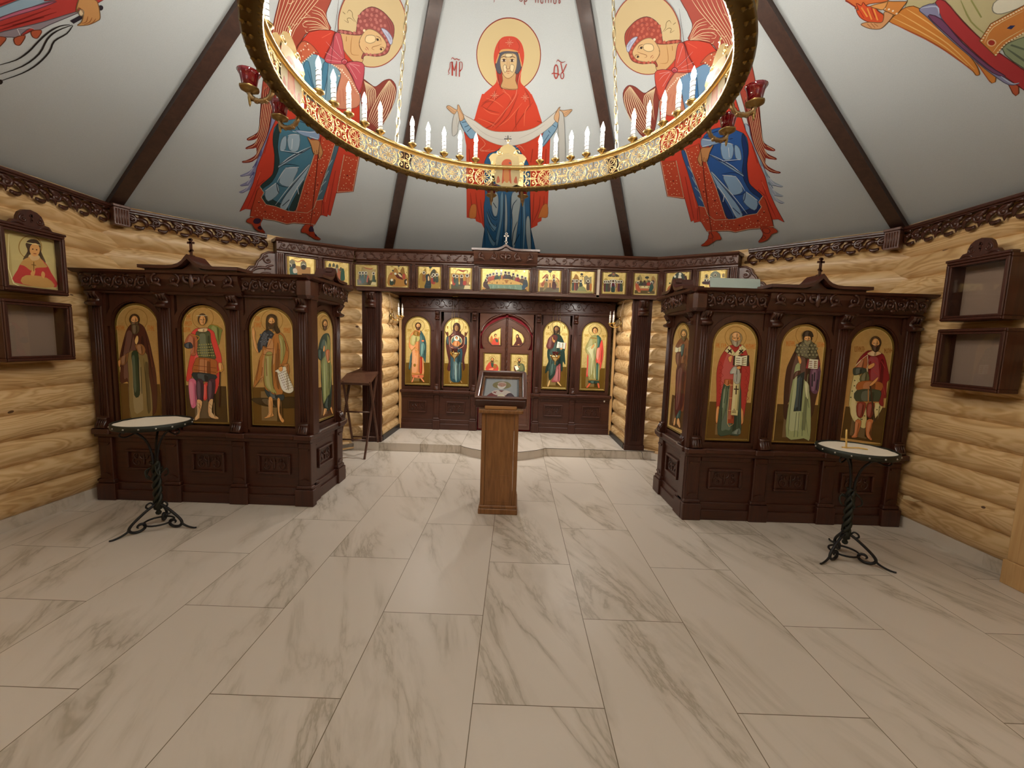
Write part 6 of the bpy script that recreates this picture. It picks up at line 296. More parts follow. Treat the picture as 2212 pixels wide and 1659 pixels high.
'f6':[[1,192,140,60,0,-274,461,303,463,300,242,-270,240],[1,74,68,36,0,-269,166,301,173,296,43,-267,33],[2,138,74,36,18.5,-141,473,-73,566,52,547,176,558,193,498],[0,168,60,36,0,-73,566,36,546,145,557,53,509],[2,122,96,48,9.2,-134,518,-133,412],[2,122,96,48,9.2,76,525,78,418],[2,122,96,48,9.2,177,543,179,437],[0,181,72,60,0,-211,370,-162,371,-141,248,-148,152,-218,149,-228,246],[0,49,72,60,0,-187,376,-156,358,-139,262,-166,192,-193,260],[0,251,243,200,0,-139,405,-150,374,-178,358,-210,362,-232,386,-232,418,-212,443,-179,450,-151,435],[0,74,48,24,0,-161,404,-170,381,-192,375,-211,390,-211,415,-193,432,-171,427],[0,60,80,68,0,-125,354,-76,356,-54,226,-61,124,-131,121,-142,223],[0,251,243,200,0,-53,391,-64,361,-92,344,-124,348,-146,372,-146,404,-126,430,-93,436,-65,421],[0,74,48,24,0,-75,390,-84,367,-106,361,-125,376,-125,402,-107,418,-85,413],[0,58,28,32,0,1,358,54,360,77,230,69,128,-6,125,-17,227],[0,251,243,200,0,78,395,67,362,37,344,2,349,-21,375,-22,409,0,436,35,443,66,427],[0,74,48,24,0,55,394,45,370,21,363,2,379,1,406,20,424,44,418],[0,168,112,64,0,154,378,206,379,229,250,222,148,147,145,136,247],[0,192,140,84,0,180,384,212,365,231,264,203,191,173,262],[0,251,243,200,0,231,415,219,382,189,364,154,369,131,395,131,429,153,456,187,463,218,447],[0,74,48,24,0,207,414,197,390,174,383,154,399,153,426,172,444,196,438],[0,176,52,40,0,73,250,151,260,153,161,75,158],[1,224,207,156,0,122,148,302,147,265,49,93,44],[0,168,120,80,0,248,500,286,501,289,379,235,377],[2,168,132,44,10.8,-201,592,-201,574],[2,168,132,44,9.2,-201,588,-179,589],[2,168,132,44,10.8,-175,593,-174,575],[2,168,132,44,9.2,-175,584,-153,585],[2,168,132,44,10.8,-148,594,-148,576],[2,168,132,44,9.2,-148,588,-129,585,-148,579]],
'f7':[[1,90,68,32,0,-642,72,663,100,659,46,-641,30],[0,74,56,48,0,-554,229,-551,336,-516,385,-467,386,-417,329,-403,234],[0,251,246,212,0,-449,429,-458,401,-484,385,-513,390,-533,411,-534,441,-515,463,-486,469,-460,456],[0,58,40,24,0,-467,432,-476,407,-498,401,-515,417,-516,443,-499,461,-477,455],[0,176,92,72,0,-482,255,-479,362,-444,411,-395,412,-345,355,-331,260],[0,251,246,212,0,-377,454,-386,427,-412,411,-441,416,-461,437,-462,466,-443,489,-414,495,-388,482],[0,58,40,24,0,-395,457,-404,433,-426,426,-443,443,-444,469,-427,486,-405,481],[0,192,90,68,0,-392,282,-389,389,-354,437,-305,439,-255,381,-240,287],[0,251,246,212,0,-287,481,-296,453,-322,438,-351,442,-371,464,-372,493,-353,516,-324,522,-298,508],[0,58,40,24,0,-305,484,-314,460,-335,453,-353,469,-354,496,-337,513,-315,508],[0,49,72,60,0,-295,297,-292,404,-257,452,-209,454,-159,396,-144,301],[0,40,64,56,0,-233,447,-183,419,-162,301,-229,299],[0,251,246,212,0,-190,496,-200,468,-225,453,-255,457,-275,478,-275,508,-257,530,-228,536,-201,523],[0,58,40,24,0,-209,499,-218,474,-239,468,-257,484,-257,510,-241,528,-219,522],[0,60,90,74,0,-180,300,-177,407,-142,456,-94,457,-44,399,-29,305],[0,192,120,72,0,-118,450,-68,422,-47,304,-113,302],[0,251,246,212,0,-76,499,-85,471,-110,456,-140,460,-160,482,-160,511,-142,534,-113,540,-87,526],[0,58,40,24,0,-94,502,-103,478,-124,471,-142,487,-142,514,-126,531,-104,526],[0,90,52,52,0,-60,328,-57,435,-22,483,27,484,77,427,92,332],[0,44,56,72,0,3,478,52,450,74,332,7,330],[0,251,246,212,0,45,526,35,499,10,483,-20,488,-39,509,-40,538,-22,561,7,567,34,553],[0,58,40,24,0,26,529,18,505,-4,498,-21,515,-22,541,-6,558,16,553],[0,60,56,56,0,38,319,40,426,75,474,124,476,174,418,189,323],[0,251,246,212,0,142,518,132,490,107,474,78,479,58,500,57,530,75,552,104,558,131,545],[0,58,40,24,0,123,521,115,496,93,490,76,506,75,532,91,550,113,544],[0,74,56,52,0,160,287,163,394,197,442,246,444,296,386,311,291],[0,138,132,96,0,222,437,271,409,293,291,226,289],[0,251,246,212,0,264,486,254,458,229,443,200,447,180,469,179,498,197,521,226,527,253,513],[0,58,40,24,0,245,489,237,464,215,458,198,474,197,501,213,518,235,512],[0,160,58,68,0,276,255,279,362,313,410,362,412,412,354,427,259],[0,138,44,56,0,338,405,387,377,409,259,343,257],[0,251,246,212,0,380,454,370,426,345,411,316,415,296,437,295,466,313,489,342,495,369,481],[0,58,40,24,0,361,457,353,432,331,426,314,442,313,469,329,486,351,480],[0,90,68,52,0,404,223,407,330,442,379,490,380,540,322,556,228],[0,251,246,212,0,508,422,499,394,473,379,444,383,424,405,423,434,441,457,470,463,497,449],[0,58,40,24,0,490,425,481,401,460,394,442,410,441,437,458,454,479,449],[0,220,180,104,0,-488,231,-422,281,-278,327,-60,354,134,351,305,303,452,260,489,226,429,206,-56,197,-420,198,-475,202],[0,127,156,136,0,-468,196,-56,193,454,205,482,94,434,69,190,85,-113,94,-393,80],[2,169,191,168,12.0,-322,177,-332,93],[2,169,191,168,12.0,-176,170,-175,104],[2,169,191,168,12.0,-31,174,-17,103],[2,169,191,168,12.0,127,179,154,96],[2,169,191,168,12.0,284,184,312,89],[2,92,122,106,9.6,-383,175,-369,92],[2,92,122,106,9.6,-237,168,-241,96],[2,92,122,106,9.6,54,177,68,106],[2,92,122,106,9.6,224,182,239,87],[0,176,116,60,0,-23,317,98,321,63,278,64,248,16,247,15,276],[4,106,58,28,13.2,-301,297,-227,239,-157,325,-57,239,162,233,-60,328,-421,251,-360,229,134,328,429,224],[2,58,32,16,16.8,-222,275,-220,222],[2,58,32,16,16.8,163,269,164,222],[0,74,48,48,0,-607,156,-603,228,-556,289,-507,267,-481,196,-417,79,-502,76,-588,121],[0,251,243,200,0,-488,312,-496,288,-516,273,-541,272,-562,286,-571,310,-564,334,-543,349,-518,350,-497,336],[0,58,40,24,0,-510,304,-515,288,-528,277,-544,276,-558,286,-563,303,-559,320,-546,331,-529,331,-516,321],[0,49,66,76,0,533,358,594,348,627,265,625,170,565,145,531,84,481,106,490,214],[0,44,80,104,0,478,190,587,217,577,145,531,84,482,94],[0,251,246,212,0,602,395,595,370,573,354,546,353,524,368,515,393,522,418,544,434,570,435,593,420],[0,58,40,24,0,583,389,578,371,566,359,549,358,535,369,530,387,534,405,547,417,563,417,577,407],[1,201,140,80,0,-631,132,-550,75,-562,45,-629,60],[1,201,140,80,0,571,145,661,159,653,52,604,56],[2,168,132,44,8.4,-303,599,-303,575],[2,168,132,44,7.2,-303,579,-286,579],[2,168,132,44,8.4,-279,599,-279,576],[2,168,132,44,7.2,-279,596,-262,596],[2,168,132,44,8.4,-255,600,-254,576],[2,168,132,44,7.2,-255,588,-238,589],[2,168,132,44,8.4,256,598,257,574],[2,168,132,44,7.2,257,593,271,586,257,581],[2,168,132,44,8.4,276,598,277,575],[2,168,132,44,7.2,276,578,293,579],[2,168,132,44,8.4,296,599,297,575],[2,168,132,44,7.2,296,595,313,596],[2,168,132,44,8.4,316,600,316,576],[2,168,132,44,7.2,316,588,333,588]],
'f8':[[1,208,160,100,0,-300,275,-198,302,-153,374,271,363,298,162,-296,156],[1,90,76,44,0,-296,154,292,160,285,43,-291,31],[1,192,140,96,0,-133,493,-86,530,-37,496,-38,378,-129,375],[1,192,140,96,0,72,499,107,530,145,496,143,383,77,381],[1,58,36,24,0,-90,459,-65,460,-63,401,-87,400],[1,58,36,24,0,98,465,119,465,122,406,100,406],[0,160,64,48,0,-214,396,-145,481,-98,518,-155,422],[0,160,64,48,0,159,443,233,398,285,316,235,362],[1,74,28,20,0,2,284,26,285,32,154,2,153],[0,143,124,74,0,-137,280,-77,305,-50,235,-83,139,-177,64,-145,184],[0,168,90,60,0,-232,241,-151,339,-137,280,-181,183],[0,251,243,200,0,-41,363,-48,339,-68,324,-93,323,-114,337,-123,361,-116,385,-96,400,-71,401,-50,387],[0,74,48,24,0,-57,353,-61,338,-73,328,-88,328,-101,337,-106,352,-102,367,-90,377,-75,378,-63,369],[0,74,28,28,0,91,334,140,324,192,242,173,123,87,132,71,238],[0,251,243,200,0,161,369,154,346,134,330,109,330,88,344,79,367,86,391,105,406,131,407,152,393],[0,74,32,24,0,141,362,137,345,125,334,110,334,98,344,92,360,96,377,108,388,123,388,135,378],[0,176,156,96,0,152,324,226,291,231,172,192,242],[0,60,60,52,0,-66,625,55,623,27,569,-22,568],[2,74,68,48,11.9,3,568,20,450],[2,168,132,44,8.4,-200,592,-199,574],[2,168,132,44,7.2,-200,587,-185,584,-200,579],[2,168,132,44,8.4,-181,592,-180,575],[2,168,132,44,7.2,-180,578,-163,579],[2,168,132,44,8.4,-161,593,-161,575],[2,168,132,44,7.2,-161,589,-144,590],[2,168,132,44,8.4,-142,593,-141,576],[2,168,132,44,7.2,-142,585,-125,586],[2,168,132,44,8.4,-123,594,-122,576],[2,168,132,44,7.2,-123,589,-108,586,-122,581],[2,168,132,44,8.4,114,595,115,578],[2,168,132,44,7.2,114,591,129,586,114,581],[2,168,132,44,8.4,131,596,131,578],[2,168,132,44,7.2,131,582,148,582],[2,168,132,44,8.4,150,596,151,579],[2,168,132,44,7.2,150,593,167,593]],
'f9':[[0,160,116,56,0,-322,394,-248,446,-196,547,-136,487,-93,377,-88,277,-316,270],[1,154,144,112,0,35,480,103,519,169,459,236,498,247,287,45,281],[0,58,52,56,0,109,395,159,403,190,286,107,296],[0,58,60,52,0,6,547,-11,519,-49,517,-70,545,-52,573,-14,574],[2,90,74,44,11.3,-24,515,-4,379],[4,58,60,52,17.5,-54,489,3,491],[0,56,72,60,0,-294,323,-247,325,-223,205,-227,111,-294,109,-306,202],[0,251,243,200,0,-226,357,-235,328,-262,312,-293,316,-314,339,-316,370,-297,394,-266,401,-238,386],[0,74,48,24,0,-247,357,-255,335,-276,329,-294,343,-295,367,-279,383,-257,378],[0,154,80,64,0,-222,325,-175,327,-151,207,-154,113,-221,111,-234,205],[0,251,243,200,0,-154,360,-163,330,-190,314,-221,318,-242,341,-244,372,-225,396,-194,403,-166,388],[0,74,48,24,0,-174,359,-183,337,-204,331,-222,345,-223,370,-207,385,-185,380],[0,90,56,52,0,-180,327,-133,328,-109,208,-113,114,-180,112,-192,206],[0,251,243,200,0,-112,361,-121,332,-148,315,-179,320,-200,343,-202,374,-183,398,-152,404,-124,389],[0,74,48,24,0,-133,360,-141,338,-162,332,-180,347,-181,371,-165,386,-143,382],[0,44,68,64,0,-74,337,-27,339,-4,250,-9,180,-76,178,-88,247],[0,251,243,200,0,-6,363,-15,334,-42,318,-73,322,-94,345,-96,376,-77,400,-46,406,-18,392],[0,74,48,24,0,-26,363,-35,341,-56,335,-74,349,-75,373,-59,389,-37,384],[0,90,68,56,0,126,336,173,337,198,218,194,124,127,122,114,215],[0,251,243,200,0,194,370,185,341,158,325,127,329,106,352,104,383,123,407,154,413,182,399],[0,74,48,24,0,173,370,165,347,144,341,126,356,125,380,141,396,163,391],[0,138,144,96,0,-109,177,-48,229,42,207,110,121,112,84,-129,77],[0,56,74,64,0,-86,240,-12,280,3,230,-84,203],[0,192,120,64,0,203,286,254,288,250,113,205,124],[0,160,152,96,0,-308,96,239,88,228,38,-330,33],[2,168,132,44,8.7,-175,603,-174,587],[2,168,132,44,7.5,-174,591,-156,592],[2,168,132,44,8.7,-153,604,-153,588],[2,168,132,44,7.5,-153,600,-135,601],[2,168,132,44,8.7,-131,605,-130,589],[2,168,132,44,7.5,-130,596,-112,597],[2,168,132,44,8.7,-109,605,-108,589],[2,168,132,44,7.5,-109,600,-94,597,-108,592],[2,168,132,44,8.7,59,607,60,589],[2,168,132,44,7.5,59,602,74,599,60,593],[2,168,132,44,8.7,83,607,84,590],[2,168,132,44,7.5,84,594,101,594],[2,168,132,44,8.7,107,608,108,591],[2,168,132,44,7.5,107,605,125,605],[2,168,132,44,8.7,131,609,132,592],[2,168,132,44,7.5,131,600,149,601]],
'f10':[[0,176,152,80,0,-337,396,-233,461,-180,413,-148,302,-329,247],[0,176,152,80,0,251,401,158,473,111,409,92,309,259,265],[1,192,168,96,0,-315,98,269,103,265,53,-318,41],[0,90,44,44,0,-274,329,-229,331,-204,205,-207,107,-271,105,-285,203],[0,251,243,200,0,-209,365,-218,336,-243,321,-273,325,-294,347,-296,377,-277,401,-248,407,-221,392],[0,74,48,24,0,-229,364,-237,343,-257,337,-275,351,-276,374,-260,390,-239,385],[0,56,74,56,0,-217,331,-172,332,-147,207,-150,109,-214,107,-228,205],[0,251,243,200,0,-152,366,-161,338,-186,322,-216,327,-237,349,-239,379,-221,402,-191,408,-164,394],[0,74,48,24,0,-172,366,-180,344,-200,339,-218,353,-219,376,-203,391,-182,387],[0,74,56,56,0,-167,332,-121,334,-96,209,-99,110,-164,108,-177,206],[0,251,243,200,0,-101,368,-110,340,-136,324,-166,328,-187,350,-188,380,-170,404,-140,410,-113,396],[0,74,48,24,0,-121,367,-129,346,-150,340,-167,354,-168,378,-153,393,-132,388],[0,176,128,72,0,61,339,106,341,131,216,129,117,64,115,50,213],[0,251,243,200,0,126,375,117,347,92,331,62,335,41,357,39,387,57,411,87,417,114,403],[0,74,48,24,0,106,374,98,353,78,347,60,361,59,385,75,400,96,395],[0,90,44,56,0,111,341,157,342,182,217,180,119,115,117,101,215],[0,251,243,200,0,177,377,168,348,142,332,112,337,91,359,89,389,108,412,137,418,165,404],[0,74,48,24,0,157,376,149,354,128,349,111,363,109,386,125,401,146,397],[0,56,72,56,0,175,343,220,344,245,219,243,121,178,119,164,217],[0,251,243,200,0,240,378,231,350,206,334,175,339,154,361,153,391,171,414,200,420,228,406],[0,74,48,24,0,220,378,212,356,191,351,174,365,173,388,188,403,209,399],[0,122,106,64,0,-111,363,-66,364,-43,275,-47,205,-112,204,-124,273],[0,251,243,200,0,-46,389,-54,360,-80,345,-110,349,-131,371,-133,401,-114,424,-85,430,-58,416],[0,74,48,24,0,-66,388,-74,367,-94,361,-111,375,-113,398,-97,413,-76,409],[0,122,106,64,0,2,366,48,368,71,279,67,209,2,207,-10,276],[0,251,243,200,0,68,392,59,364,34,348,4,352,-17,375,-19,404,-1,428,29,434,56,420],[0,74,48,24,0,48,391,40,370,20,364,2,378,1,402,17,417,38,412],[0,253,249,228,0,40,258,33,170,3,115,-38,113,-74,167,-91,254,-84,342,-54,397,-13,398,23,345],[0,74,20,32,0,-55,348,-1,350,28,211,24,102,-53,99,-68,208],[0,90,28,40,0,-29,355,5,335,29,226,2,148,-31,225],[0,251,243,200,0,22,388,12,354,-18,336,-54,341,-79,367,-81,403,-59,430,-24,438,8,421],[0,74,48,24,0,-1,387,-11,362,-35,355,-56,372,-57,399,-39,417,-14,412],[0,38,64,58,0,-68,230,14,232,28,102,-67,99],[0,106,100,80,0,40,562,29,525,-5,502,-49,500,-85,522,-101,558,-89,594,-55,618,-12,619,25,598],[0,160,106,80,0,2,573,-3,553,-19,540,-39,539,-56,551,-64,571,-59,592,-43,605,-23,605,-6,593],[0,74,64,52,0,-181,537,-101,576,-91,509,-173,512],[0,74,64,52,0,123,534,38,581,36,512,118,515],[2,168,132,44,8.7,-268,615,-267,596],[2,168,132,44,7.5,-268,611,-250,611],[2,168,132,44,8.7,-247,615,-246,597],[2,168,132,44,7.5,-246,607,-229,607],[2,168,132,44,8.7,-224,616,-223,597],[2,168,132,44,7.5,-224,611,-209,608,-223,602],[2,168,132,44,8.7,-203,617,-202,598],[2,168,132,44,7.5,-202,602,-184,602],[2,168,132,44,8.7,175,619,176,602],[2,168,132,44,7.5,175,611,193,611],[2,168,132,44,8.7,190,620,191,602],[2,168,132,44,7.5,190,615,205,612,191,606],[2,168,132,44,8.7,202,620,203,603],[2,168,132,44,7.5,203,607,221,607]],
'f11':[[1,138,132,80,0,-306,398,274,428,277,291,-298,274],[1,90,76,36,0,-310,161,266,167,266,79,-304,68],[0,168,128,64,0,148,424,189,562,287,416,268,142,185,239],[0,58,40,24,0,161,412,197,450,237,414,217,339,178,351],[1,154,138,88,0,-255,499,-213,537,-166,588,-110,503,-106,441,-245,437],[1,58,44,28,0,-211,500,-185,526,-179,439,-207,438],[0,35,40,28,0,81,515,63,489,18,482,-19,498,-20,526,14,544,60,540],[2,90,68,36,11.3,37,483,48,409],[0,58,60,44,0,-192,296,-171,377,-96,380,-65,300],[0,74,48,24,0,-110,404,-114,386,-126,375,-141,375,-154,385,-160,402,-157,420,-145,431,-129,432,-116,421],[0,74,56,52,0,-91,299,-71,380,5,383,36,303],[0,74,48,24,0,-9,407,-13,389,-25,378,-40,378,-54,388,-60,405,-56,423,-44,434,-28,435,-15,424],[0,168,58,48,0,29,303,49,384,125,386,156,306],[0,74,48,24,0,111,411,107,393,95,382,80,381,66,392,60,409,64,427,76,438,91,438,105,428],[1,230,207,148,0,-184,284,132,287,124,218,-167,216],[1,181,100,60,0,-167,213,124,217,115,162,-139,159],[0,176,90,56,0,-283,349,-227,363,-156,228,-122,105,-200,127,-269,213],[0,251,243,200,0,-175,371,-181,347,-200,332,-225,332,-246,345,-256,368,-249,392,-230,407,-205,408,-184,394],[0,74,48,24,0,-190,364,-193,348,-205,338,-221,337,-234,347,-240,363,-236,379,-224,389,-209,390,-195,380],[0,36,72,60,0,140,349,191,339,223,240,167,139,104,137,110,237],[0,251,243,200,0,204,376,198,353,179,338,154,337,133,351,123,374,129,397,149,412,174,413,195,399],[0,74,48,24,0,190,363,186,347,174,337,158,336,145,346,139,362,143,378,155,388,171,389,184,379],[1,216,176,120,0,-200,127,-130,123,-135,98,-198,103],[1,216,176,120,0,72,130,130,125,125,100,68,104],[4,122,48,24,15.1,-132,254,-25,264,83,251]],
'w2':[[1,168,120,72,0,-417,340,186,392,166,91,-430,50],[0,90,76,56,0,-435,242,-417,356,-385,392,-354,365,-340,254,-342,93,-437,82],[0,49,68,60,0,-300,260,-283,375,-250,412,-218,384,-204,273,-206,110,-303,98],[0,176,106,76,0,-32,296,-14,413,19,451,52,423,67,310,65,144,-34,132],[0,49,88,74,0,84,312,102,430,136,468,170,439,185,326,184,159,82,147],[1,90,92,72,0,-341,383,-334,448,-305,492,-277,456,-271,393],[1,90,92,72,0,-237,462,-229,527,-200,572,-171,536,-166,473],[1,90,92,72,0,-140,476,-132,542,-102,587,-73,551,-68,487],[1,90,92,72,0,-50,457,-43,523,-13,569,17,532,23,468],[1,90,92,72,0,48,389,56,456,86,502,116,465,122,400],[1,154,148,132,0,-194,436,3,465,1,334,-195,306],[0,200,184,160,0,-145,411,-80,420,-98,287,-180,276],[2,168,132,44,11.2,-346,605,-346,580],[2,168,132,44,9.6,-346,593,-324,596],[2,168,132,44,11.2,-320,609,-321,584],[2,168,132,44,9.6,-321,603,-302,600,-321,590],[2,168,132,44,11.3,-293,614,-294,588],[2,168,132,44,9.7,-294,593,-271,596],[2,168,132,44,11.3,-268,618,-268,592],[2,168,132,44,9.7,-268,613,-246,617],[2,168,132,44,11.6,61,613,61,585],[2,168,132,44,10.0,61,590,84,593],[2,168,132,44,11.7,91,617,91,589],[2,168,132,44,10.0,91,612,114,616],[2,168,132,44,11.7,123,622,122,594],[2,168,132,44,10.0,123,607,146,611]],
'w1':[[1,176,132,80,0,-388,366,-331,435,-104,394,207,394,199,-14,-427,-90],[1,138,132,104,0,-287,502,-222,558,-159,508,-148,342,-291,321],[1,138,132,104,0,-22,484,31,553,104,503,116,381,-32,359],[2,160,52,40,17.8,-201,562,-101,502,31,561,104,503],[0,251,243,200,0,-230,390,-239,355,-263,331,-291,327,-313,344,-321,377,-311,412,-288,436,-260,440,-238,423],[0,74,48,24,0,-247,380,-253,356,-266,340,-282,338,-294,350,-298,372,-293,396,-280,413,-264,415,-252,403],[0,44,90,84,0,-319,317,-219,362,-136,252,-109,133,-253,114,-335,224],[0,44,48,52,0,-218,423,-146,434,-163,324,-220,331],[0,251,243,200,0,86,431,76,400,52,379,23,374,0,389,-9,416,1,447,25,468,54,473,78,459],[0,58,56,48,0,-9,409,43,447,95,409,78,329,-3,325],[0,216,200,176,0,-206,303,-134,329,-107,225,-194,198],[2,168,132,44,10.4,-165,605,-166,575],[2,168,132,44,8.9,-166,590,-146,593],[2,168,132,44,10.5,-140,610,-140,579],[2,168,132,44,9.0,-140,604,-123,597,-140,588],[2,168,132,44,10.5,-114,614,-114,583],[2,168,132,44,9.0,-114,588,-94,591],[2,168,132,44,10.5,-87,618,-88,588],[2,168,132,44,9.0,-88,614,-67,617],[2,168,132,44,10.5,-63,622,-63,592],[2,168,132,44,9.0,-63,607,-43,610],[2,168,132,44,10.6,-37,627,-37,596],[2,168,132,44,9.1,-37,621,-19,614,-37,605],[2,168,132,44,10.6,-10,631,-11,600],[2,168,132,44,9.1,-11,605,10,608]],
'w3':[[0,60,74,68,0,196,472,182,405,134,358,64,345,-9,370,-66,425,-90,497,-76,565,-27,612,44,623,116,598,172,543],[0,216,212,188,0,16,545,83,539,122,357,31,348],[0,251,243,200,0,94,573,89,551,71,538,49,540,29,556,20,580,25,603,43,615,66,613,85,597],[0,74,44,40,0,176,514,234,509,255,346,183,320,208,415],[0,90,60,36,0,189,545,186,530,175,522,160,523,148,534,142,549,146,564,157,573,171,571,183,561],[0,44,64,56,0,-118,524,-67,519,-90,374,-156,346,-146,444],[0,251,243,200,0,-44,517,-49,499,-63,488,-82,490,-99,503,-106,523,-102,542,-87,552,-68,551,-52,537],[0,176,106,60,0,-236,252,-87,341,81,344,361,330,364,82,-226,119],[0,44,52,36,0,-225,335,-202,374,-181,331],[0,44,52,36,0,280,328,319,349,337,324],[2,168,132,44,11.9,-194,626,-193,603],[2,168,132,44,10.2,-194,621,-170,619],[2,168,132,44,11.9,-163,624,-161,600],[2,168,132,44,10.2,-162,612,-138,610],[2,168,132,44,11.9,-135,621,-134,598],[2,168,132,44,10.2,-135,614,-114,607,-134,603],[2,168,132,44,11.8,-105,618,-103,595],[2,168,132,44,10.1,-103,600,-79,598],[2,168,132,44,11.5,215,615,217,587],[2,168,132,44,9.8,215,610,238,608],[2,168,132,44,11.4,226,614,228,586],[2,168,132,44,9.8,227,599,250,597],[2,168,132,44,11.4,238,613,240,585],[2,168,132,44,9.8,238,606,258,596,239,592]],
'w4':[[0,138,148,132,0,-58,454,-43,545,57,604,166,525,188,432,205,36,-19,49],[1,154,138,104,0,-192,513,-156,540,-115,506,-108,420,-185,427],[1,154,138,104,0,218,505,260,531,298,497,311,421,232,428],[1,58,44,28,0,-163,502,-137,500,-133,445,-159,448],[0,251,243,200,0,-137,376,-142,353,-159,339,-182,341,-202,358,-211,382,-205,406,-188,419,-165,417,-146,400],[0,74,48,24,0,-153,373,-156,358,-165,350,-178,351,-188,361,-193,376,-191,390,-181,399,-169,398,-158,388],[0,251,243,200,0,-68,370,-73,347,-90,334,-113,336,-132,352,-141,376,-136,400,-119,413,-96,411,-77,395],[0,74,48,24,0,-84,367,-87,353,-96,344,-108,345,-119,355,-124,370,-121,385,-112,393,-100,392,-89,382],[0,251,243,200,0,-28,344,-33,321,-50,307,-73,309,-92,325,-101,350,-96,373,-79,386,-56,384,-37,368],[0,74,48,24,0,-45,340,-47,326,-56,318,-69,319,-79,329,-84,344,-81,358,-72,366,-60,365,-49,355],[0,251,243,200,0,-5,434,-10,411,-27,398,-50,400,-69,416,-78,441,-73,464,-56,477,-33,475,-14,458],[0,74,48,24,0,-22,431,-24,417,-33,409,-45,410,-56,419,-61,434,-58,449,-49,457,-37,456,-27,446],[0,251,243,200,0,94,494,89,471,72,458,50,460,31,476,22,501,27,523,44,536,66,534,85,518],[0,74,48,24,0,78,491,75,477,66,469,54,470,44,480,39,494,42,509,51,517,63,515,73,506],[0,74,52,56,0,-225,344,-26,328,-21,266,-220,281],[0,154,58,52,0,-60,292,-16,296,-16,204,-61,207],[2,168,132,44,10.8,-126,615,-125,592],[2,168,132,44,9.3,-126,609,-107,601,-125,596],[2,168,132,44,10.8,-100,612,-99,589],[2,168,132,44,9.3,-99,594,-78,592],[2,168,132,44,10.8,-75,610,-73,586],[2,168,132,44,9.2,-74,605,-53,603],[2,168,132,44,10.5,201,612,203,585],[2,168,132,44,9.0,202,606,220,597,203,592],[2,168,132,44,10.4,229,609,231,582],[2,168,132,44,8.9,231,587,251,585],[2,168,132,44,10.4,256,606,259,579],[2,168,132,44,8.9,257,602,277,600],[2,168,132,44,10.4,284,604,286,576],[2,168,132,44,8.9,285,590,305,588]],
'kl':[[1,168,148,92,0,-303,908,459,927,465,36,-304,46],[1,181,164,108,0,-234,847,383,861,396,84,-233,96],[3,138,106,44,12.4,190,734,161,638,97,559,17,519,-58,527,-108,581,-122,664,-95,757,-35,835,44,878,121,873,175,821],[2,217,207,156,15.0,-235,837,-233,96,396,84,383,861,-235,837],[0,60,44,28,0,-30,726,21,810,123,835,178,774,175,667,230,507,190,478,125,614,3,568,-23,459,-83,489,-11,627],[0,176,58,52,0,28,552,121,571,228,486,296,346,358,113,-215,109,-166,310,-85,468],[0,181,137,76,0,-65,492,28,542,139,564,209,482,243,424,89,385,29,322,-73,388,-125,399],[0,181,137,76,0,-66,244,230,248,317,107,-112,103],[0,194,160,112,0,3,568,123,593,137,532,42,492],[0,201,147,86,0,160,685,141,619,103,573,59,564,27,595,18,654,36,719,74,766,118,776,151,745],[2,224,207,144,11.8,-27,757,71,760,173,762],[0,74,44,24,0,72,677,70,670,64,665,57,663,52,666,50,672,53,678,59,683,65,685,71,682],[0,74,44,24,0,126,678,123,671,117,666,110,664,105,667,103,673,106,680,112,685,119,686,124,684],[2,138,58,36,10.1,65,606,106,610],[0,201,147,86,0,-2,275,51,368,70,329,42,251],[0,201,147,86,0,146,278,170,346,205,309,180,230],[2,122,90,44,12.1,59,475,48,326],[2,122,90,44,12.0,22,426,88,425]]}
# ------------------------------------------------------------------ carving vocabulary, in local (u, d, z); d points at the viewer
UP=(0,1,0)
def spiral(mb,u,z,d,R,a0,turn,r0,r1,n=14,flat=.8):
    P=[];rr=[]
    for i in range(n+1):
        t=i/n;a=a0+turn*t;q=R*(1-.82*t); P.append((u+q*math.cos(a),d,z+q*math.sin(a)));rr.append(r0+(r1-r0)*t)
    mb.tube(P,rr,5,up=UP,flat=flat); mb.ball((u+R*.06,d,z),r0*1.15,6)
def leaf(mb,u0,z0,u1,z1,w,d,bend=.25,flat=.6):
    P=[];rr=[];du,dz=u1-u0,z1-z0
    for i in range(7):
        t=i/6;b=bend*math.sin(PI*t); P.append((u0+du*t-dz*b,d,z0+dz*t+du*b)); rr.append(max(.0006,w*math.sin(PI*min(1,.12+t*.88))**.8))
    mb.tube(P,rr,5,up=UP,flat=flat)
def scrollband(mb,u0,u1,z0,z1,d,n,r=.007):
    H=z1-z0;W=(u1-u0)/n;zc=(z0+z1)/2
    for i in range(n):
        uc=u0+W*(i+.5);s=1 if i%2 else -1;R=min(H*.40,W*.44)
        spiral(mb,uc,zc+s*H*.03,d,R,-s*PI*.62,s*PI*2.35,r,r*.55)
        mb.tube([(uc-W*.62,d,zc+s*H*.30),(uc-W*.45,d,zc+s*H*.05),(uc-W*.40,d,zc-s*H*.22),(uc-W*.2,d,zc-s*H*.40)],[r*.6,r,r,r*.9],5,up=UP,flat=.8)
        leaf(mb,uc+W*.1,zc+s*H*.40,uc+W*.56,zc+s*H*.28,r*1.5,d,s*.2); leaf(mb,uc+W*.32,zc-s*H*.12,uc+W*.52,zc-s*H*.42,r*1.3,d,-s*.3)
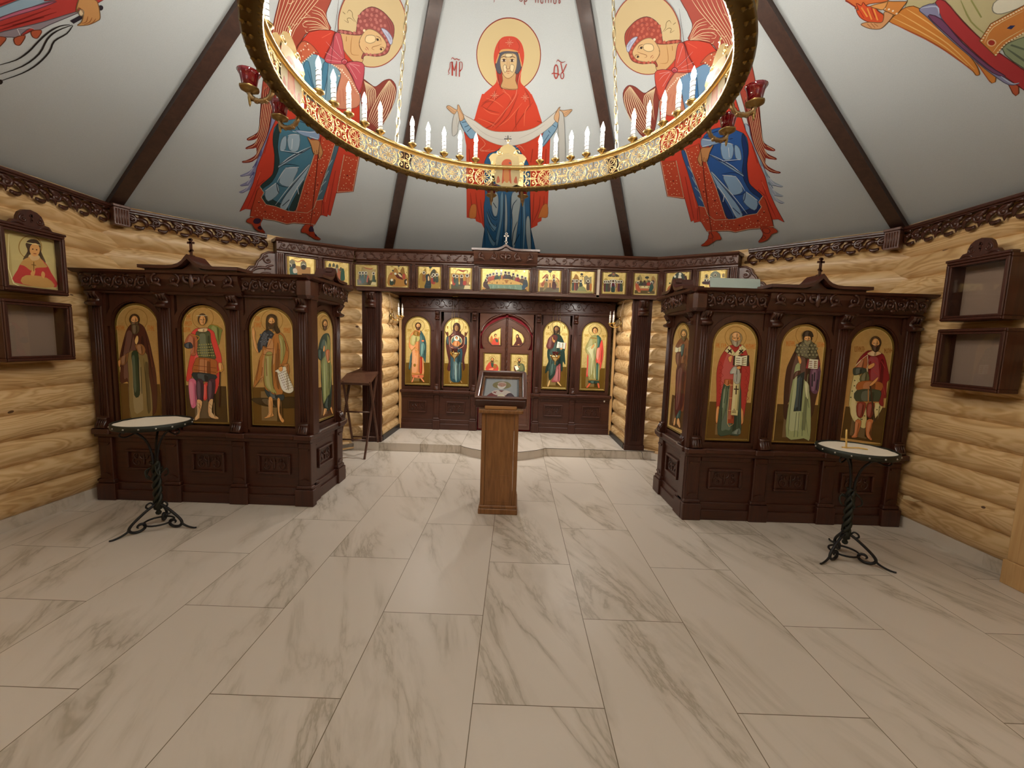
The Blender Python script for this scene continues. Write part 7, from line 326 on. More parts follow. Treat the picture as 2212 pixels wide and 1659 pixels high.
def lilyband(mb,u0,u1,z0,z1,d,r=.008):
    H=z1-z0;c=(u0+u1)/2;z=(z0+z1)/2;W=(u1-u0)/2
    for s in (-1,1):
        for k,(f,R) in enumerate(((.40,.36),(.80,.33))):
            spiral(mb,c+s*W*f,z,d,H*R,(PI/2 if s>0 else PI/2),-s*PI*2.3*(1 if k else -1),r,r*.5)
            leaf(mb,c+s*W*(f-.1),z-H*.36,c+s*W*(f+.16),z-H*.30,r*1.6,d,s*.2)
        leaf(mb,c+s*.01,z-H*.15,c+s*W*.17,z+H*.30,r*1.5,d,-s*.35); leaf(mb,c,z-H*.1,c+s*W*.20,z-H*.02,r*1.3,d,s*.4)
    leaf(mb,c,z-H*.42,c,z+H*.46,r*2.2,d,0)
def quatrefoil(mb,u0,u1,z0,z1,d,r=.006):
    c=(u0+u1)/2;z=(z0+z1)/2;W=(u1-u0)/2;H=(z1-z0)/2
    for s in (-1,1):
        spiral(mb,c+s*W*.52,z-H*.32,d,W*.36,PI/2,-s*PI*2.2,r,r*.5); spiral(mb,c+s*W*.55,z+H*.5,d,W*.24,-PI/2,s*PI*2,r*.8,r*.5)
        leaf(mb,c,z+H*.1,c+s*W*.3,z+H*.75,r*1.5,d,-s*.3)
    leaf(mb,c,z-H*.7,c,z+H*.8,r*1.8,d,0)
def capital(mb,u,w,z0,z1,d):
    H=z1-z0;P=[(0,0),(.055,.02),(.062,.20),(.03,.32),(.026,.55),(.055,.80),(.06,1),(0,1)]
    mb.prism([(a,z0+H*b) for a,b in spline(P,2)],lambda a,b,t:(u+t,d+a,b),-w/2,w/2,smooth=True)
    for k in (-1,0,1): mb.tube([(u+k*w*.27,d+.058,z0+H*.93),(u+k*w*.27,d+.05,z0+H*.75),(u+k*w*.27,d+.03,z0+H*.5)],w*.08,5,up=UP)
def foot(mb,u,w,z0,z1,d):
    H=z1-z0;P=[(0,0),(.05,0),(.058,.25),(.045,.5),(.03,.75),(.034,1),(0,1)]
    mb.prism([(a,z0+H*b) for a,b in spline(P,2)],lambda a,b,t:(u+t,d+a,b),-w/2,w/2,smooth=True)
    for k in (-1.5,-.5,.5,1.5): mb.tube([(u+k*w*.22,d+.056,z0+H*.2),(u+k*w*.22,d+.047,z0+H*.55),(u+k*w*.22,d+.034,z0+H*.85)],w*.065,5,up=UP)
def shaft(mb,u,w,z0,z1,d,t=.02):
    mb.box(u-w/2,u+w/2,d-.03,d+t*.6,z0,z1,bev=.004)
    for k in (-1,0,1): mb.tube([(u+k*w*.25,d+t*.6,z0+.02),(u+k*w*.25,d+t*.6,z1-.02)],w*.085,6,up=UP,flat=.8)
def ogee(c,hw,z,peak,zh):
    """flat - concave rise - point, as a polyline from -hw to hw"""
    k=[(1,0),(.42,0),(.30,.05),(.19,.20),(.11,.45),(.055,.75),(0,1)]
    L=[(c-hw*a,z+peak*b) for a,b in k]; return L+[(c+hw*a,z+peak*b) for a,b in k[-2::-1]]
def lid(mb,c,hw,z,th,peak,d0,d1):
    a=ogee(c,hw,z+th,peak,0); b=ogee(c,hw,z,peak*.86,0)
    mb.prism(a+b[::-1],lambda p,q,t:(p,t,q),d0,d1)
def cross3(mb,u,z,h,d,w=.009):
    mb.box(u-w,u+w,d-w*.7,d+w*.7,z,z+h); mb.box(u-h*.20,u+h*.20,d-w*.7,d+w*.7,z+h*.68,z+h*.68+w*2); mb.box(u-h*.11,u+h*.11,d-w*.7,d+w*.7,z+h*.86,z+h*.86+w*1.6)
    mb.obox((u,d,z+h*.27),(h*.11,0,-h*.06),(0,w*.7,0),(w*.45,0,w*.8))
def frame(mb,u0,u1,z0,z1,w,d0,d1,bev=.004):
    mb.box(u0,u1,d0,d1,z1-w,z1,bev=bev);mb.box(u0,u1,d0,d1,z0,z0+w,bev=bev);mb.box(u0,u0+w,d0,d1,z0+w,z1-w,bev=bev);mb.box(u1-w,u1,d0,d1,z0+w,z1-w,bev=bev)
# one face of a carved icon screen -------------------------------------------------
def screen_face(root,tf,u0,u1,pil,bays,zb,zl,zt,low=True,pw=.17,side=False):
    """pil: pilaster centres, bays: (centre, clear half width); zb floor, zl ledge top, zt frieze bottom"""
    V,Hm,CV=cherry(),cherry_h(),carvewood()
    m=MB(tf); m.box(u0,u1,-.10,0,zb+.02,zl-.08); m.box(u0-.0,u1+.0,-.1,.018,zb,zb+.17,bev=.004); m.box(u0-.0,u1,-.1,.036,zb,zb+.10,bev=.004); m.build('base',Hm,root)
    m=MB(tf); m.box(u0-.01,u1+.01,-.1,.03,zl-.085,zl-.045,bev=.005); m.box(u0-.015,u1+.015,-.1,.055,zl-.05,zl,bev=.01)
    for p in pil: m.box(p-pw*.5,p+pw*.5,0,.075,zl-.05,zl,bev=.008)
    m.build('ledge',Hm,root)
    for p in pil:
        a=MB(tf); shaft(a,p,pw*.56,zl+.10,zt-.11,.012); a.box(p-pw*.5,p+pw*.5,-.1,.012,zl,zt); po=a.build('pilaster',V,root)
        a=MB(tf); capital(a,p,pw*.6,zt-.125,zt,.012); a.build('capital',CV,po)
        a=MB(tf); foot(a,p,pw*.55,zl+.005,zl+.10,.012); a.build('foot',CV,po)
        a=MB(tf); a.box(p-pw*.36,p+pw*.36,-.02,.03,zb+.17,zl-.085,bev=.006); a.box(p-pw*.52,p+pw*.52,-.02,.055,zb,zb+.165,bev=.005); a.box(p-pw*.46,p+pw*.46,-.02,.045,zb+.165,zb+.20,bev=.008)
        for zz in (zb+.235,zl-.135): a.prism([(p+pw*.3*math.cos(k*PI/5+(PI if zz>zb+.3 else 0)),zz+.03*math.sin(k*PI/5+(PI if zz>zb+.3 else 0))) for k in range(6)],lambda x,y,t:(x,t,y),.03,.042)
        a.build('pedestal',V,po)
    for c,hw in bays:
        if low:
            a=MB(tf); q=.158; zc=zb+(zl-zb)*.57; frame(a,c-q,c+q,zc-.10,zc+.10,.022,-.002,.024); a.box(c-hw,c+hw,-.01,.012,zl-.13,zl-.085,bev=.004); pn=a.build('base_panel',V,root)
            a=MB(tf); quatrefoil(a,c-q+.03,c+q-.03,zc-.075,zc+.075,.006); a.build('carving',CV,pn)
        a=MB(tf); zs=zt-.30; ih=.222; io=.215
        a.prism([(c-hw,zl),(c+hw,zl),(c+hw,zt),(c-hw,zt)],lambda x,y,t:(x,t,y),-.03,.002,holes=[arch(c,ih,zl+.05,zs)])
        o=arch(c,ih+.048,zs-.012,zs)[1:]; i=arch(c,ih+.006,zs-.012,zs)[1:]
        a.prism([(x,y) for x,y in o]+[(c-ih-.048,zs-.012),(c-ih-.006,zs-.012)]+[(x,y) for x,y in i[::-1]],lambda x,y,t:(x,t,y),0,.016)
        o=arch(c,ih+.02,zl+.03,zs);i=arch(c,ih-.004,zl+.054,zs); a.prism(o,lambda x,y,t:(x,t,y),-.002,.008,holes=[i]); a.box(c-hw,c+hw,-.06,-.045,zl,zt)
        a.build('arch_panel',V,root)
def icon_thing(key,label,tf,cu,zb,gold,group,hw=.213,gain=1.45,ground=None,rect=None,coat=.6,clamp=.2,name='icon',zs=.905,edge=None):
    """arched (or rectangular w x h) icon; local origin at the bottom middle"""
    c=tf((cu,0,zb)); t=thing(name,label,'icon',c,group)
    fn=lambda a,b,d: tf((cu+a,d,zb+b)); p=MB(tf); E=edge or goldleaf('olive_gold_border',(.24,.155,.03),(.31,.205,.045),.4,.5)
    if rect: w,h=rect; o=[(-w/2,0),(w/2,0),(w/2,h),(-w/2,h)]; i=[(-w/2+.022,.022),(w/2-.022,.022),(w/2-.022,h-.022),(-w/2+.022,h-.022)]; l=[(-w/2+.027,.027),(w/2-.027,.027),(w/2-.027,h-.027),(-w/2+.027,h-.027)]
    else: o=arch(0,hw,0,zs,20); i=arch(0,hw-.02,.02,zs,20); l=arch(0,hw-.0235,.0235,zs,20)
    p.prism(o,lambda a,b,d:(cu+a,d,zb+b),-.022,0); p.build('border',E,t)
    base=[(i,paint('#f0dc92',1.1,.4)),(l,gold)]
    if ground: k=hw-.0235; base.append(([(-k,.0235),(k,.0235),(k,ground),(-k,ground)],paint('#5a3e14',gain*.75,.5)))
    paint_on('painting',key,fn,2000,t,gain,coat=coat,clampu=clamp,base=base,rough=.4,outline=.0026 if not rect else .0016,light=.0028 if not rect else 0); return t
def logwall(name,p0,p1,zo,h,z0,z1,bulge=.055,mat=None,kind='structure'):
    a=Vector((*p0,0));b=Vector((*p1,0));L=(b-a).length;e=(b-a).normalized();n=Vector((-e.y,e.x,0))
    if n.dot(Vector((0,.83,0))-(a+b)/2)<0: a,b=b,a;e=-e;n=Vector((-e.y,e.x,0))
    mb=MB();r=random.Random(name); k0=math.floor((z0-zo)/h);nx=max(2,int(L/.35));row=0
    for k in range(k0,40):
        za,zb=max(z0,zo+k*h),min(z1,zo+(k+1)*h)
        if zb-za<.004: continue
        row=k+r.random()*.8+3; ph=r.random()*6; V=[];ns=9
        for i in range(nx+1):
            x=L*i/nx; wob=.004*math.sin(x*2.1+ph)+.003*math.sin(x*5+ph*2)
            for j in range(ns+1):
                z=za+(zb-za)*j/ns; t=(z-(zo+k*h))/h; y=(bulge+wob)*max(0,1-(2*t-1)**2)**.62-.012; V.append((x,y,z+wob*.6*(1 if 0<j<ns else 0)))
        F=[(i*(ns+1)+j,(i+1)*(ns+1)+j,(i+1)*(ns+1)+j+1,i*(ns+1)+j+1) for i in range(nx) for j in range(ns)]
        mb.add(V,F,0,True,row)
        if kind!='x':
            for i,f in ((0,1),(nx,-1)): mb.add([V[i*(ns+1)+j] for j in range(ns+1)]+[(V[i*(ns+1)][0],-.1,za),(V[i*(ns+1)][0],-.1,zb)],[tuple(range(ns+1))+(ns+2,ns+1)],0,False,row)
    mb.add([(0,-.1,z0),(L,-.1,z0),(L,-.1,z1),(0,-.1,z1)],[(0,1,2,3)],0,False,row)
    o=mb.build(name,mat or pine(),recalc=False,at=(0,0,0)); o.location=a; o.rotation_euler=(0,0,math.atan2(e.y,e.x)); o['kind']='structure'; return o
# ================================================================== THE ROOM
APEX=Vector((0,.83,5.5))
VX=[(1.734,4.32,2.938),(3.87,2.43,2.86),(3.87,-.77,2.86),(1.734,-2.66,2.938),(-1.734,-2.66,2.938),(-3.87,-.77,2.86),(-3.87,2.43,2.86),(-1.734,4.32,2.938)]
VX=[Vector(v) for v in VX]
m=MB(); m.box(-6.5,6.5,-5.2,7,-.12,0); struct('floor',m,marble(),(0,0,0))
m=MB()
for i in range(8):
    a,b=VX[i],VX[(i+1)%8]; a2=a+(a-APEX)*.10; b2=b+(b-APEX)*.10; n=(b-a).cross(APEX-a).normalized(); n=n if n.z>0 else -n
    V=[APEX,a2,b2]; m.add([p[:] for p in V]+[(p+n*.05)[:] for p in V],[(0,1,2),(5,4,3),(0,3,4,1),(1,4,5,2),(2,5,3,0)])
struct('ceiling',m,canvas(),(0,0,0))
rib_m=wood('dark_rib_wood',(.022,.009,.006),(.045,.019,.012),(9,9,9),.45,.1)
for i,v in enumerate(VX):
    e=(APEX-v).normalized(); side=e.cross(Vector((0,0,1))).normalized(); n=side.cross(e).normalized(); n=n if n.z<0 else -n
    a=v+(v-APEX)*.012; c=(a+APEX)/2+n*.028; m=MB(); m.obox(c,e*((APEX-a).length/2),side*.056,n*.03); struct(f'trim_{i+1}',m,rib_m,c)
def zz(s): return (s*3.905,-.9),(s*3.905,2.6)
for s,nm in ((-1,'left'),(1,'right')):
    logwall('wall_'+nm,*zz(s),.0933,.2067,.10,2.92)
    logwall('wall_front_'+nm,(s*3.99,2.35),(s*2.03,4.31),.14,.2117,.0,2.90)
    logwall('wall_altar_'+nm,(s*1.845,4.30),(s*1.845,5.45),.304-.2225,.2225,.12,2.40)
    logwall('wall_back_'+nm,(s*3.99,-.69),(s*1.62,-2.62),.14,.2117,0,2.92)
    m=MB(); m.box(min(s*3.885,s*3.91),max(s*3.885,s*3.91),-.9,2.47,0,.105); struct('baseboard_'+nm,m,marble('marble_plinth',False),(s*3.9,.8,0))
    m=MB(tf=lambda p:(s*p[0],p[1],p[2]))
    m.box(1.775,1.80,4.22,5.16,.12,.20); struct('baseboard_altar_'+nm,m,plain('black_skirting',(.012,.011,.010),.4),(s*1.79,4.7,.12))
    m=MB(); m.box(min(s*1.795,s*1.76),max(s*1.795,s*1.76),5.10,5.14,.13,1.98); struct('trim_edge_'+nm,m,pine_plank(),(s*1.78,5.12,.12))
for s,nm in ((-1,'left'),(1,'right')):
    m=MB(); m.obox((s*2.985,3.295,.05),(s*.885,-.885,0),(.006,.006,0),(0,0,.05)); struct('baseboard_front_'+nm,m,marble('marble_plinth',False),(s*2.985,3.295,0))
logwall('wall_back',(-1.9,-2.60),(1.9,-2.60),.0933,.2067,0,2.92)
logwall('wall_front',(-2.2,4.26),(2.2,4.26),.0933,.2067,2.36,2.84)
m=MB(); m.box(-2.0,2.0,5.45,5.55,0,2.5); struct('wall_altar_back',m,pine_plank(),(0,5.5,0))
m=MB(); m.box(-1.95,1.95,4.2,5.5,2.34,2.40); struct('ceiling_altar',m,cherry_h(),(0,5,2.36))
# altar platform with its bowed step
R0=.66; P=[(-2.75,4.11),(-.62,4.11)]+[(-.62+1.24*i/20,4.11-.30*math.sin(PI*i/20)**.75) for i in range(1,20)]+[(.62,4.11),(2.75,4.11),(2.75,5.5),(-2.75,5.5)]
m=MB(); m.prism(P,lambda a,b,d:(a,b,d),0,.12); struct('floor_platform',m,marble('marble_step',True),(0,0,0))
m=MB(); m.tube([(a,b-.001,.1195) for a,b in P[1:23]],.0035,4,mat=0); struct('trim_step',m,plain('grey_edge_strip',(.08,.07,.055),.5),(0,4,.12))
# pine casing at the right-hand edge
m=MB(); m.box(3.77,3.92,.70,1.165,.18,2.3,bev=.004); m.box(3.755,3.92,.70,1.175,0,.18,bev=.004); struct('door_1',m,pine_plank(),(3.85,.95,0))
# carved cornice friezes round the wall tops
LEN=0
def frieze(p0,p1,zt,label,n):
    a=Vector((*p0,0));b=Vector((*p1,0));e=(b-a).normalized();L=(b-a).length;nn=Vector((-e.y,e.x,0))
    if nn.dot(Vector((0,.83,0))-a)<0: nn=-nn
    tf=lambda p:(a+e*p[0]+nn*p[1]+Vector((0,0,p[2])))[:]
    t=thing('carved_frieze',label,'carving',tf((L/2,0,zt-.15)),'openwork carved friezes along the wall tops')
    m=MB(tf); m.box(0,L,-.04,.035,zt-.028,zt,bev=.006); m.box(0,L,-.04,.018,zt-.04,zt-.026); m.build('rail',cherry_h(),t)
    m=MB(tf); H=.135;W=L/n;z1=zt-.036
    for i in range(n):
        u=W*(i+.5);zc=z1-H*.45
        spiral(m,u-W*.16,zc,.0,H*.36,PI*.8,-PI*2.3,.017,.010,16,.9); leaf(m,u-W*.44,z1-H*.02,u+W*.34,z1-H*.22,.024,0,-.24); leaf(m,u+W*.10,zc+H*.15,u+W*.46,zc-H*.46,.026,0,.3); leaf(m,u-W*.05,zc-H*.42,u+W*.42,zc-H*.34,.020,0,-.25); leaf(m,u-W*.48,zc-H*.2,u-W*.20,z1-H*1.0,.018,0,.35); leaf(m,u+W*.16,zc+H*.34,u+W*.50,zc+H*.34,.020,0,.2); m.ball((u+W*.34,.0,zc+H*.02),.018,6); m.ball((u+W*.02,.0,z1-H*.95),.014,6)
    m.build('carving',carvewood(),t)
frieze((-3.83,-.9),(-3.83,2.36),2.845,'dark openwork leaf frieze above the left icon cases, against bare logs',19)
frieze((3.83,-.9),(3.83,2.36),2.845,'dark openwork leaf frieze above the two empty right wall cases',19)
frieze((-3.79,2.46),(-2.90,3.35),2.835,'glossy openwork leaf frieze between the left corner bracket and the icon tier',7)
frieze((3.79,2.46),(2.90,3.35),2.835,'glossy openwork leaf frieze between the right corner bracket and the icon tier',7)
for s,w in ((-1,'left'),(1,'right')):
    a=math.radians(22.5)*1; tf=lambda p:(s*(3.79-p[1]*math.cos(a)-p[0]*math.sin(a)),2.42-p[1]*math.sin(a)+p[0]*math.cos(a),p[2])
    m=MB(tf); m.box(-.062,.062,-.02,.055,2.65,2.82,bev=.004); m.box(-.07,.07,-.03,.07,2.82,2.845,bev=.004)
    for k in (-2,-1,0,1,2): m.tube([(k*.021,.056,2.665),(k*.021,.056,2.805)],.007,5,up=UP)
    tag(m.build('corner_bracket',cherry_lit(),None,at=tf((0,0,2.65))),f'short fluted wooden bracket in the {w} wall corner under a ceiling rib','bracket','fluted corner brackets')
# ceiling murals
def panel(a,b):
    mid=(a+b)/2;u=(b-a).normalized();v=APEX-mid;v=(v-u*v.dot(u)).normalized();n=u.cross(v);n=n if n.z<0 else -n
    return lambda x,y,d:(mid+u*x+v*y+n*d)[:]
PF,PDL,PDR,PSL,PSR=panel(VX[7],VX[0]),panel(VX[6],VX[7]),panel(VX[0],VX[1]),panel(VX[5],VX[6]),panel(VX[1],VX[2])
MG='painted figures on the ceiling panels'; GA=.56
tag(paint_on('ceiling_mural','virgin',PF,1000,None,GA,outline=.005,at=PF(0,1.5,0)),'ceiling painting of a haloed woman in red mantle holding a white veil','mural',MG)
tag(paint_on('ceiling_mural','angel',PDL,1000,None,GA,outline=.005,at=PDL(0,1.5,0)),'ceiling painting of a bowing angel in grey-blue and red, left of the centre','mural',MG)
RC={'#487c93':'#2a5aa0','#1f3b3d':'#14306a','#9fb6c6':'#8fb0d2','#4c6a7a':'#2f5590','#86adc0':'#7fa6cc','#4f89a8':'#3f7ab4','#8d90b6':'#a8b8c8','#5c5f93':'#7d93a6','#c4525e':'#d0503e','#a8452f':'#b04a3a','#d0402a':'#d6442e','#3a2344':'#cb4a2a','#9a4a45':'#a5402e','#bd6f66':'#c4604a','#8fa6c6':'#a4bede','#16273c':'#122a5c'}
RC={rgb(a):rgb(b) for a,b in RC.items()}
tag(paint_on('ceiling_mural','angel',PDR,1000,None,GA,outline=.005,affine=ART_AFFINE,recolor=lambda h:RC.get(h,h),at=PDR(0,1.5,0)),'ceiling painting of a bowing angel in bright blue and red, right of the centre','mural',MG)
tag(paint_on('ceiling_mural','left_corner',PSL,1000,None,GA,outline=.005,at=PSL(1,1,0)),'ceiling painting of a hand with a three-tailed whip and red robe hem','mural',MG)
tag(paint_on('ceiling_mural','right_corner',PSR,1000,None,GA,outline=.005,at=PSR(-1,1,0)),'ceiling painting of orange wing tips, a flame in a palm and a jewelled robe','mural',MG)
# ================================================================== CHOIR SCREENS
GK=goldleaf('warm_icon_gold',(.62,.385,.12),(.70,.46,.16),.42,.3); GA2=goldleaf('lit_pale_icon_gold',(.74,.55,.17),(.92,.76,.34),.46,.8)  # altar gold: paler leaf, with its brighter light also put into the colour
KI={-1:[('l3',2.14,'tall arched icon of a barefoot long-haired man holding an unrolled white scroll'),('l2',2.775,'tall arched icon of a young soldier in scale armour and red cloak'),('l1',3.405,'tall arched icon of a bearded monk in dark brown cloak, by the left log wall')],
    1:[('r1',2.18,'tall arched icon of a white-bearded bishop in red vestment holding an open book'),('r2',2.81,'tall arched icon of a monk with black cap and long grey beard'),('r3',3.44,'tall arched icon of a bearded warrior in crimson cloak, by the right log wall')]}
for s,w in ((-1,'left'),(1,'right')):
    root=thing('choir_screen',f'dark carved choir screen with four arched icons, against the {w} log wall','icon screen',(s*2.8,2.3,0),'carved choir screens')
    F=lambda p:(s*p[0],2.115-p[1],p[2]); G=lambda p:(s*(1.835-p[1]),p[0],p[2])
    dx=.0 if s>0 else -.035
    pil=[1.872+dx,2.505+dx,3.147+dx,3.765+dx*.5]; bays=[(k[1],.235) for k in KI[s]]
    screen_face(root,F,1.79,3.84,pil,bays,0,.70,1.98)
    screen_face(root,G,2.12,2.94,[2.20,2.80],[(2.49,.225)],0,.70,1.98,side=True)
    V,Hm,CV=cherry(),cherry_h(),carvewood()
    # frieze, cornice, pediment of the front
    c=2.81+dx
    for tf,a,b,pc,pw,lab in ((F,1.79,3.83,c,.415,0),(G,2.10,2.94,2.50,.25,1)):
        m=MB(tf); prof=[(-.1,1.97),(.035,1.97),(.045,1.985),(.03,1.995),(.045,2.03),(.075,2.07),(.085,2.12),(.09,2.145),(-.1,2.145)]
        m.prism(prof,lambda x,y,t:(t,x,y),a-(.05 if not lab else 0),b); fz=m.build('frieze',Hm,root)
        for qa,qb,qn in (((a+.02,pc-pw-.01,6),(pc+pw+.01,b-.02,6)) if not lab else ((a+.06,pc-pw,1),(pc+pw,b-.02,2))): m=MB(tf); scrollband(m,qa,qb,2.01,2.14,.084,qn,.012); m.build('carving',CV,fz)
        m=MB(tf); m.prism([(-.1,2.14),(.10,2.14),(.135,2.152),(.14,2.172),(-.1,2.172)],lambda x,y,t:(t,x,y),a-.06,b+(.03 if not lab else .0)); m.build('cornice',Hm,root)
        m=MB(tf); h=2.0
        m.prism([(-.05,1.972),(.06,1.972),(.075,1.99),(.06,2.0),(.085,2.05),(.11,2.10),(.115,2.19),(-.05,2.19)],lambda x,y,t:(t,x,y),pc-pw,pc+pw)
        m.prism(ogee(pc,pw,2.18,.085,0),lambda x,y,t:(x,t,y),-.02,.10); lid(m,pc,pw+.03,2.19,.028,.10,-.06,.155 if not lab else .14); pd=m.build('pediment',Hm,root)
        m=MB(tf); lilyband(m,pc-pw+.02,pc+pw-.02,2.015,2.175,.117,.013); m.build('carving',CV,pd)
        if not lab: m=MB(tf); cross3(m,pc,2.315,.15,.10); m.box(pc-.02,pc+.02,.08,.12,2.30,2.318); m.build('cross',V,root)
        else: m=MB(tf); m.prism([(pc-.03,2.28),(pc+.03,2.28),(pc+.022,2.325),(pc-.022,2.325)],lambda x,y,t:(x,t,y),.05,.11); m.build('finial_block',V,root)
    m=MB(); m.box(min(s*1.72,s*1.86),max(s*1.72,s*1.86),2.0,2.14,1.97,2.15,bev=.03); m.build('corner_block',CV,root)
    m=MB(); m.box(min(s*1.795,s*1.835),max(s*1.795,s*1.835),2.09,2.13,.0,1.98,bev=.01); m.build('corner_post',V,root)
    gr=f'arched icons of the {w} choir screen'
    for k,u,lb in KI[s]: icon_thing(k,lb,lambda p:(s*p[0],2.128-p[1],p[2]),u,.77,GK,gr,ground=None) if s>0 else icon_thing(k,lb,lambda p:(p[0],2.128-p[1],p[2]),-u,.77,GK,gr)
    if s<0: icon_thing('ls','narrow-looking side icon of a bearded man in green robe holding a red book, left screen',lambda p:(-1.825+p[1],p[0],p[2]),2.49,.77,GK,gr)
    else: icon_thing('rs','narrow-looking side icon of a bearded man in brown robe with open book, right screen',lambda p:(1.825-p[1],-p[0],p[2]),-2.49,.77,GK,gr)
m=MB(); m.obox((2.19,2.24,2.255),(.235,0,0),(0,.004,-.002),(0,.01,.045)); tag(m.build('glass_sheet',plain('pale_green_glass',(.36,.43,.38),.12,0,.6),None,at=(2.19,2.24,2.21)),'pale green glass sheet propped on top of the right choir screen','glass sheet')
# ================================================================== UPPER ICON TIER
CL,CVL=cherry_lit(),wood('lit_carved_cherry',(.070,.024,.013),(.115,.042,.024),(8,8,8),.3,.4)  # tier carving: carved cherry with the brighter light in its colour
def tier_parts(root,tf,u0,u1,frames,pils,zb,zt,crest=None,nband=10,strip=None):
    m=MB(tf); m.box(u0,u1,-.12,-.03,zb,zt-.05); m.box(u0,u1,-.12,.0,zb,zb+.045,bev=.006); m.box(u0,u1,-.12,.004,zb+.385,zb+.415,bev=.004); m.build('back_panel',CL,root)
    for (c,w) in frames:
        m=MB(tf); frame(m,c-w/2,c+w/2,zb+.035,zb+.375,.021,-.04,.012,.006); frame(m,c-w/2+.014,c+w/2-.014,zb+.049,zb+.361,.012,-.04,.0,.003); m.build('icon_frame',CL,root)
    for p,w in pils:
        m=MB(tf); m.box(p-w/2,p+w/2,-.04,-.005,zb+.02,zb+.385,bev=.004)
        for k in (-1,0,1): m.tube([(p+k*w*.27,-.004,zb+.035),(p+k*w*.27,-.004,zb+.375)],w*.1,5,up=UP)
        m.build('pilaster',CL,root)
    m=MB(tf); z=zb+.405; m.prism([(-.12,z),(.01,z),(.03,z+.012),(.02,z+.02),(.025,z+.118),(-.12,z+.118)],lambda x,y,t:(t,x,y),u0,u1); fz=m.build('frieze',CL,root)
    m=MB(tf); 
    for qa,qb,n in (((u0+.02,crest[0]-crest[1]-.01,nband//2),(crest[0]+crest[1]+.01,u1-.02,nband//2)) if crest else ((u0+.02,u1-.02,nband),)): m=MB(tf); scrollband(m,qa,qb,z+.022,z+.112,.027,n,.0085); m.build('carving',CVL,fz)
    m=MB(tf); z+=.115; m.prism([(-.12,z),(.03,z),(.05,z+.01),(.075,z+.018),(.085,z+.04),(-.12,z+.04)],lambda x,y,t:(t,x,y),u0-.02,u1+.02); m.build('cornice',CL,root)
    if crest:
        c,w=crest; m=MB(tf); z=zb+.40; m.prism([(-.05,z),(.05,z),(.065,z+.02),(.05,z+.03),(.075,z+.07),(.095,z+.145),(.10,z+.172),(-.05,z+.172)],lambda x,y,t:(t,x,y),c-w,c+w); m.prism(ogee(c,w,z+.167,.055,0),lambda x,y,t:(x,t,y),-.03,.09); lid(m,c,w+.025,z+.172,.026,.064,-.06,.13); cr=m.build('crest',CL,root)
        m=MB(tf); lilyband(m,c-w+.03,c+w-.03,z+.03,z+.168,.100,.012); m.build('carving',CVL,cr)
        m=MB(tf); cross3(m,c,z+.258,.165,.05,.010); m.build('cross',plain('lit_cross_wood',(.62,.56,.50),.4,.1),root)  # wooden cross; its bright reflection is put into the pale colour
    if strip: m=MB(tf); m.box(strip-.019,strip+.019,-.05,.0,zb+.005,zb+.385); o=m.build('filler_strip',plain('pale_bare_strip',(.74,.62,.50),.6),root); o['label']='pale unfinished strip where one pilaster is missing'
TI='small festal icons of the upper tier'
TF=lambda p:(p[0],4.06-p[1],p[2])
r=thing('icon_tier','long carved icon tier over the altar opening with nine icons and a small cross','icon screen',(0,4.1,2.285),'carved icon tiers')
FR=[('f3',-1.958,.37,'second-row'),('f4',-1.53,.37,''),('f5',-1.081,.37,''),('f6',-.648,.36,''),('f7',-.03,.72,''),('f8',.585,.365,''),('f9',1.04,.385,''),('f10',1.475,.385,''),('f11',1.91,.385,'')]
tier_parts(r,TF,-2.10,2.10,[(c,w) for _,c,w,_ in FR],[(-1.744,.06),(-1.305,.06),(-.862,.06),(-.43,.06),(.367,.06),(.803,.06),(1.692,.055)],2.285,2.87,(-.03,.435),14,1.258)
LB={'f3':'small square icon with a white building, red drape and group on both sides','f4':'small square icon of a reclining figure in a cave between two peaks','f5':'small square icon of a bather in a dark blue river between hills','f6':'small square icon of four figures by a red-covered table under a canopy','f7':'wide icon of twelve figures seated around a long table with blue cloth','f8':'small square icon of a winged figure facing a seated woman before two towers','f9':'small square icon of a rider before a crowd, palm tree and grey city','f10':'small square icon of a crowd under a round cloud, beside the pale strip','f11':'small square icon of figures at a white table with a tree behind'}
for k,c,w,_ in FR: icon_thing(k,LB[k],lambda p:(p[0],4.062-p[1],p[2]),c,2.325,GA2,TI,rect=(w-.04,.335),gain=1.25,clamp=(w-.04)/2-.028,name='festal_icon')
hq=math.sqrt(.5)
WI={-1:[('w2',.27,'small square icon with five dark domes and a crowd, on the left wing'),('w1',.715,'small square icon with a reclining woman, child and red drape, far left of the tier')],1:[('w3',.27,'small square icon of a white figure in a dark round glory, on the right wing'),('w4',.715,'small square icon of a crowd below a grey arch, half hidden by the glass sheet')]}
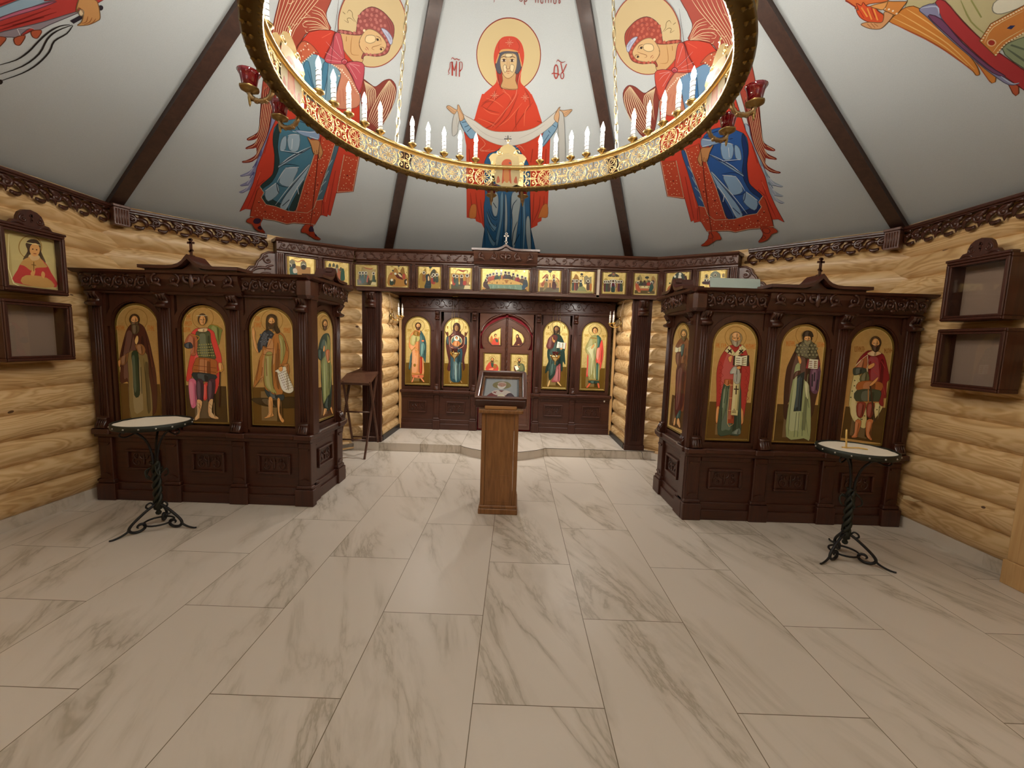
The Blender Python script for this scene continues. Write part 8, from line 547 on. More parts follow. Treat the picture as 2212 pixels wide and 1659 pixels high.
for s,w in ((-1,'left'),(1,'right')):
    B=Vector((s*2.075,4.045,0)); e=Vector((s*hq,-hq,0)); n=Vector((-s*hq,-hq,0))
    def tf(p,B=B,e=e,n=n): return (B+e*p[0]+n*p[1]+Vector((0,0,2.285+(p[2]-2.285)*(1-.075*max(p[0],0))-.012*p[0])))[:]
    r=thing('icon_tier',f'short {w} wing of the icon tier angled along the wall, with two icons','icon screen',tf((.5,0,2.285)),'carved icon tiers')
    tier_parts(r,tf,.055 if s<0 else .0,1.0,[(.27,.375),(.715,.385)],[(.488,.055),(.955,.08)]+([(.04,.06)] if s>0 else []),2.285,2.87,None,8)
    m=MB(tf); m.prism([(1.0,2.30),(1.45,2.30),(1.44,2.34),(1.36,2.40),(1.31,2.405),(1.28,2.45),(1.22,2.47),(1.20,2.53),(1.16,2.58),(1.14,2.64),(1.08,2.675),(1.0,2.68)],lambda x,y,t:(x,t,y),-.10,-.05); br=m.build('side_scroll',CL,r)
    m=MB(tf); m.tube([(1.45,-.05,2.33),(1.36,-.05,2.395),(1.30,-.05,2.40),(1.27,-.05,2.45),(1.21,-.05,2.465),(1.19,-.05,2.53),(1.15,-.05,2.575),(1.13,-.05,2.63),(1.07,-.05,2.665),(1.0,-.05,2.67)],.014,6); spiral(m,1.08,2.56,-.048,.055,PI/2,-PI*2.2,.012,.007); leaf(m,1.05,2.45,1.28,2.36,.02,-.048,.2); leaf(m,1.03,2.38,1.2,2.33,.018,-.048,.2); leaf(m,1.02,2.50,1.12,2.42,.016,-.048,.2); m.build('carving',CVL,br)
    for k,u,lb in WI[s]:
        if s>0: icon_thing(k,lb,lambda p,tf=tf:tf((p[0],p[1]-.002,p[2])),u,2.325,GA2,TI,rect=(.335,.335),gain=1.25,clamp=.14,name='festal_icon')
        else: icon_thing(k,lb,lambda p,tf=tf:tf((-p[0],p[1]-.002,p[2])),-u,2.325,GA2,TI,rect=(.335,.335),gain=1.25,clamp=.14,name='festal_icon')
for s,w in ((-1,'left'),(1,'right')):
    tf=lambda p:(s*p[0],4.20-p[1],p[2]); r=thing('fluted_pilaster',f'tall dark fluted pilaster at the {w} side of the altar opening','pilaster',(s*1.92,4.15,.12),'tall pilasters')
    m=MB(tf); m.box(1.785,2.055,0,.05,.12,2.285,bev=.004); m.box(1.83,2.01,.04,.062,.20,2.285,bev=.004); m.box(1.775,2.065,0,.062,.12,.20,bev=.006); m.build('board',cherry(),r)
    m=MB(tf)
    for k in range(-2,3): m.tube([(1.92+k*.026,.062,.26),(1.92+k*.026,.062,2.08)],.008,6,up=UP)
    m.build('reeding',cherry(),r)
    m=MB(tf); capital(m,1.92,.14,2.07,2.275,.06); m.build('capital',carvewood(),r)
# ================================================================== ALTAR SCREEN
r=thing('iconostasis','dark carved altar screen with four arched gold icons around the central doors','icon screen',(0,5.15,.12))
TA=lambda p:(p[0],5.14-p[1],p[2])
V,Hm,CV=cherry(),cherry_h(),carvewood()
screen_face(r,TA,-1.765,-.47,[-1.165,-.545],[(-1.49,.27),(-.84,.22)],.12,.79,2.10,pw=.115)
screen_face(r,TA,.44,1.765,[.515,1.13],[(.81,.225),(1.452,.27)],.12,.79,2.10,pw=.115)
m=MB(TA); m.box(-1.765,1.765,-.10,.03,2.10,2.33,bev=.006); m.box(-1.765,1.765,-.10,.05,2.115,2.15,bev=.008); fz=m.build('frieze',Hm,r)
m=MB(TA); scrollband(m,-1.70,1.70,2.17,2.31,.03,16,.008); m.build('carving',CV,fz)
m=MB(TA); cx=-.013
o=[(cx-.445,2.10),(cx+.445,2.10),(cx+.445,1.50),(cx-.445,1.50)]
hole=[(cx-.435,1.50),(cx+.435,1.50),(cx+.435,1.80)]+[(cx+(.435-.03)*math.cos(a)**.9 if math.cos(a)>0 else cx,1.81+.285*math.sin(a)) for a in [PI*.5*k/8 for k in range(0,9)]]+[(cx-(.435-.03)*math.cos(a)**.9 if math.cos(a)>0 else cx,1.81+.285*math.sin(a)) for a in [PI*.5*k/8 for k in range(7,-1,-1)]]+[(cx-.435,1.80)]
m.prism(o,lambda x,y,t:(x,t,y),-.05,.0,holes=[[(x,min(y,2.095)) if y>1.51 else (x,1.505) for x,y in hole]])
for sx in (-1,1):
    L=[(cx+sx*.43,.01,1.80),(cx+sx*.405,.01,1.82),(cx+sx*.39,.01,1.87),(cx+sx*.33,.01,1.95),(cx+sx*.24,.01,2.02),(cx+sx*.12,.01,2.075),(cx+sx*.02,.01,2.095)]; m.tube(L,.017,6)
m.build('door_arch',cherry_lit(),r)
m=MB(TA); m.box(-.47,.44,-.08,-.055,.12,2.12); tag(m.build('curtain',plain('crimson_cloth',(.30,.012,.022),.8),None,at=(0,5.2,.12)),'crimson cloth hanging behind the altar doors','curtain')
GAI='arched icons of the altar screen'
for k,c,lb in (('a1',-1.49,'gold arched icon of a man in orange robe with teal cloak on the altar screen'),('a2',-.84,'gold arched icon of a woman with raised hands and a round medallion'),('a3',.81,'gold arched icon of a bearded man in dark green cloak holding an open book'),('a4',1.452,'gold arched icon of a young man in olive robe and coral cloak')):
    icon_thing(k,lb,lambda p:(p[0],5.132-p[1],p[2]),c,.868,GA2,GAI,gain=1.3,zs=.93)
for s,w in ((-1,'left'),(1,'right')):
    r=thing('altar_door',f'{w} leaf of the keel-topped altar doors with two small gold icons set in','door',(cx+s*.2,5.12,.14),'altar door leaves')
    tf=lambda p:(cx+s*p[0],5.115-p[1],p[2])
    O=[(.008,.16),(.435,.16),(.435,1.512),(.365,1.515)]+spline([(.365,1.515),(.395,1.60),(.40,1.69),(.375,1.79),(.30,1.885),(.18,1.955),(.09,2.0),(.008,2.035)],3,False)
    keel=lambda k,b:spline([(.085+b,1.575),(.235-b,1.575),(.30-b,1.64),(.31-b,1.70),(.27-b,1.78),(.18-b*.5,1.835-b*.4),(.085+b,1.885-b*1.6)],1,False)
    H1=keel(0,0); H2=[(.075,1.10),(.375,1.10),(.375,1.45),(.075,1.45)]
    m=MB(tf); m.prism(O,lambda x,y,t:(x,t,y),-.03,.0,holes=[H1,H2]); 
    m.tube([(x,.002,y) for x,y in H1]+[(H1[0][0],.002,H1[0][1])],.010,6,up=UP); frame(m,.06,.39,1.085,1.465,.018,-.01,.010); frame(m,.04,.41,.22,1.0,.03,-.01,.012); m.tube([(x,.0,y) for x,y in O[4:]],.012,6); m.build('panel',cherry_lit() if 1 else V,r)
    E=goldleaf('olive_gold_border',(.24,.155,.03),(.31,.205,.045),.4,.5)
    fn=lambda a,b,d:tf((s*(a+s*.215-cx),d-.012,1.55+b)) 
    I=keel(0,.02)
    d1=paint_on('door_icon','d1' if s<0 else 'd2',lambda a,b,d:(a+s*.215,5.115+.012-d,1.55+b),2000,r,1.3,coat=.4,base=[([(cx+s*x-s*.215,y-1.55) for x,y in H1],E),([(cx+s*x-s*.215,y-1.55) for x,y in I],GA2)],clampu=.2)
    d1['label']='small gold panel with a '+('winged figure in red' if s<0 else 'woman in dark brown')
    ux=-.24 if s<0 else .21
    d2=paint_on('door_icon','d3' if s<0 else 'd4',lambda a,b,d:(a+ux,5.115+.010-d,1.275+b),2000,r,1.3,coat=.4,base=[([(cx+s*x-ux,y-1.275) for x,y in H2],E),([(cx+s*x-ux,y-1.275) for x,y in [(.097,1.122),(.353,1.122),(.353,1.428),(.097,1.428)]],GA2)])
    d2['label']='small gold panel with a seated writer in '+('red' if s<0 else 'green')
    if s<0:
        m=MB(tf); m.tube([(-.004,.012,.2+1.84*i/40) for i in range(41)],[.016+.004*(i%2) for i in range(41)],8)
        for q in (0,PI): m.tube([(-.004+.017*math.cos(i*.5+q),.012+.017*math.sin(i*.5+q),.2+1.8*i/110) for i in range(111)],.006,4)
        m.build('twisted_column',carvewood(),r)
m=MB(); m.lathe([(1e-4,0),(.012,.002),(.016,.012),(.012,.02),(1e-4,.021)],(0,0,0),10); m.v=[(1.668+x*.8,5.125-z*.6,.70+y*1.6) for x,y,z in m.v]; tag(m.build('wall_switch',plain('white_plastic',(.75,.72,.66),.35),None,at=(1.668,5.12,.70)),'small white oval switch low on the right edge of the altar screen','switch')
# hanging oil lamps in front of the altar icons
for x,lb in ((-.84,'brass oil lamp hung on chains before the icon with the round medallion'),(.79,'brass oil lamp hung on chains before the icon with the open book')):
    y=4.90; z=1.42; r=thing('hanging_lamp',lb,'oil lamp',(x,y,z),'hanging oil lamps'); m=MB()
    m.lathe([(1e-4,-.13),(.010,-.12),(.012,-.10),(.006,-.085),(.022,-.07),(.05,-.045),(.072,-.01),(.078,.012),(.06,.03),(.05,.034),(.045,.02),(.02,.0),(1e-4,-.005)],(x,y,z),16); r0=m.build('bowl',brass(),r)
    m=MB(); m.lathe([(.03,.0),(.045,.02),(.05,.055),(.058,.075),(.052,.075),(.04,.03),(1e-4,.02)],(x,y,z+.012),14); m.build('glass_cup',plain('dark_red_glass',(.06,.003,.006),.1,0,.5),r)
    for k in range(3):
        a=2*PI*k/3+.5; px,py=x+.088*math.cos(a),y+.088*math.sin(a); m=MB(); m.tube([(x+.07*math.cos(a),y+.07*math.sin(a),z),(px,py,z+.012),(px,py,z+.045),(x+.075*math.cos(a),y+.075*math.sin(a),z+.035)],.008,5); m.build('handle',brass(),r)
        m=MB(); m.tube([(px,py,z+.04),(x+.05*math.cos(a),y+.05*math.sin(a),2.325)],.0028,4); m.build('chain',brass_dark(),r)
    m=MB(); m.lathe([(.055,2.325-z),(.052,2.338-z),(1e-4,2.342-z)],(x,y,z),12); m.build('ceiling_hook',brass_dark(),r)
for x,lb in ((-1.2,'small recessed downlight in the altar soffit, left'),(0,'small recessed downlight in the middle of the altar soffit'),(1.2,'small recessed downlight in the altar soffit, right')):  # soffit lamps added out of view to brighten the altar
    r=thing('fill_downlight',lb,'lamp',(x,4.30,2.335),'altar downlights'); m=MB(); m.lathe([(.034,.0),(.045,-.004),(.045,.004),(.034,.004)],(x,4.30,2.334),16); m.build('rim',brass_dark(),r)
    ld=bpy.data.lights.new('fill_downlight','AREA'); ld.shape='DISK'; ld.size=.06; ld.energy=FILL_DOWN_W; ld.color=(1,.95,.88); lo=bpy.data.objects.new('lamp',ld); COL.objects.link(lo); lo.parent=r; lo.location=(0,0,-.004)
# unlit double sconces on the altar side walls
for s,yy,w in ((-1,4.62,'left'),(1,4.78,'right')):
    zb=1.97; r=thing('wall_sconce',f'brass wall sconce with two unlit white electric candles, {w} of the altar opening','sconce',(s*1.79,yy,zb),'altar wall sconces')
    m=MB(); m.lathe([(1e-4,0),(.035,.003),(.04,.012),(.02,.02),(1e-4,.022)],(0,0,0),14); m.v=[(s*(1.792-z),yy+x,zb+y*1.3) for x,y,z in m.v]; m.tube([(s*1.775,yy,zb+.05),(s*1.76,yy,zb+.09),(s*1.775,yy,zb+.12)],[.008,.012,.004],6); m.build('wall_plate',brass_dark(),r)
    for k in (-1,1):
        ex,ey=s*1.655+ (0 if k<0 else s*-.03),yy+k*.05; m=MB(); m.tube(spline([(s*1.775,yy,zb),(s*1.73,yy+k*.02,zb-.045),(s*1.68,yy+k*.05,zb-.05),(ex,ey,zb-.02),(ex,ey,zb+.012)],4,False),.008,6); m.lathe([(.008,-.02),(.03,0),(.034,.012),(.014,.012)],(ex,ey,zb+.01),12); ar=m.build('arm',brass(),r)
        m=MB(); m.lathe([(.0155,0),(.0155,.115),(.012,.12),(1e-4,.121)],(ex,ey,zb+.022),12)
        m.build('candle_tube',plain('white_candle_plastic',(.80,.77,.70),.35),ar)
        m=MB(); m.tube([(ex+.016*math.cos(i*.7),ey+.016*math.sin(i*.7),zb+.03+.1*i/26) for i in range(27)],.0018,4); m.build('spiral_line',brass_dark(),ar)
        m=MB(); m.lathe([(.006,0),(.011,.018),(.006,.045),(1e-4,.07)],(ex,ey,zb+.143),8); m.build('bulb',plain('clear_bulb_glass',(.5,.47,.42),.1,0,.5),ar)
    m=MB(); m.tube(spline([(s*1.78,yy,zb+.03),(s*1.775,yy+.01,zb+.15),(s*1.78,yy-.06,zb+.28),(s*1.785,yy-.12,2.335)],4,False),.006,5); m.build('cable',plain('beige_cable',(.42,.30,.20),.5),r)
# ================================================================== LECTERN with its icon case
r=thing('lectern','narrow oak veneer lectern standing alone before the altar step','lectern',(.025,2.25,0)); OK=oak()
m=MB(); m.box(-.165,.21,2.035,2.46,0,.055,bev=.006); m.box(-.16,.205,2.043,2.45,.055,.085,bev=.006); m.build('plinth',OK,r)
m=MB(); m.box(-.150,-.112,2.05,2.45,.085,.975,bev=.002); m.build('side_panel',OK,r); m=MB(); m.box(.157,.195,2.05,2.45,.085,.975,bev=.002); m.build('side_panel',OK,r)
m=MB(); m.box(-.109,.154,2.056,2.09,.085,.975); 
for z0,z1 in ((.12,.34),(.37,.93)): frame(m,-.09,.135,z0,z1,.008,2.0545,2.058,.001)
m.build('front_panel',OK,r); m=MB(); m.box(-.11,.155,2.42,2.45,.085,.975); m.build('back_panel',OK,r)
m=MB(); m.box(-.18,.235,2.015,2.49,.975,1.012,bev=.008); m.build('top',OK,r)
m=MB(); m.box(-.125,.175,2.03,2.052,1.012,1.045,bev=.006); m.build('book_ledge',plain('orange_varnished_wood',(.36,.17,.055),.4,0,.3),r)
r=thing('icon_case','sloping glazed icon case with a white-bearded bishop in silver cover, on the lectern','icon case',(.02,2.3,1.05))
A=math.atan2(.215,.54); S_=lambda p:(.021+p[0],2.07+p[1]*math.cos(A)-p[2]*math.sin(A),1.055+p[1]*math.sin(A)+p[2]*math.cos(A))
LW=.575
m=MB(S_); frame_y=[(-.245,.245,0,.03,-.02,.075),(-.235,.235,LW-.035,LW,-.02,.075),(-.245,-.205,.02,LW-.02,-.02,.075),(.205,.245,.02,LW-.02,-.02,.075)]
for q in frame_y: m.box(*q,bev=.006)
m.box(-.205,.205,.02,LW-.02,-.02,-.01); m.build('case_frame',wood('mahogany_case',(.075,.024,.012),(.13,.045,.022),(10,10,10),.35,.3),r)
m=MB(S_); m.box(-.235,.235,-.02,.012,-.03,.055,bev=.005); m.build('front_rail',cherry_h(),r)
m=MB(S_); frame_in=[(-.203,-.178,.04,.54,-.01,.03),(.170,.203,.04,.54,-.01,.03),(-.203,.203,.515,.54,-.01,.03)]
for q in frame_in: m.box(*q,bev=.006)
for i in range(16): m.ball(S_((0,0,0)) and (.176,.05+i*.03,.03),.009,5)
m.build('inner_frame',oak(),r)
SV=plain('silver_cover',(.46,.48,.49),.35,.6)
ART['lc']=';'.join(['P6f7a80 -300 20 300 20 300 820 -300 820','Pa9b0b2 -262 60 262 60 262 780 -262 780','p8f875c -150 560 -130 640 -60 700 20 710 100 690 150 620 160 540 110 470 0 440 -110 480','p7c3a34 -230 60 -200 230 -120 330 -60 380 60 380 140 330 200 240 240 60','pd9cfc4 -150 330 -60 400 10 330 70 400 160 330 120 250 40 210 -30 210 -110 250','p4a3a44 90 230 150 310 210 230 240 70 130 60','pf0e2c4 -60 60 -60 180 10 260 80 180 80 60','l3a2420 14 10 70 10 140','l3a2420 12 -18 110 38 110','l8a2a24 16 -120 290 -70 340','l8a2a24 16 -115 340 -80 280','pc49a86 -60 560 -50 640 10 670 70 640 80 560 50 470 10 440 -35 470','pe8e2da -70 560 -50 470 0 420 50 470 80 560 40 520 10 510 -25 520','pd8cfc4 -60 600 -55 650 10 690 70 650 80 600 50 650 -30 650','l5a3a2c 8 -40 580 -8 580','l5a3a2c 8 22 580 54 580','lc07a64 8 8 575 0 530 16 528','d8a9092 14 '+' '.join(f'{x} 40 {x} 800' for x in range(-270,290,36))+' '+' '.join(f'-282 {y} 282 {y}' for y in range(76,800,36))])
paint_on('painting','lc',lambda a,b,d:S_((-.008+a,.035+b,.004+d)),1660,r,1.15,rough=.35,coat=.3)
def glass():
    if 'clear_glass' in MATS: return MATS['clear_glass']
    m=bpy.data.materials.new('clear_glass'); m.use_nodes=True; nt=m.node_tree; nt.nodes.clear(); o=N(nt,'ShaderNodeOutputMaterial'); a=N(nt,'ShaderNodeBsdfTransparent'); g=N(nt,'ShaderNodeBsdfGlossy'); g.inputs['Roughness'].default_value=.03; lw=N(nt,'ShaderNodeLayerWeight'); lw.inputs[0].default_value=.5; fo=math_(nt,'MULTIPLY_ADD',math_(nt,'POWER',lw.outputs['Facing'],5),.85,.035); x=N(nt,'ShaderNodeMixShader')
    nt.links.new(fo,x.inputs[0]);nt.links.new(a.outputs[0],x.inputs[1]);nt.links.new(g.outputs[0],x.inputs[2]);nt.links.new(x.outputs[0],o.inputs[0]); MATS['clear_glass']=m; return m
m=MB(S_); m.box(-.205,.205,.03,LW-.035,.055,.058); m.build('glass_pane',glass(),r)
# ================================================================== wall icon cases
def wallcase(s,y0,y1,z0,z1,crest,art,label):
    xf=3.69; tf=lambda p:(s*(3.84-p[1]),p[0],p[2]); D=.15; r=thing('icon_case',label,'icon case',tf(((y0+y1)/2,0,z0)),'glazed wooden wall cases'); W=cherry()
    m=MB(tf)
    for q in ((y0,y1,0,D,z1-.03,z1),(y0,y1,0,D,z0,z0+.03),(y0,y0+.025,0,D,z0+.03,z1-.03),(y1-.025,y1,0,D,z0+.03,z1-.03)): m.box(*q,bev=.004)
    m.build('box',W,r)
    m=MB(tf); frame(m,y0+.022,y1-.022,z0+.027,z1-.027,.016,D-.03,D+.004,.003); frame(m,y0+.004,y1-.004,z0+.004,z1-.004,.020,D,D+.014,.005); m.build('front_frame',W,r)
    m=MB(tf); m.box(y0+.02,y1-.02,.004,.02,z0+.02,z1-.02); b=m.build('backing',plain('brown_backing_cloth',(.24,.165,.115),.85),r)
    m=MB(tf); m.box(y0+.03,y1-.03,D-.016,D-.013,z0+.03,z1-.03); m.build('glass_pane',glass(),r)
    if crest:
        c=(y0+y1)/2;hw=(y1-y0)/2; k=[(1,0),(.93,.02),(.80,.05),(.66,.12),(.58,.28),(.55,.33),(.48,.34),(.42,.36),(.40,.55),(.33,.78),(.2,.93),(0,1)]
        P=[(c-hw*a*.98,z1+crest*b) for a,b in k]+[(c+hw*a*.98,z1+crest*b) for a,b in k[-2::-1]]
        m=MB(tf); m.prism(P,lambda x,y,t:(x,t,y),D-.035,D-.005); m.box(y0-.006,y1+.006,D-.05,D+.018,z1-.004,z1+.016,bev=.005); cr=m.build('crest',W,r)
        m=MB(tf); h=crest; cross3(m,c,z1+h*.35,h*.42,D-.002,.005)
        for q in (-1,1): spiral(m,c+q*hw*.24,z1+h*.45,D-.004,h*.2,PI/2,q*-PI*2.2,.007,.004); leaf(m,c+q*hw*.2,z1+h*.1,c+q*hw*.62,z1+h*.12,.009,D-.004,q*.2)
        m.build('carving',carvewood(),cr)
    if art:
        paint_on('painting',art,lambda a,b,d:tf((1.60+a,.09+d,1.92+b)),2000,r,1.3,rough=.5)
wallcase(-1,1.37,1.815,1.905,2.40,.15,'kl','glazed wall case with carved crest holding an icon of a woman in red robe')
wallcase(-1,1.345,1.83,1.365,1.845,0,None,'empty glazed box case with bare brown backing, below the icon of the woman in red')
wallcase(1,1.345,1.79,1.92,2.40,.15,None,'empty glazed wall case with carved crest on the right log wall')
wallcase(1,1.305,1.79,1.375,1.858,0,None,'empty plain glazed box case below the crested one on the right log wall')
# ================================================================== candle stands
def stand(cx_,cy_,label,cz,feet):
    IR,IG=iron(),iron_g(); r=thing('candle_stand',label,'candle stand',(cx_,cy_,0),'wrought iron candle stands')
    tr=.258; m=MB(); m.lathe([(tr-.02,-.045),(tr,-.042),(tr+.002,0),(tr-.012,.002),(tr-.014,-.03),(1e-4,-.034)],(cx_,cy_,cz),48); t=m.build('tray',IG,r)
    m=MB()
    for k in range(16): a=2*PI*k/16; m.ball((cx_+(tr+.002)*math.cos(a),cy_+(tr+.002)*math.sin(a),cz-.02),.007,6)
    m.build('rivets',plain('bright_steel_rivet',(.45,.44,.40),.3,.8),t)
    m=MB(); q=random.Random(int(cx_*10)); ns=40; V=[(cx_,cy_,cz+.004)]
    for j in range(1,9):
        for k in range(ns): a=2*PI*k/ns; R=(tr-.014)*j/8; V.append((cx_+R*math.cos(a),cy_+R*math.sin(a),cz-.006+.004*math.sin(7*R*20+k)*q.random()+(.003 if j<8 else -.004)))
    m.add(V,[(0,1+k,1+(k+1)%ns) for k in range(ns)]+[(1+(j-1)*ns+k,1+j*ns+k,1+j*ns+(k+1)%ns,1+(j-1)*ns+(k+1)%ns) for j in range(1,8) for k in range(ns)],0,True); sd=m.build('sand',plain('pale_sand',(.80,.72,.58),.9),r); 
    m=MB()
    for k in range(3):
        o=2*PI*k/3; m.tube([(cx_+.020*math.cos(i*.42+o),cy_+.020*math.sin(i*.42+o),.17+.40*i/30) for i in range(31)],.014,6)
    m.lathe([(1e-4,-.055),(.018,-.045),(.022,-.03),(.012,-.012),(.03,.0),(.03,.05),(.022,.06)],(cx_,cy_,.16),12); 
    for k in range(5):
        a=2*PI*k/5+.4; m.tube(spline([(cx_+.03*math.cos(a),cy_+.03*math.sin(a),.46+.02*k),(cx_+.07*math.cos(a),cy_+.07*math.sin(a),.50),(cx_+.075*math.cos(a+.3),cy_+.075*math.sin(a+.3),.45),(cx_+.05*math.cos(a+.4),cy_+.05*math.sin(a+.4),.43)],3,False),.006,5)
    m.build('twisted_stem',IG,r)
    for k,a in enumerate(feet):
        c,s=math.cos(a),math.sin(a); P=lambda q,z:(cx_+c*q,cy_+s*q,z)
        m=MB(); m.tube(spline([P(.018,.50),P(.02,.62),P(.05,.74),P(.11,.82),P(.19,.855)],4,False),.009,6); m.tube(spline([P(.12,.825),P(.18,.80),P(.215,.82),P(.20,.845),P(.185,.835)],4,False),.006,5); m.build('arm',IR,r)
        m=MB(); L=spline([P(.02,.20),P(.05,.185),P(.10,.15),P(.17,.09),P(.195,.05),P(.175,.02),P(.13,.012),P(.095,.03),P(.098,.062),P(.125,.07),P(.143,.055),P(.135,.042)],4,False); m.tube(L,[.011]*(len(L)-8)+[.010-.0008*i for i in range(8)],7)
        L=spline([P(.19,.06),P(.205,.035),P(.245,.016),P(.29,.007),P(.315,.009)],4,False); m.tube(L,[.010-.0035*i/len(L) for i in range(len(L))],6); L=spline([P(.03,.20),P(.05,.225),P(.075,.215),P(.08,.195),P(.068,.185)],3,False); m.tube(L,.007,5); m.build('leg',IR,r)
    m=MB(); m.tube([(cx_+.098*math.cos(2*PI*i/24),cy_+.098*math.sin(2*PI*i/24),.05) for i in range(24)],.008,6,closed=True); m.build('ring',IR,r); return r
def ang(cx_,cy_,*p): return [math.atan2(y-cy_,x-cx_) for x,y in p]
stand(-2.80,1.565,'black wrought iron candle stand with an empty sand tray, before the left choir screen',.905,ang(-2.80,1.565,(-2.93,1.32),(-2.52,1.56),(-2.93,1.83)))
stand(2.84,1.46,'black wrought iron candle stand with one thin candle, before the right choir screen',.90,ang(2.84,1.46,(2.57,1.33),(3.04,1.25),(2.95,1.75)))
m=MB(); L=[(2.745,1.44,.885),(2.742,1.44,.94),(2.735,1.44,1.0),(2.732,1.44,1.045)]; m.tube(L,[.0065,.006,.006,.0055],8); m.tube([(2.732,1.44,1.045),(2.731,1.44,1.055)],.001,4); m.tube(spline([(2.72,1.45,.904),(2.78,1.43,.906),(2.84,1.44,.905),(2.88,1.40,.904)],4,False),[.005]*12+[.003],6); tag(m.build('beeswax_candle',plain('beeswax',(.72,.47,.13),.5),None,at=(2.74,1.44,.9)),'thin yellow beeswax candle stuck in the sand of the right candle stand','candle')
# folding stand left of the altar
r=thing('folding_stand','brown folding stand with sloping top on crossed legs, behind the left choir screen','folding stand',(-2.03,3.95,0)); BW=wood('red_brown_stain',(.075,.030,.016),(.12,.05,.028),(9,9,9),.4,.15)
m=MB(); m.obox((-2.03,4.035,1.10),(.205,0,0),(0,.25,.094),(0,-.006,.016)); m.build('top',BW,r)
for x in (-1.845,-2.215):
    m=MB(); m.obox((x,3.90,.55),(.011,0,0),(0,.25,.55),(0,.013,-.006)); m.build('leg',BW,r); 
    m=MB(); m.obox((x+.024,3.99,.52),(.011,0,0),(0,-.18,.52),(0,.013,.005)); m.build('leg',BW,r)
for y,z in ((3.76,.24),(4.10,.20),(3.93,.595)): m=MB(); m.tube([(-2.21,y,z),(-1.84,y,z)],.011,6); m.build('stretcher',BW,r)
m=MB(); m.tube(spline([(1.86,4.6,.124),(1.90,4.3,.124),(2.02,4.105,.11),(2.05,4.09,.01),(2.2,4.06,.006),(2.34,4.02,.006),(2.55,4.0,.006)],5,False),.005,5); tag(m.build('cable',plain('grey_cable',(.25,.22,.19),.5),None,at=(2.1,4.1,.0)),'thin grey cable trailing over the step beside the right pilaster','cable')
m=MB(); m.prism([(0,0),(.10,.012),(.13,.03),(.05,.022),(.0,.03)],lambda a,b,t:(3.80+t,1.99-a,.31+b),-.02,.03); tag(m.build('wood_splinter',plain('fresh_split_pine',(.66,.50,.28),.7),None,at=(3.8,1.95,.31)),'pale wood wedge sticking out of the right log wall beside the screen','wood wedge')
# ================================================================== CHANDELIER
CC=Vector((.02,.83,0)); RR=1.235; ZB,ZT=2.985,3.155
ch=thing('chandelier','large round brass ring chandelier with forty electric candles, hung on four chains','chandelier',(CC.x,CC.y,3.0))
def cyl(R): return lambda p:(CC.x+(R-p[1])*math.sin(p[0]),CC.y+(R-p[1])*math.cos(p[0]),p[2])
BR,BD=brass(),brass_dark(); NT=96
def ringband(m,prof,n=NT):
    V=[(CC.x+q*math.sin(2*PI*k/n),CC.y+q*math.cos(2*PI*k/n),z) for q,z in prof for k in range(n)];c=len(prof)
    m.add(V,[(i*n+k,((i+1)%c)*n+k,((i+1)%c)*n+(k+1)%n,i*n+(k+1)%n) for i in range(c) for k in range(n)],0,True)
m=MB(); ringband(m,[(RR-.05,ZB-.004),(RR-.04,ZB-.012),(RR+.035,ZB-.012),(RR+.045,ZB-.002),(RR+.03,ZB+.008),(RR-.03,ZB+.008)])
for k in range(180):
    a=2*PI*k/180; m.lathe([(1e-4,-.010),(.012,-.004),(.013,.005),(1e-4,.012)],(CC.x+(RR-.035)*math.sin(a),CC.y+(RR-.035)*math.cos(a),ZB-.008),6)
    if k%2==0:
        for q in (.005,.03): m.lathe([(1e-4,-.016),(.013,-.006),(.013,.004)],(CC.x+(RR+q)*math.sin(a),CC.y+(RR+q)*math.cos(a),ZB-.008),5)
m.build('lower_rim',plain('rim_brass',(.20,.135,.045),.34,1),ch)
m=MB(); ringband(m,[(RR-.035,ZT),(RR-.03,ZT-.012),(RR+.01,ZT-.018),(RR+.035,ZT-.008),(RR+.035,ZT+.01),(RR-.03,ZT+.014)]); m.build('upper_rim',BR,ch)
def wrap(m_,th): 
    o=MB(); o.v=[cyl(RR)((th+p[0]/RR,p[1],p[2])) for p in m_.v]; o.f,o.m,o.sm,o.row=m_.f,m_.m,m_.sm,m_.row; return o
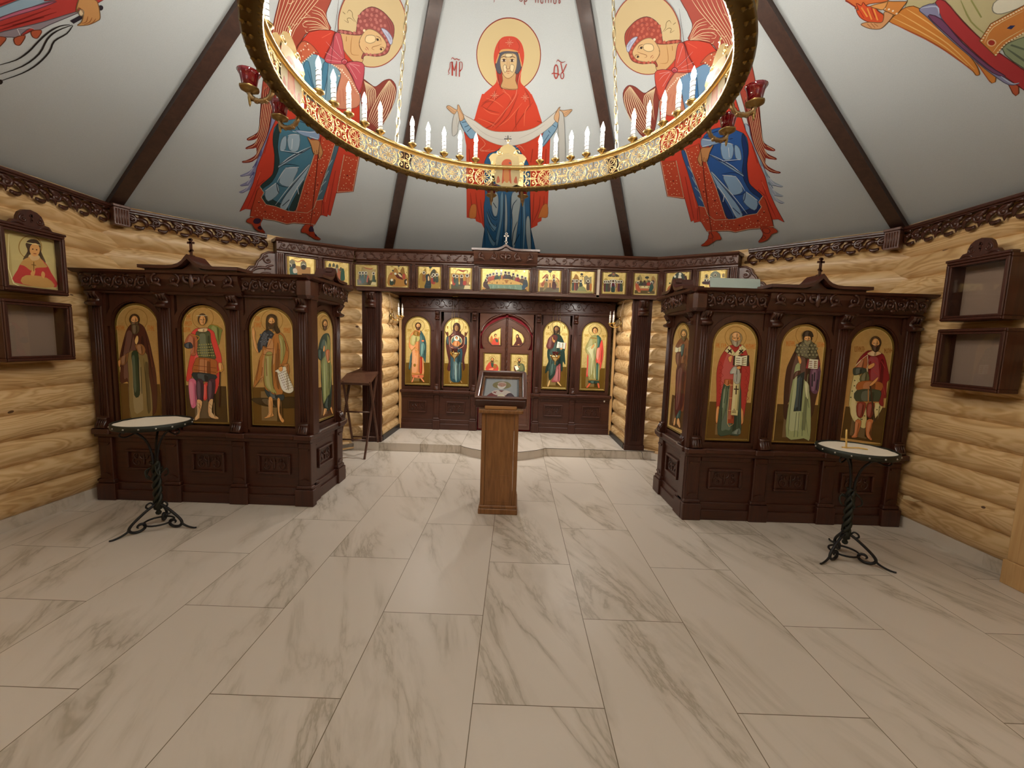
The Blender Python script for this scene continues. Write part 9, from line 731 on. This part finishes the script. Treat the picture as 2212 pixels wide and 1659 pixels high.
def motif(kind):
    m=MB(); h=(ZT-ZB-.02); zc=(ZB+ZT)/2-.002; Q=h*.5; c=lambda R,n=16:[(R*math.cos(2*PI*i/n),0,zc+R*math.sin(2*PI*i/n)) for i in range(n)]
    if kind==0:
        m.tube(c(Q*.97),.0042,4,True,up=UP); m.tube(c(Q*.80),.0028,4,True,up=UP)
        for k in range(4):
            a=k*PI/2; ca,sa=math.cos(a),math.sin(a); R=lambda u,w:(u*ca-w*sa,0,zc+u*sa+w*ca)
            for s in (-1,1): m.tube([R(.002,s*.004),R(Q*.34,s*.006),R(Q*.58,s*.010),R(Q*.66,s*.024),R(Q*.56,s*.031),R(Q*.50,s*.024)],.0034,4,up=UP)
            b=a+PI/4; m.tube([(Q*.12*math.cos(b),0,zc+Q*.12*math.sin(b)),(Q*.78*math.cos(b),0,zc+Q*.78*math.sin(b))],.0024,4,up=UP)
        for k in range(12): a=2*PI*k/12; m.tube([(Q*.82*math.cos(a),0,zc+Q*.82*math.sin(a)),(Q*.95*math.cos(a+.2),0,zc+Q*.95*math.sin(a+.2))],.0028,4,up=UP)
    else:
        for s in (-1,1):
            for t in (-1,1): spiral(m,s*Q*.38,zc+t*Q*.52,0,Q*.38,t*PI/2,-s*t*PI*2.1,.0046,.003,12); leaf(m,s*Q*.5,zc,s*Q*1.05,zc+t*Q*.55,.005,0,s*t*.3); m.tube([(0,0,zc),(s*Q*.2,0,zc+t*Q*.12),(s*Q*.52,0,zc+t*Q*.1),(s*Q*.66,0,zc+t*Q*.45),(s*Q*.55,0,zc+t*Q*.95)],.0036,4,up=UP)
        m.tube([(0,0,zc-Q),(0,0,zc+Q)],.0036,4,up=UP); m.tube([(-Q*.7,0,zc),(Q*.7,0,zc)],.003,4,up=UP)
    return m
M0,M1=motif(0),motif(1); nm=56; m=MB()
for i in range(nm):
    if min((i+.5)%14,14-(i+.5)%14)<.8: continue
    o=wrap(M0 if i%2==0 else M1,2*PI*(i+.5)/nm); k=len(m.v); m.v+=o.v; m.f+=[[q+k for q in f] for f in o.f]; m.m+=o.m; m.sm+=o.sm; m.row+=o.row
for z in (ZB+.012,ZT-.02): m.tube([cyl(RR)((2*PI*i/96,0,z)) for i in range(96)],.004,4,True)
m.build('filigree_band',plain('bright_filigree_brass',(.93,.72,.36),.28,1),ch,recalc=False)
for k in range(4):   # enamel plaques
    th=k*PI/2; E_=Vector((math.sin(th),math.cos(th),0)); Q_=Vector((math.cos(th),-math.sin(th),0)); T=lambda p,E_=E_,Q_=Q_:(CC+E_*(RR-.004-p[1])+Q_*p[0]+Vector((0,0,p[2])))[:]; o=[(-.145,3.0),(.145,3.0)]+[(x,y) for x,y in spline([(.145,3.0),(.145,3.20),(.165,3.24),(.13,3.275),(.09,3.28),(.06,3.33),(0,3.355),(-.06,3.33),(-.09,3.28),(-.13,3.275),(-.165,3.24),(-.145,3.20),(-.145,3.0)],2,False)]
    i_=[(-.10,3.02),(.10,3.02),(.10,3.23),(.07,3.26),(0,3.28),(-.07,3.26),(-.10,3.23)]
    m=MB(T); m.prism(o[2:-1],lambda x,y,t:(x,t,y),-.008,.0,holes=[[(x*.98,y) for x,y in i_]])
    for s in (-1,1):
        for z in (3.06,3.13,3.20): spiral(m,s*.122,z,.002,.022,0,s*PI*2,.005,.003,10)
        spiral(m,s*.075,3.285,.002,.028,0,s*PI*2,.006,.004,10)
    m.tube([(0,0,3.35),(0,0,3.40)],.005,5); m.tube([(-.015,0,3.385),(.015,0,3.385)],.004,5); pl=m.build('plaque_frame',plain('bright_filigree_brass',(.93,.72,.36),.28,1),ch)
    ART['pq']='p7fa2b6 -50 20 50 20 50 130 30 200 -30 200 -50 130;pd8c08a -98 22 98 22 98 232 68 258 0 276 -68 258 -98 232;pcc5a2c -45 24 -40 130 -52 190 -30 222 0 230 30 220 38 180 30 120 40 24 10 60 -12 60;pd98a44 -28 60 -30 130 -8 160 14 130 20 60 0 30;pc8643a -92 30 -60 40 -80 90;pc8643a 92 30 60 40 80 90;p5a5c60 10 196 30 190 26 205'
    paint_on('enamel_picture','pq',lambda a,b,d:T((a,.004+d,3.0+b)),1000,pl,.4,coat=.2)
    for s in (-1,1):   # red glass lamps on curled arms
        a=th+s*.105; e=Vector((math.sin(a),math.cos(a),0)); P=lambda q,z:(CC+e*q+Vector((0,0,z)))[:]
        m=MB(); L=spline([P(RR+.03,3.10),P(RR+.045,3.05),P(RR+.035,2.975),P(RR+.06,2.93),P(RR+.105,2.915),P(RR+.145,2.93),P(RR+.155,2.955)],4,False); m.tube(L,[.012+.004*(i%2) for i in range(len(L))],6)
        for t,z in ((.05,3.06),(.03,3.0),(.07,2.92),(.12,2.915)): m.ball(P(RR+t,z),.015,6)
        m.tube(spline([P(RR+.04,3.06),P(RR+.065,3.09),P(RR+.08,3.07),P(RR+.07,3.05)],3,False),.007,5); L_=m.build('lamp_arm',plain('cast_lamp_brass',(.36,.24,.12),.34,1),ch)
        c=CC+e*(RR+.155); m=MB(); m.lathe([(1e-4,-.075),(.006,-.06),(.010,-.03),(.008,-.005),(.02,.0),(.045,.014),(.05,.022),(.03,.024)],(c.x,c.y,2.955),18,scal=(12,.05)); m.build('lamp_dish',BD,L_)
        m=MB(); m.lathe([(.028,0),(.036,.012),(.041,.04),(.046,.065),(.058,.085),(.055,.086),(.043,.066),(.037,.04),(.03,.015),(1e-4,.010)],(c.x,c.y,2.975),20); m.build('red_glass',plain('ruby_glass',(.20,.0015,.008),.06,0,.4,.5,.45),L_)
# candles
BULB=plain('lit_bulb',(1,.95,.85),.3,emit=(1,.94,.84),es=BULB_STR); WC=plain('white_candle_plastic',(.80,.77,.70),.35)
proto=None
angs=[k*90+d for k in range(4) for d in (13.2,19.5,25.8,32.2,38.6,51.4,57.8,64.2,70.6,77)]
for i,dg in enumerate(angs):
    a=math.radians(dg); loc=Vector((RR*math.sin(a),RR*math.cos(a),ZT-3.0+.012))
    if proto is None:
        m=MB(); m.lathe([(.0165,0),(.0165,.128),(.013,.134),(1e-4,.135)],(0,0,.044),12); m.v=[(CC+Vector((0,0,3.0))+Vector(p))[:] for p in m.v]; cd=m.build('candle',WC,ch)
        def sub(n,m_,mat):
            m_.v=[(CC+Vector((0,0,3.0))+Vector(p))[:] for p in m_.v]; return m_.build(n,mat,cd)
        m=MB(); m.lathe([(.010,0),(.008,.012),(.014,.022),(.032,.036),(.036,.046),(.033,.048),(.018,.042)],(0,0,0),18,scal=(9,.05)); sub('drip_cup',m,BD)
        m=MB(); m.tube([(.0172*math.cos(q*.62),.0172*math.sin(q*.62),.05+.12*q/40) for q in range(41)],.0022,4); sub('spiral_line',m,plain('grey_line',(.05,.045,.04),.5))
        m=MB(); m.lathe([(.008,0),(.0155,.014),(.0175,.028),(.013,.048),(.006,.066),(1e-4,.082)],(0,0,.178),8); sub('bulb',m,BULB)
        cd.location=loc; proto=cd
    else:
        c=proto.copy(); COL.objects.link(c); c.parent=ch; c.location=loc
        for q in proto.children:
            d=q.copy(); COL.objects.link(d); d.parent=c
# double sconces added as fill light on the rear walls, unseen behind the camera
for x,y,ax,lb in ((-3.82,-.25,0,'lit double wall sconce on the left log wall near the entrance'),(3.82,-.25,PI,'lit double wall sconce on the right log wall near the entrance'),(-1.3,-2.52,PI/2,'lit double wall sconce left of the entrance'),(1.3,-2.52,PI/2,'lit double wall sconce right of the entrance')):
    r=thing('wall_sconce',lb,'sconce',(x,y,2.35),'rear wall sconces'); e=Vector((math.cos(ax),math.sin(ax),0)); q=Vector((-e.y,e.x,0)); P=lambda a,b,z:(Vector((x,y,2.35))+e*a+q*b+Vector((0,0,z)))[:]
    m=MB(); m.obox(P(.0,0,.02),e*.012,q*.035,(0,0,.07)); m.build('wall_plate',BD,r)
    for k in (-1,1):
        m=MB(); m.tube(spline([P(0,0,0),P(.06,k*.03,-.04),P(.11,k*.07,-.03),P(.12,k*.07,.02)],4,False),.008,6); ar=m.build('arm',BR,r)
        c_=P(.12,k*.07,.02); m=MB(); m.lathe([(.0165,0),(.0165,.11),(1e-4,.112)],c_,10); m.build('candle_tube',WC,ar)
        m=MB(); m.lathe([(.008,0),(.0155,.014),(.022,.035),(.016,.06),(.006,.08),(1e-4,.095)],(c_[0],c_[1],c_[2]+.112),8); m.build('bulb',plain('fill_sconce_bulb',(1,.95,.85),.3,emit=(1,.94,.84),es=FILL_SCONCE_STR),ar); m=MB(); m.lathe([(.012,.09),(.035,.10),(.052,.13),(.062,.18),(.066,.215),(.063,.215),(.058,.18),(.048,.134),(.03,.106),(.012,.098)],c_,16); m.build('shade',BR,ar)  # cup shade added to send the fill light upward
# four chains up to a hub under the apex
for k in range(4):
    a=math.radians(45+90*k); e=Vector((math.sin(a),math.cos(a),0)); p0=CC+e*(RR)+Vector((0,0,3.17)); p1=CC+e*1.01+Vector((0,0,4.55)); m=MB(); n=22
    for i in range(n):
        c=p0.lerp(p1,(i+.5)/n); ax=(p1-p0).normalized(); sd=(e if i%2 else e.cross(ax)).normalized(); H=(p1-p0).length/n*.62
        m.tube([(c+ax*(H*math.cos(2*PI*q/10))+sd*(.013*math.sin(2*PI*q/10)))[:] for q in range(10)],.0042,5,True)
    m.build('chain',plain('pale_brass_chain',(.74,.62,.38),.3,1),ch)
m=MB(); ringband_=[(.98,4.53),(.98,4.57),(1.04,4.57),(1.04,4.53)]; ringband(m,ringband_); m.build('top_ring',BR,ch)
m=MB()
for k in range(4):
    a=math.radians(45+90*k); e=Vector((math.sin(a),math.cos(a),0)); m.tube([(CC+e*1.01+Vector((0,0,4.55)))[:],(CC+e*.05+Vector((0,0,5.35)))[:]],.008,5)
m.lathe([(.06,5.30),(.10,5.36),(.05,5.42)],(CC.x,CC.y,0),16); m.build('hanger',BD,ch)
# ================================================================== CAMERA, WORLD, RENDER LOOK
cam=bpy.data.cameras.new('camera'); co=bpy.data.objects.new('camera',cam); COL.objects.link(co); sc.camera=co
f,pitch,yaw,roll=879.3948,-.102811847,-.00570610,.0319084938
d=Vector((math.sin(yaw)*math.cos(pitch),math.cos(yaw)*math.cos(pitch),math.sin(pitch))); r0=Vector((math.cos(yaw),-math.sin(yaw),0)); u0=r0.cross(d)
r_=r0*math.cos(roll)+u0*math.sin(roll); u_=-r0*math.sin(roll)+u0*math.cos(roll)
co.matrix_world=Matrix(((r_.x,u_.x,-d.x,.14284148),(r_.y,u_.y,-d.y,-1.68986313),(r_.z,u_.z,-d.z,1.63931395),(0,0,0,1)))
cam.sensor_width=36; cam.lens=f/2212*36; cam.clip_start=.02
w=bpy.data.worlds.new('world'); sc.world=w; w.use_nodes=True; w.node_tree.nodes['Background'].inputs[0].default_value=(.5,.48,.45,1); w.node_tree.nodes['Background'].inputs[1].default_value=.02
sc.view_settings.view_transform='Standard'; sc.view_settings.look='None'; sc.view_settings.gamma=1; sc.view_settings.use_curve_mapping=False; sc.view_settings.exposure=EXPOSURE
cy=sc.cycles; cy.max_bounces=7; cy.diffuse_bounces=4; cy.glossy_bounces=4; cy.transmission_bounces=5; cy.transparent_max_bounces=8; cy.sample_clamp_indirect=4; cy.caustics_reflective=False; cy.caustics_refractive=False
cy.use_denoising=True
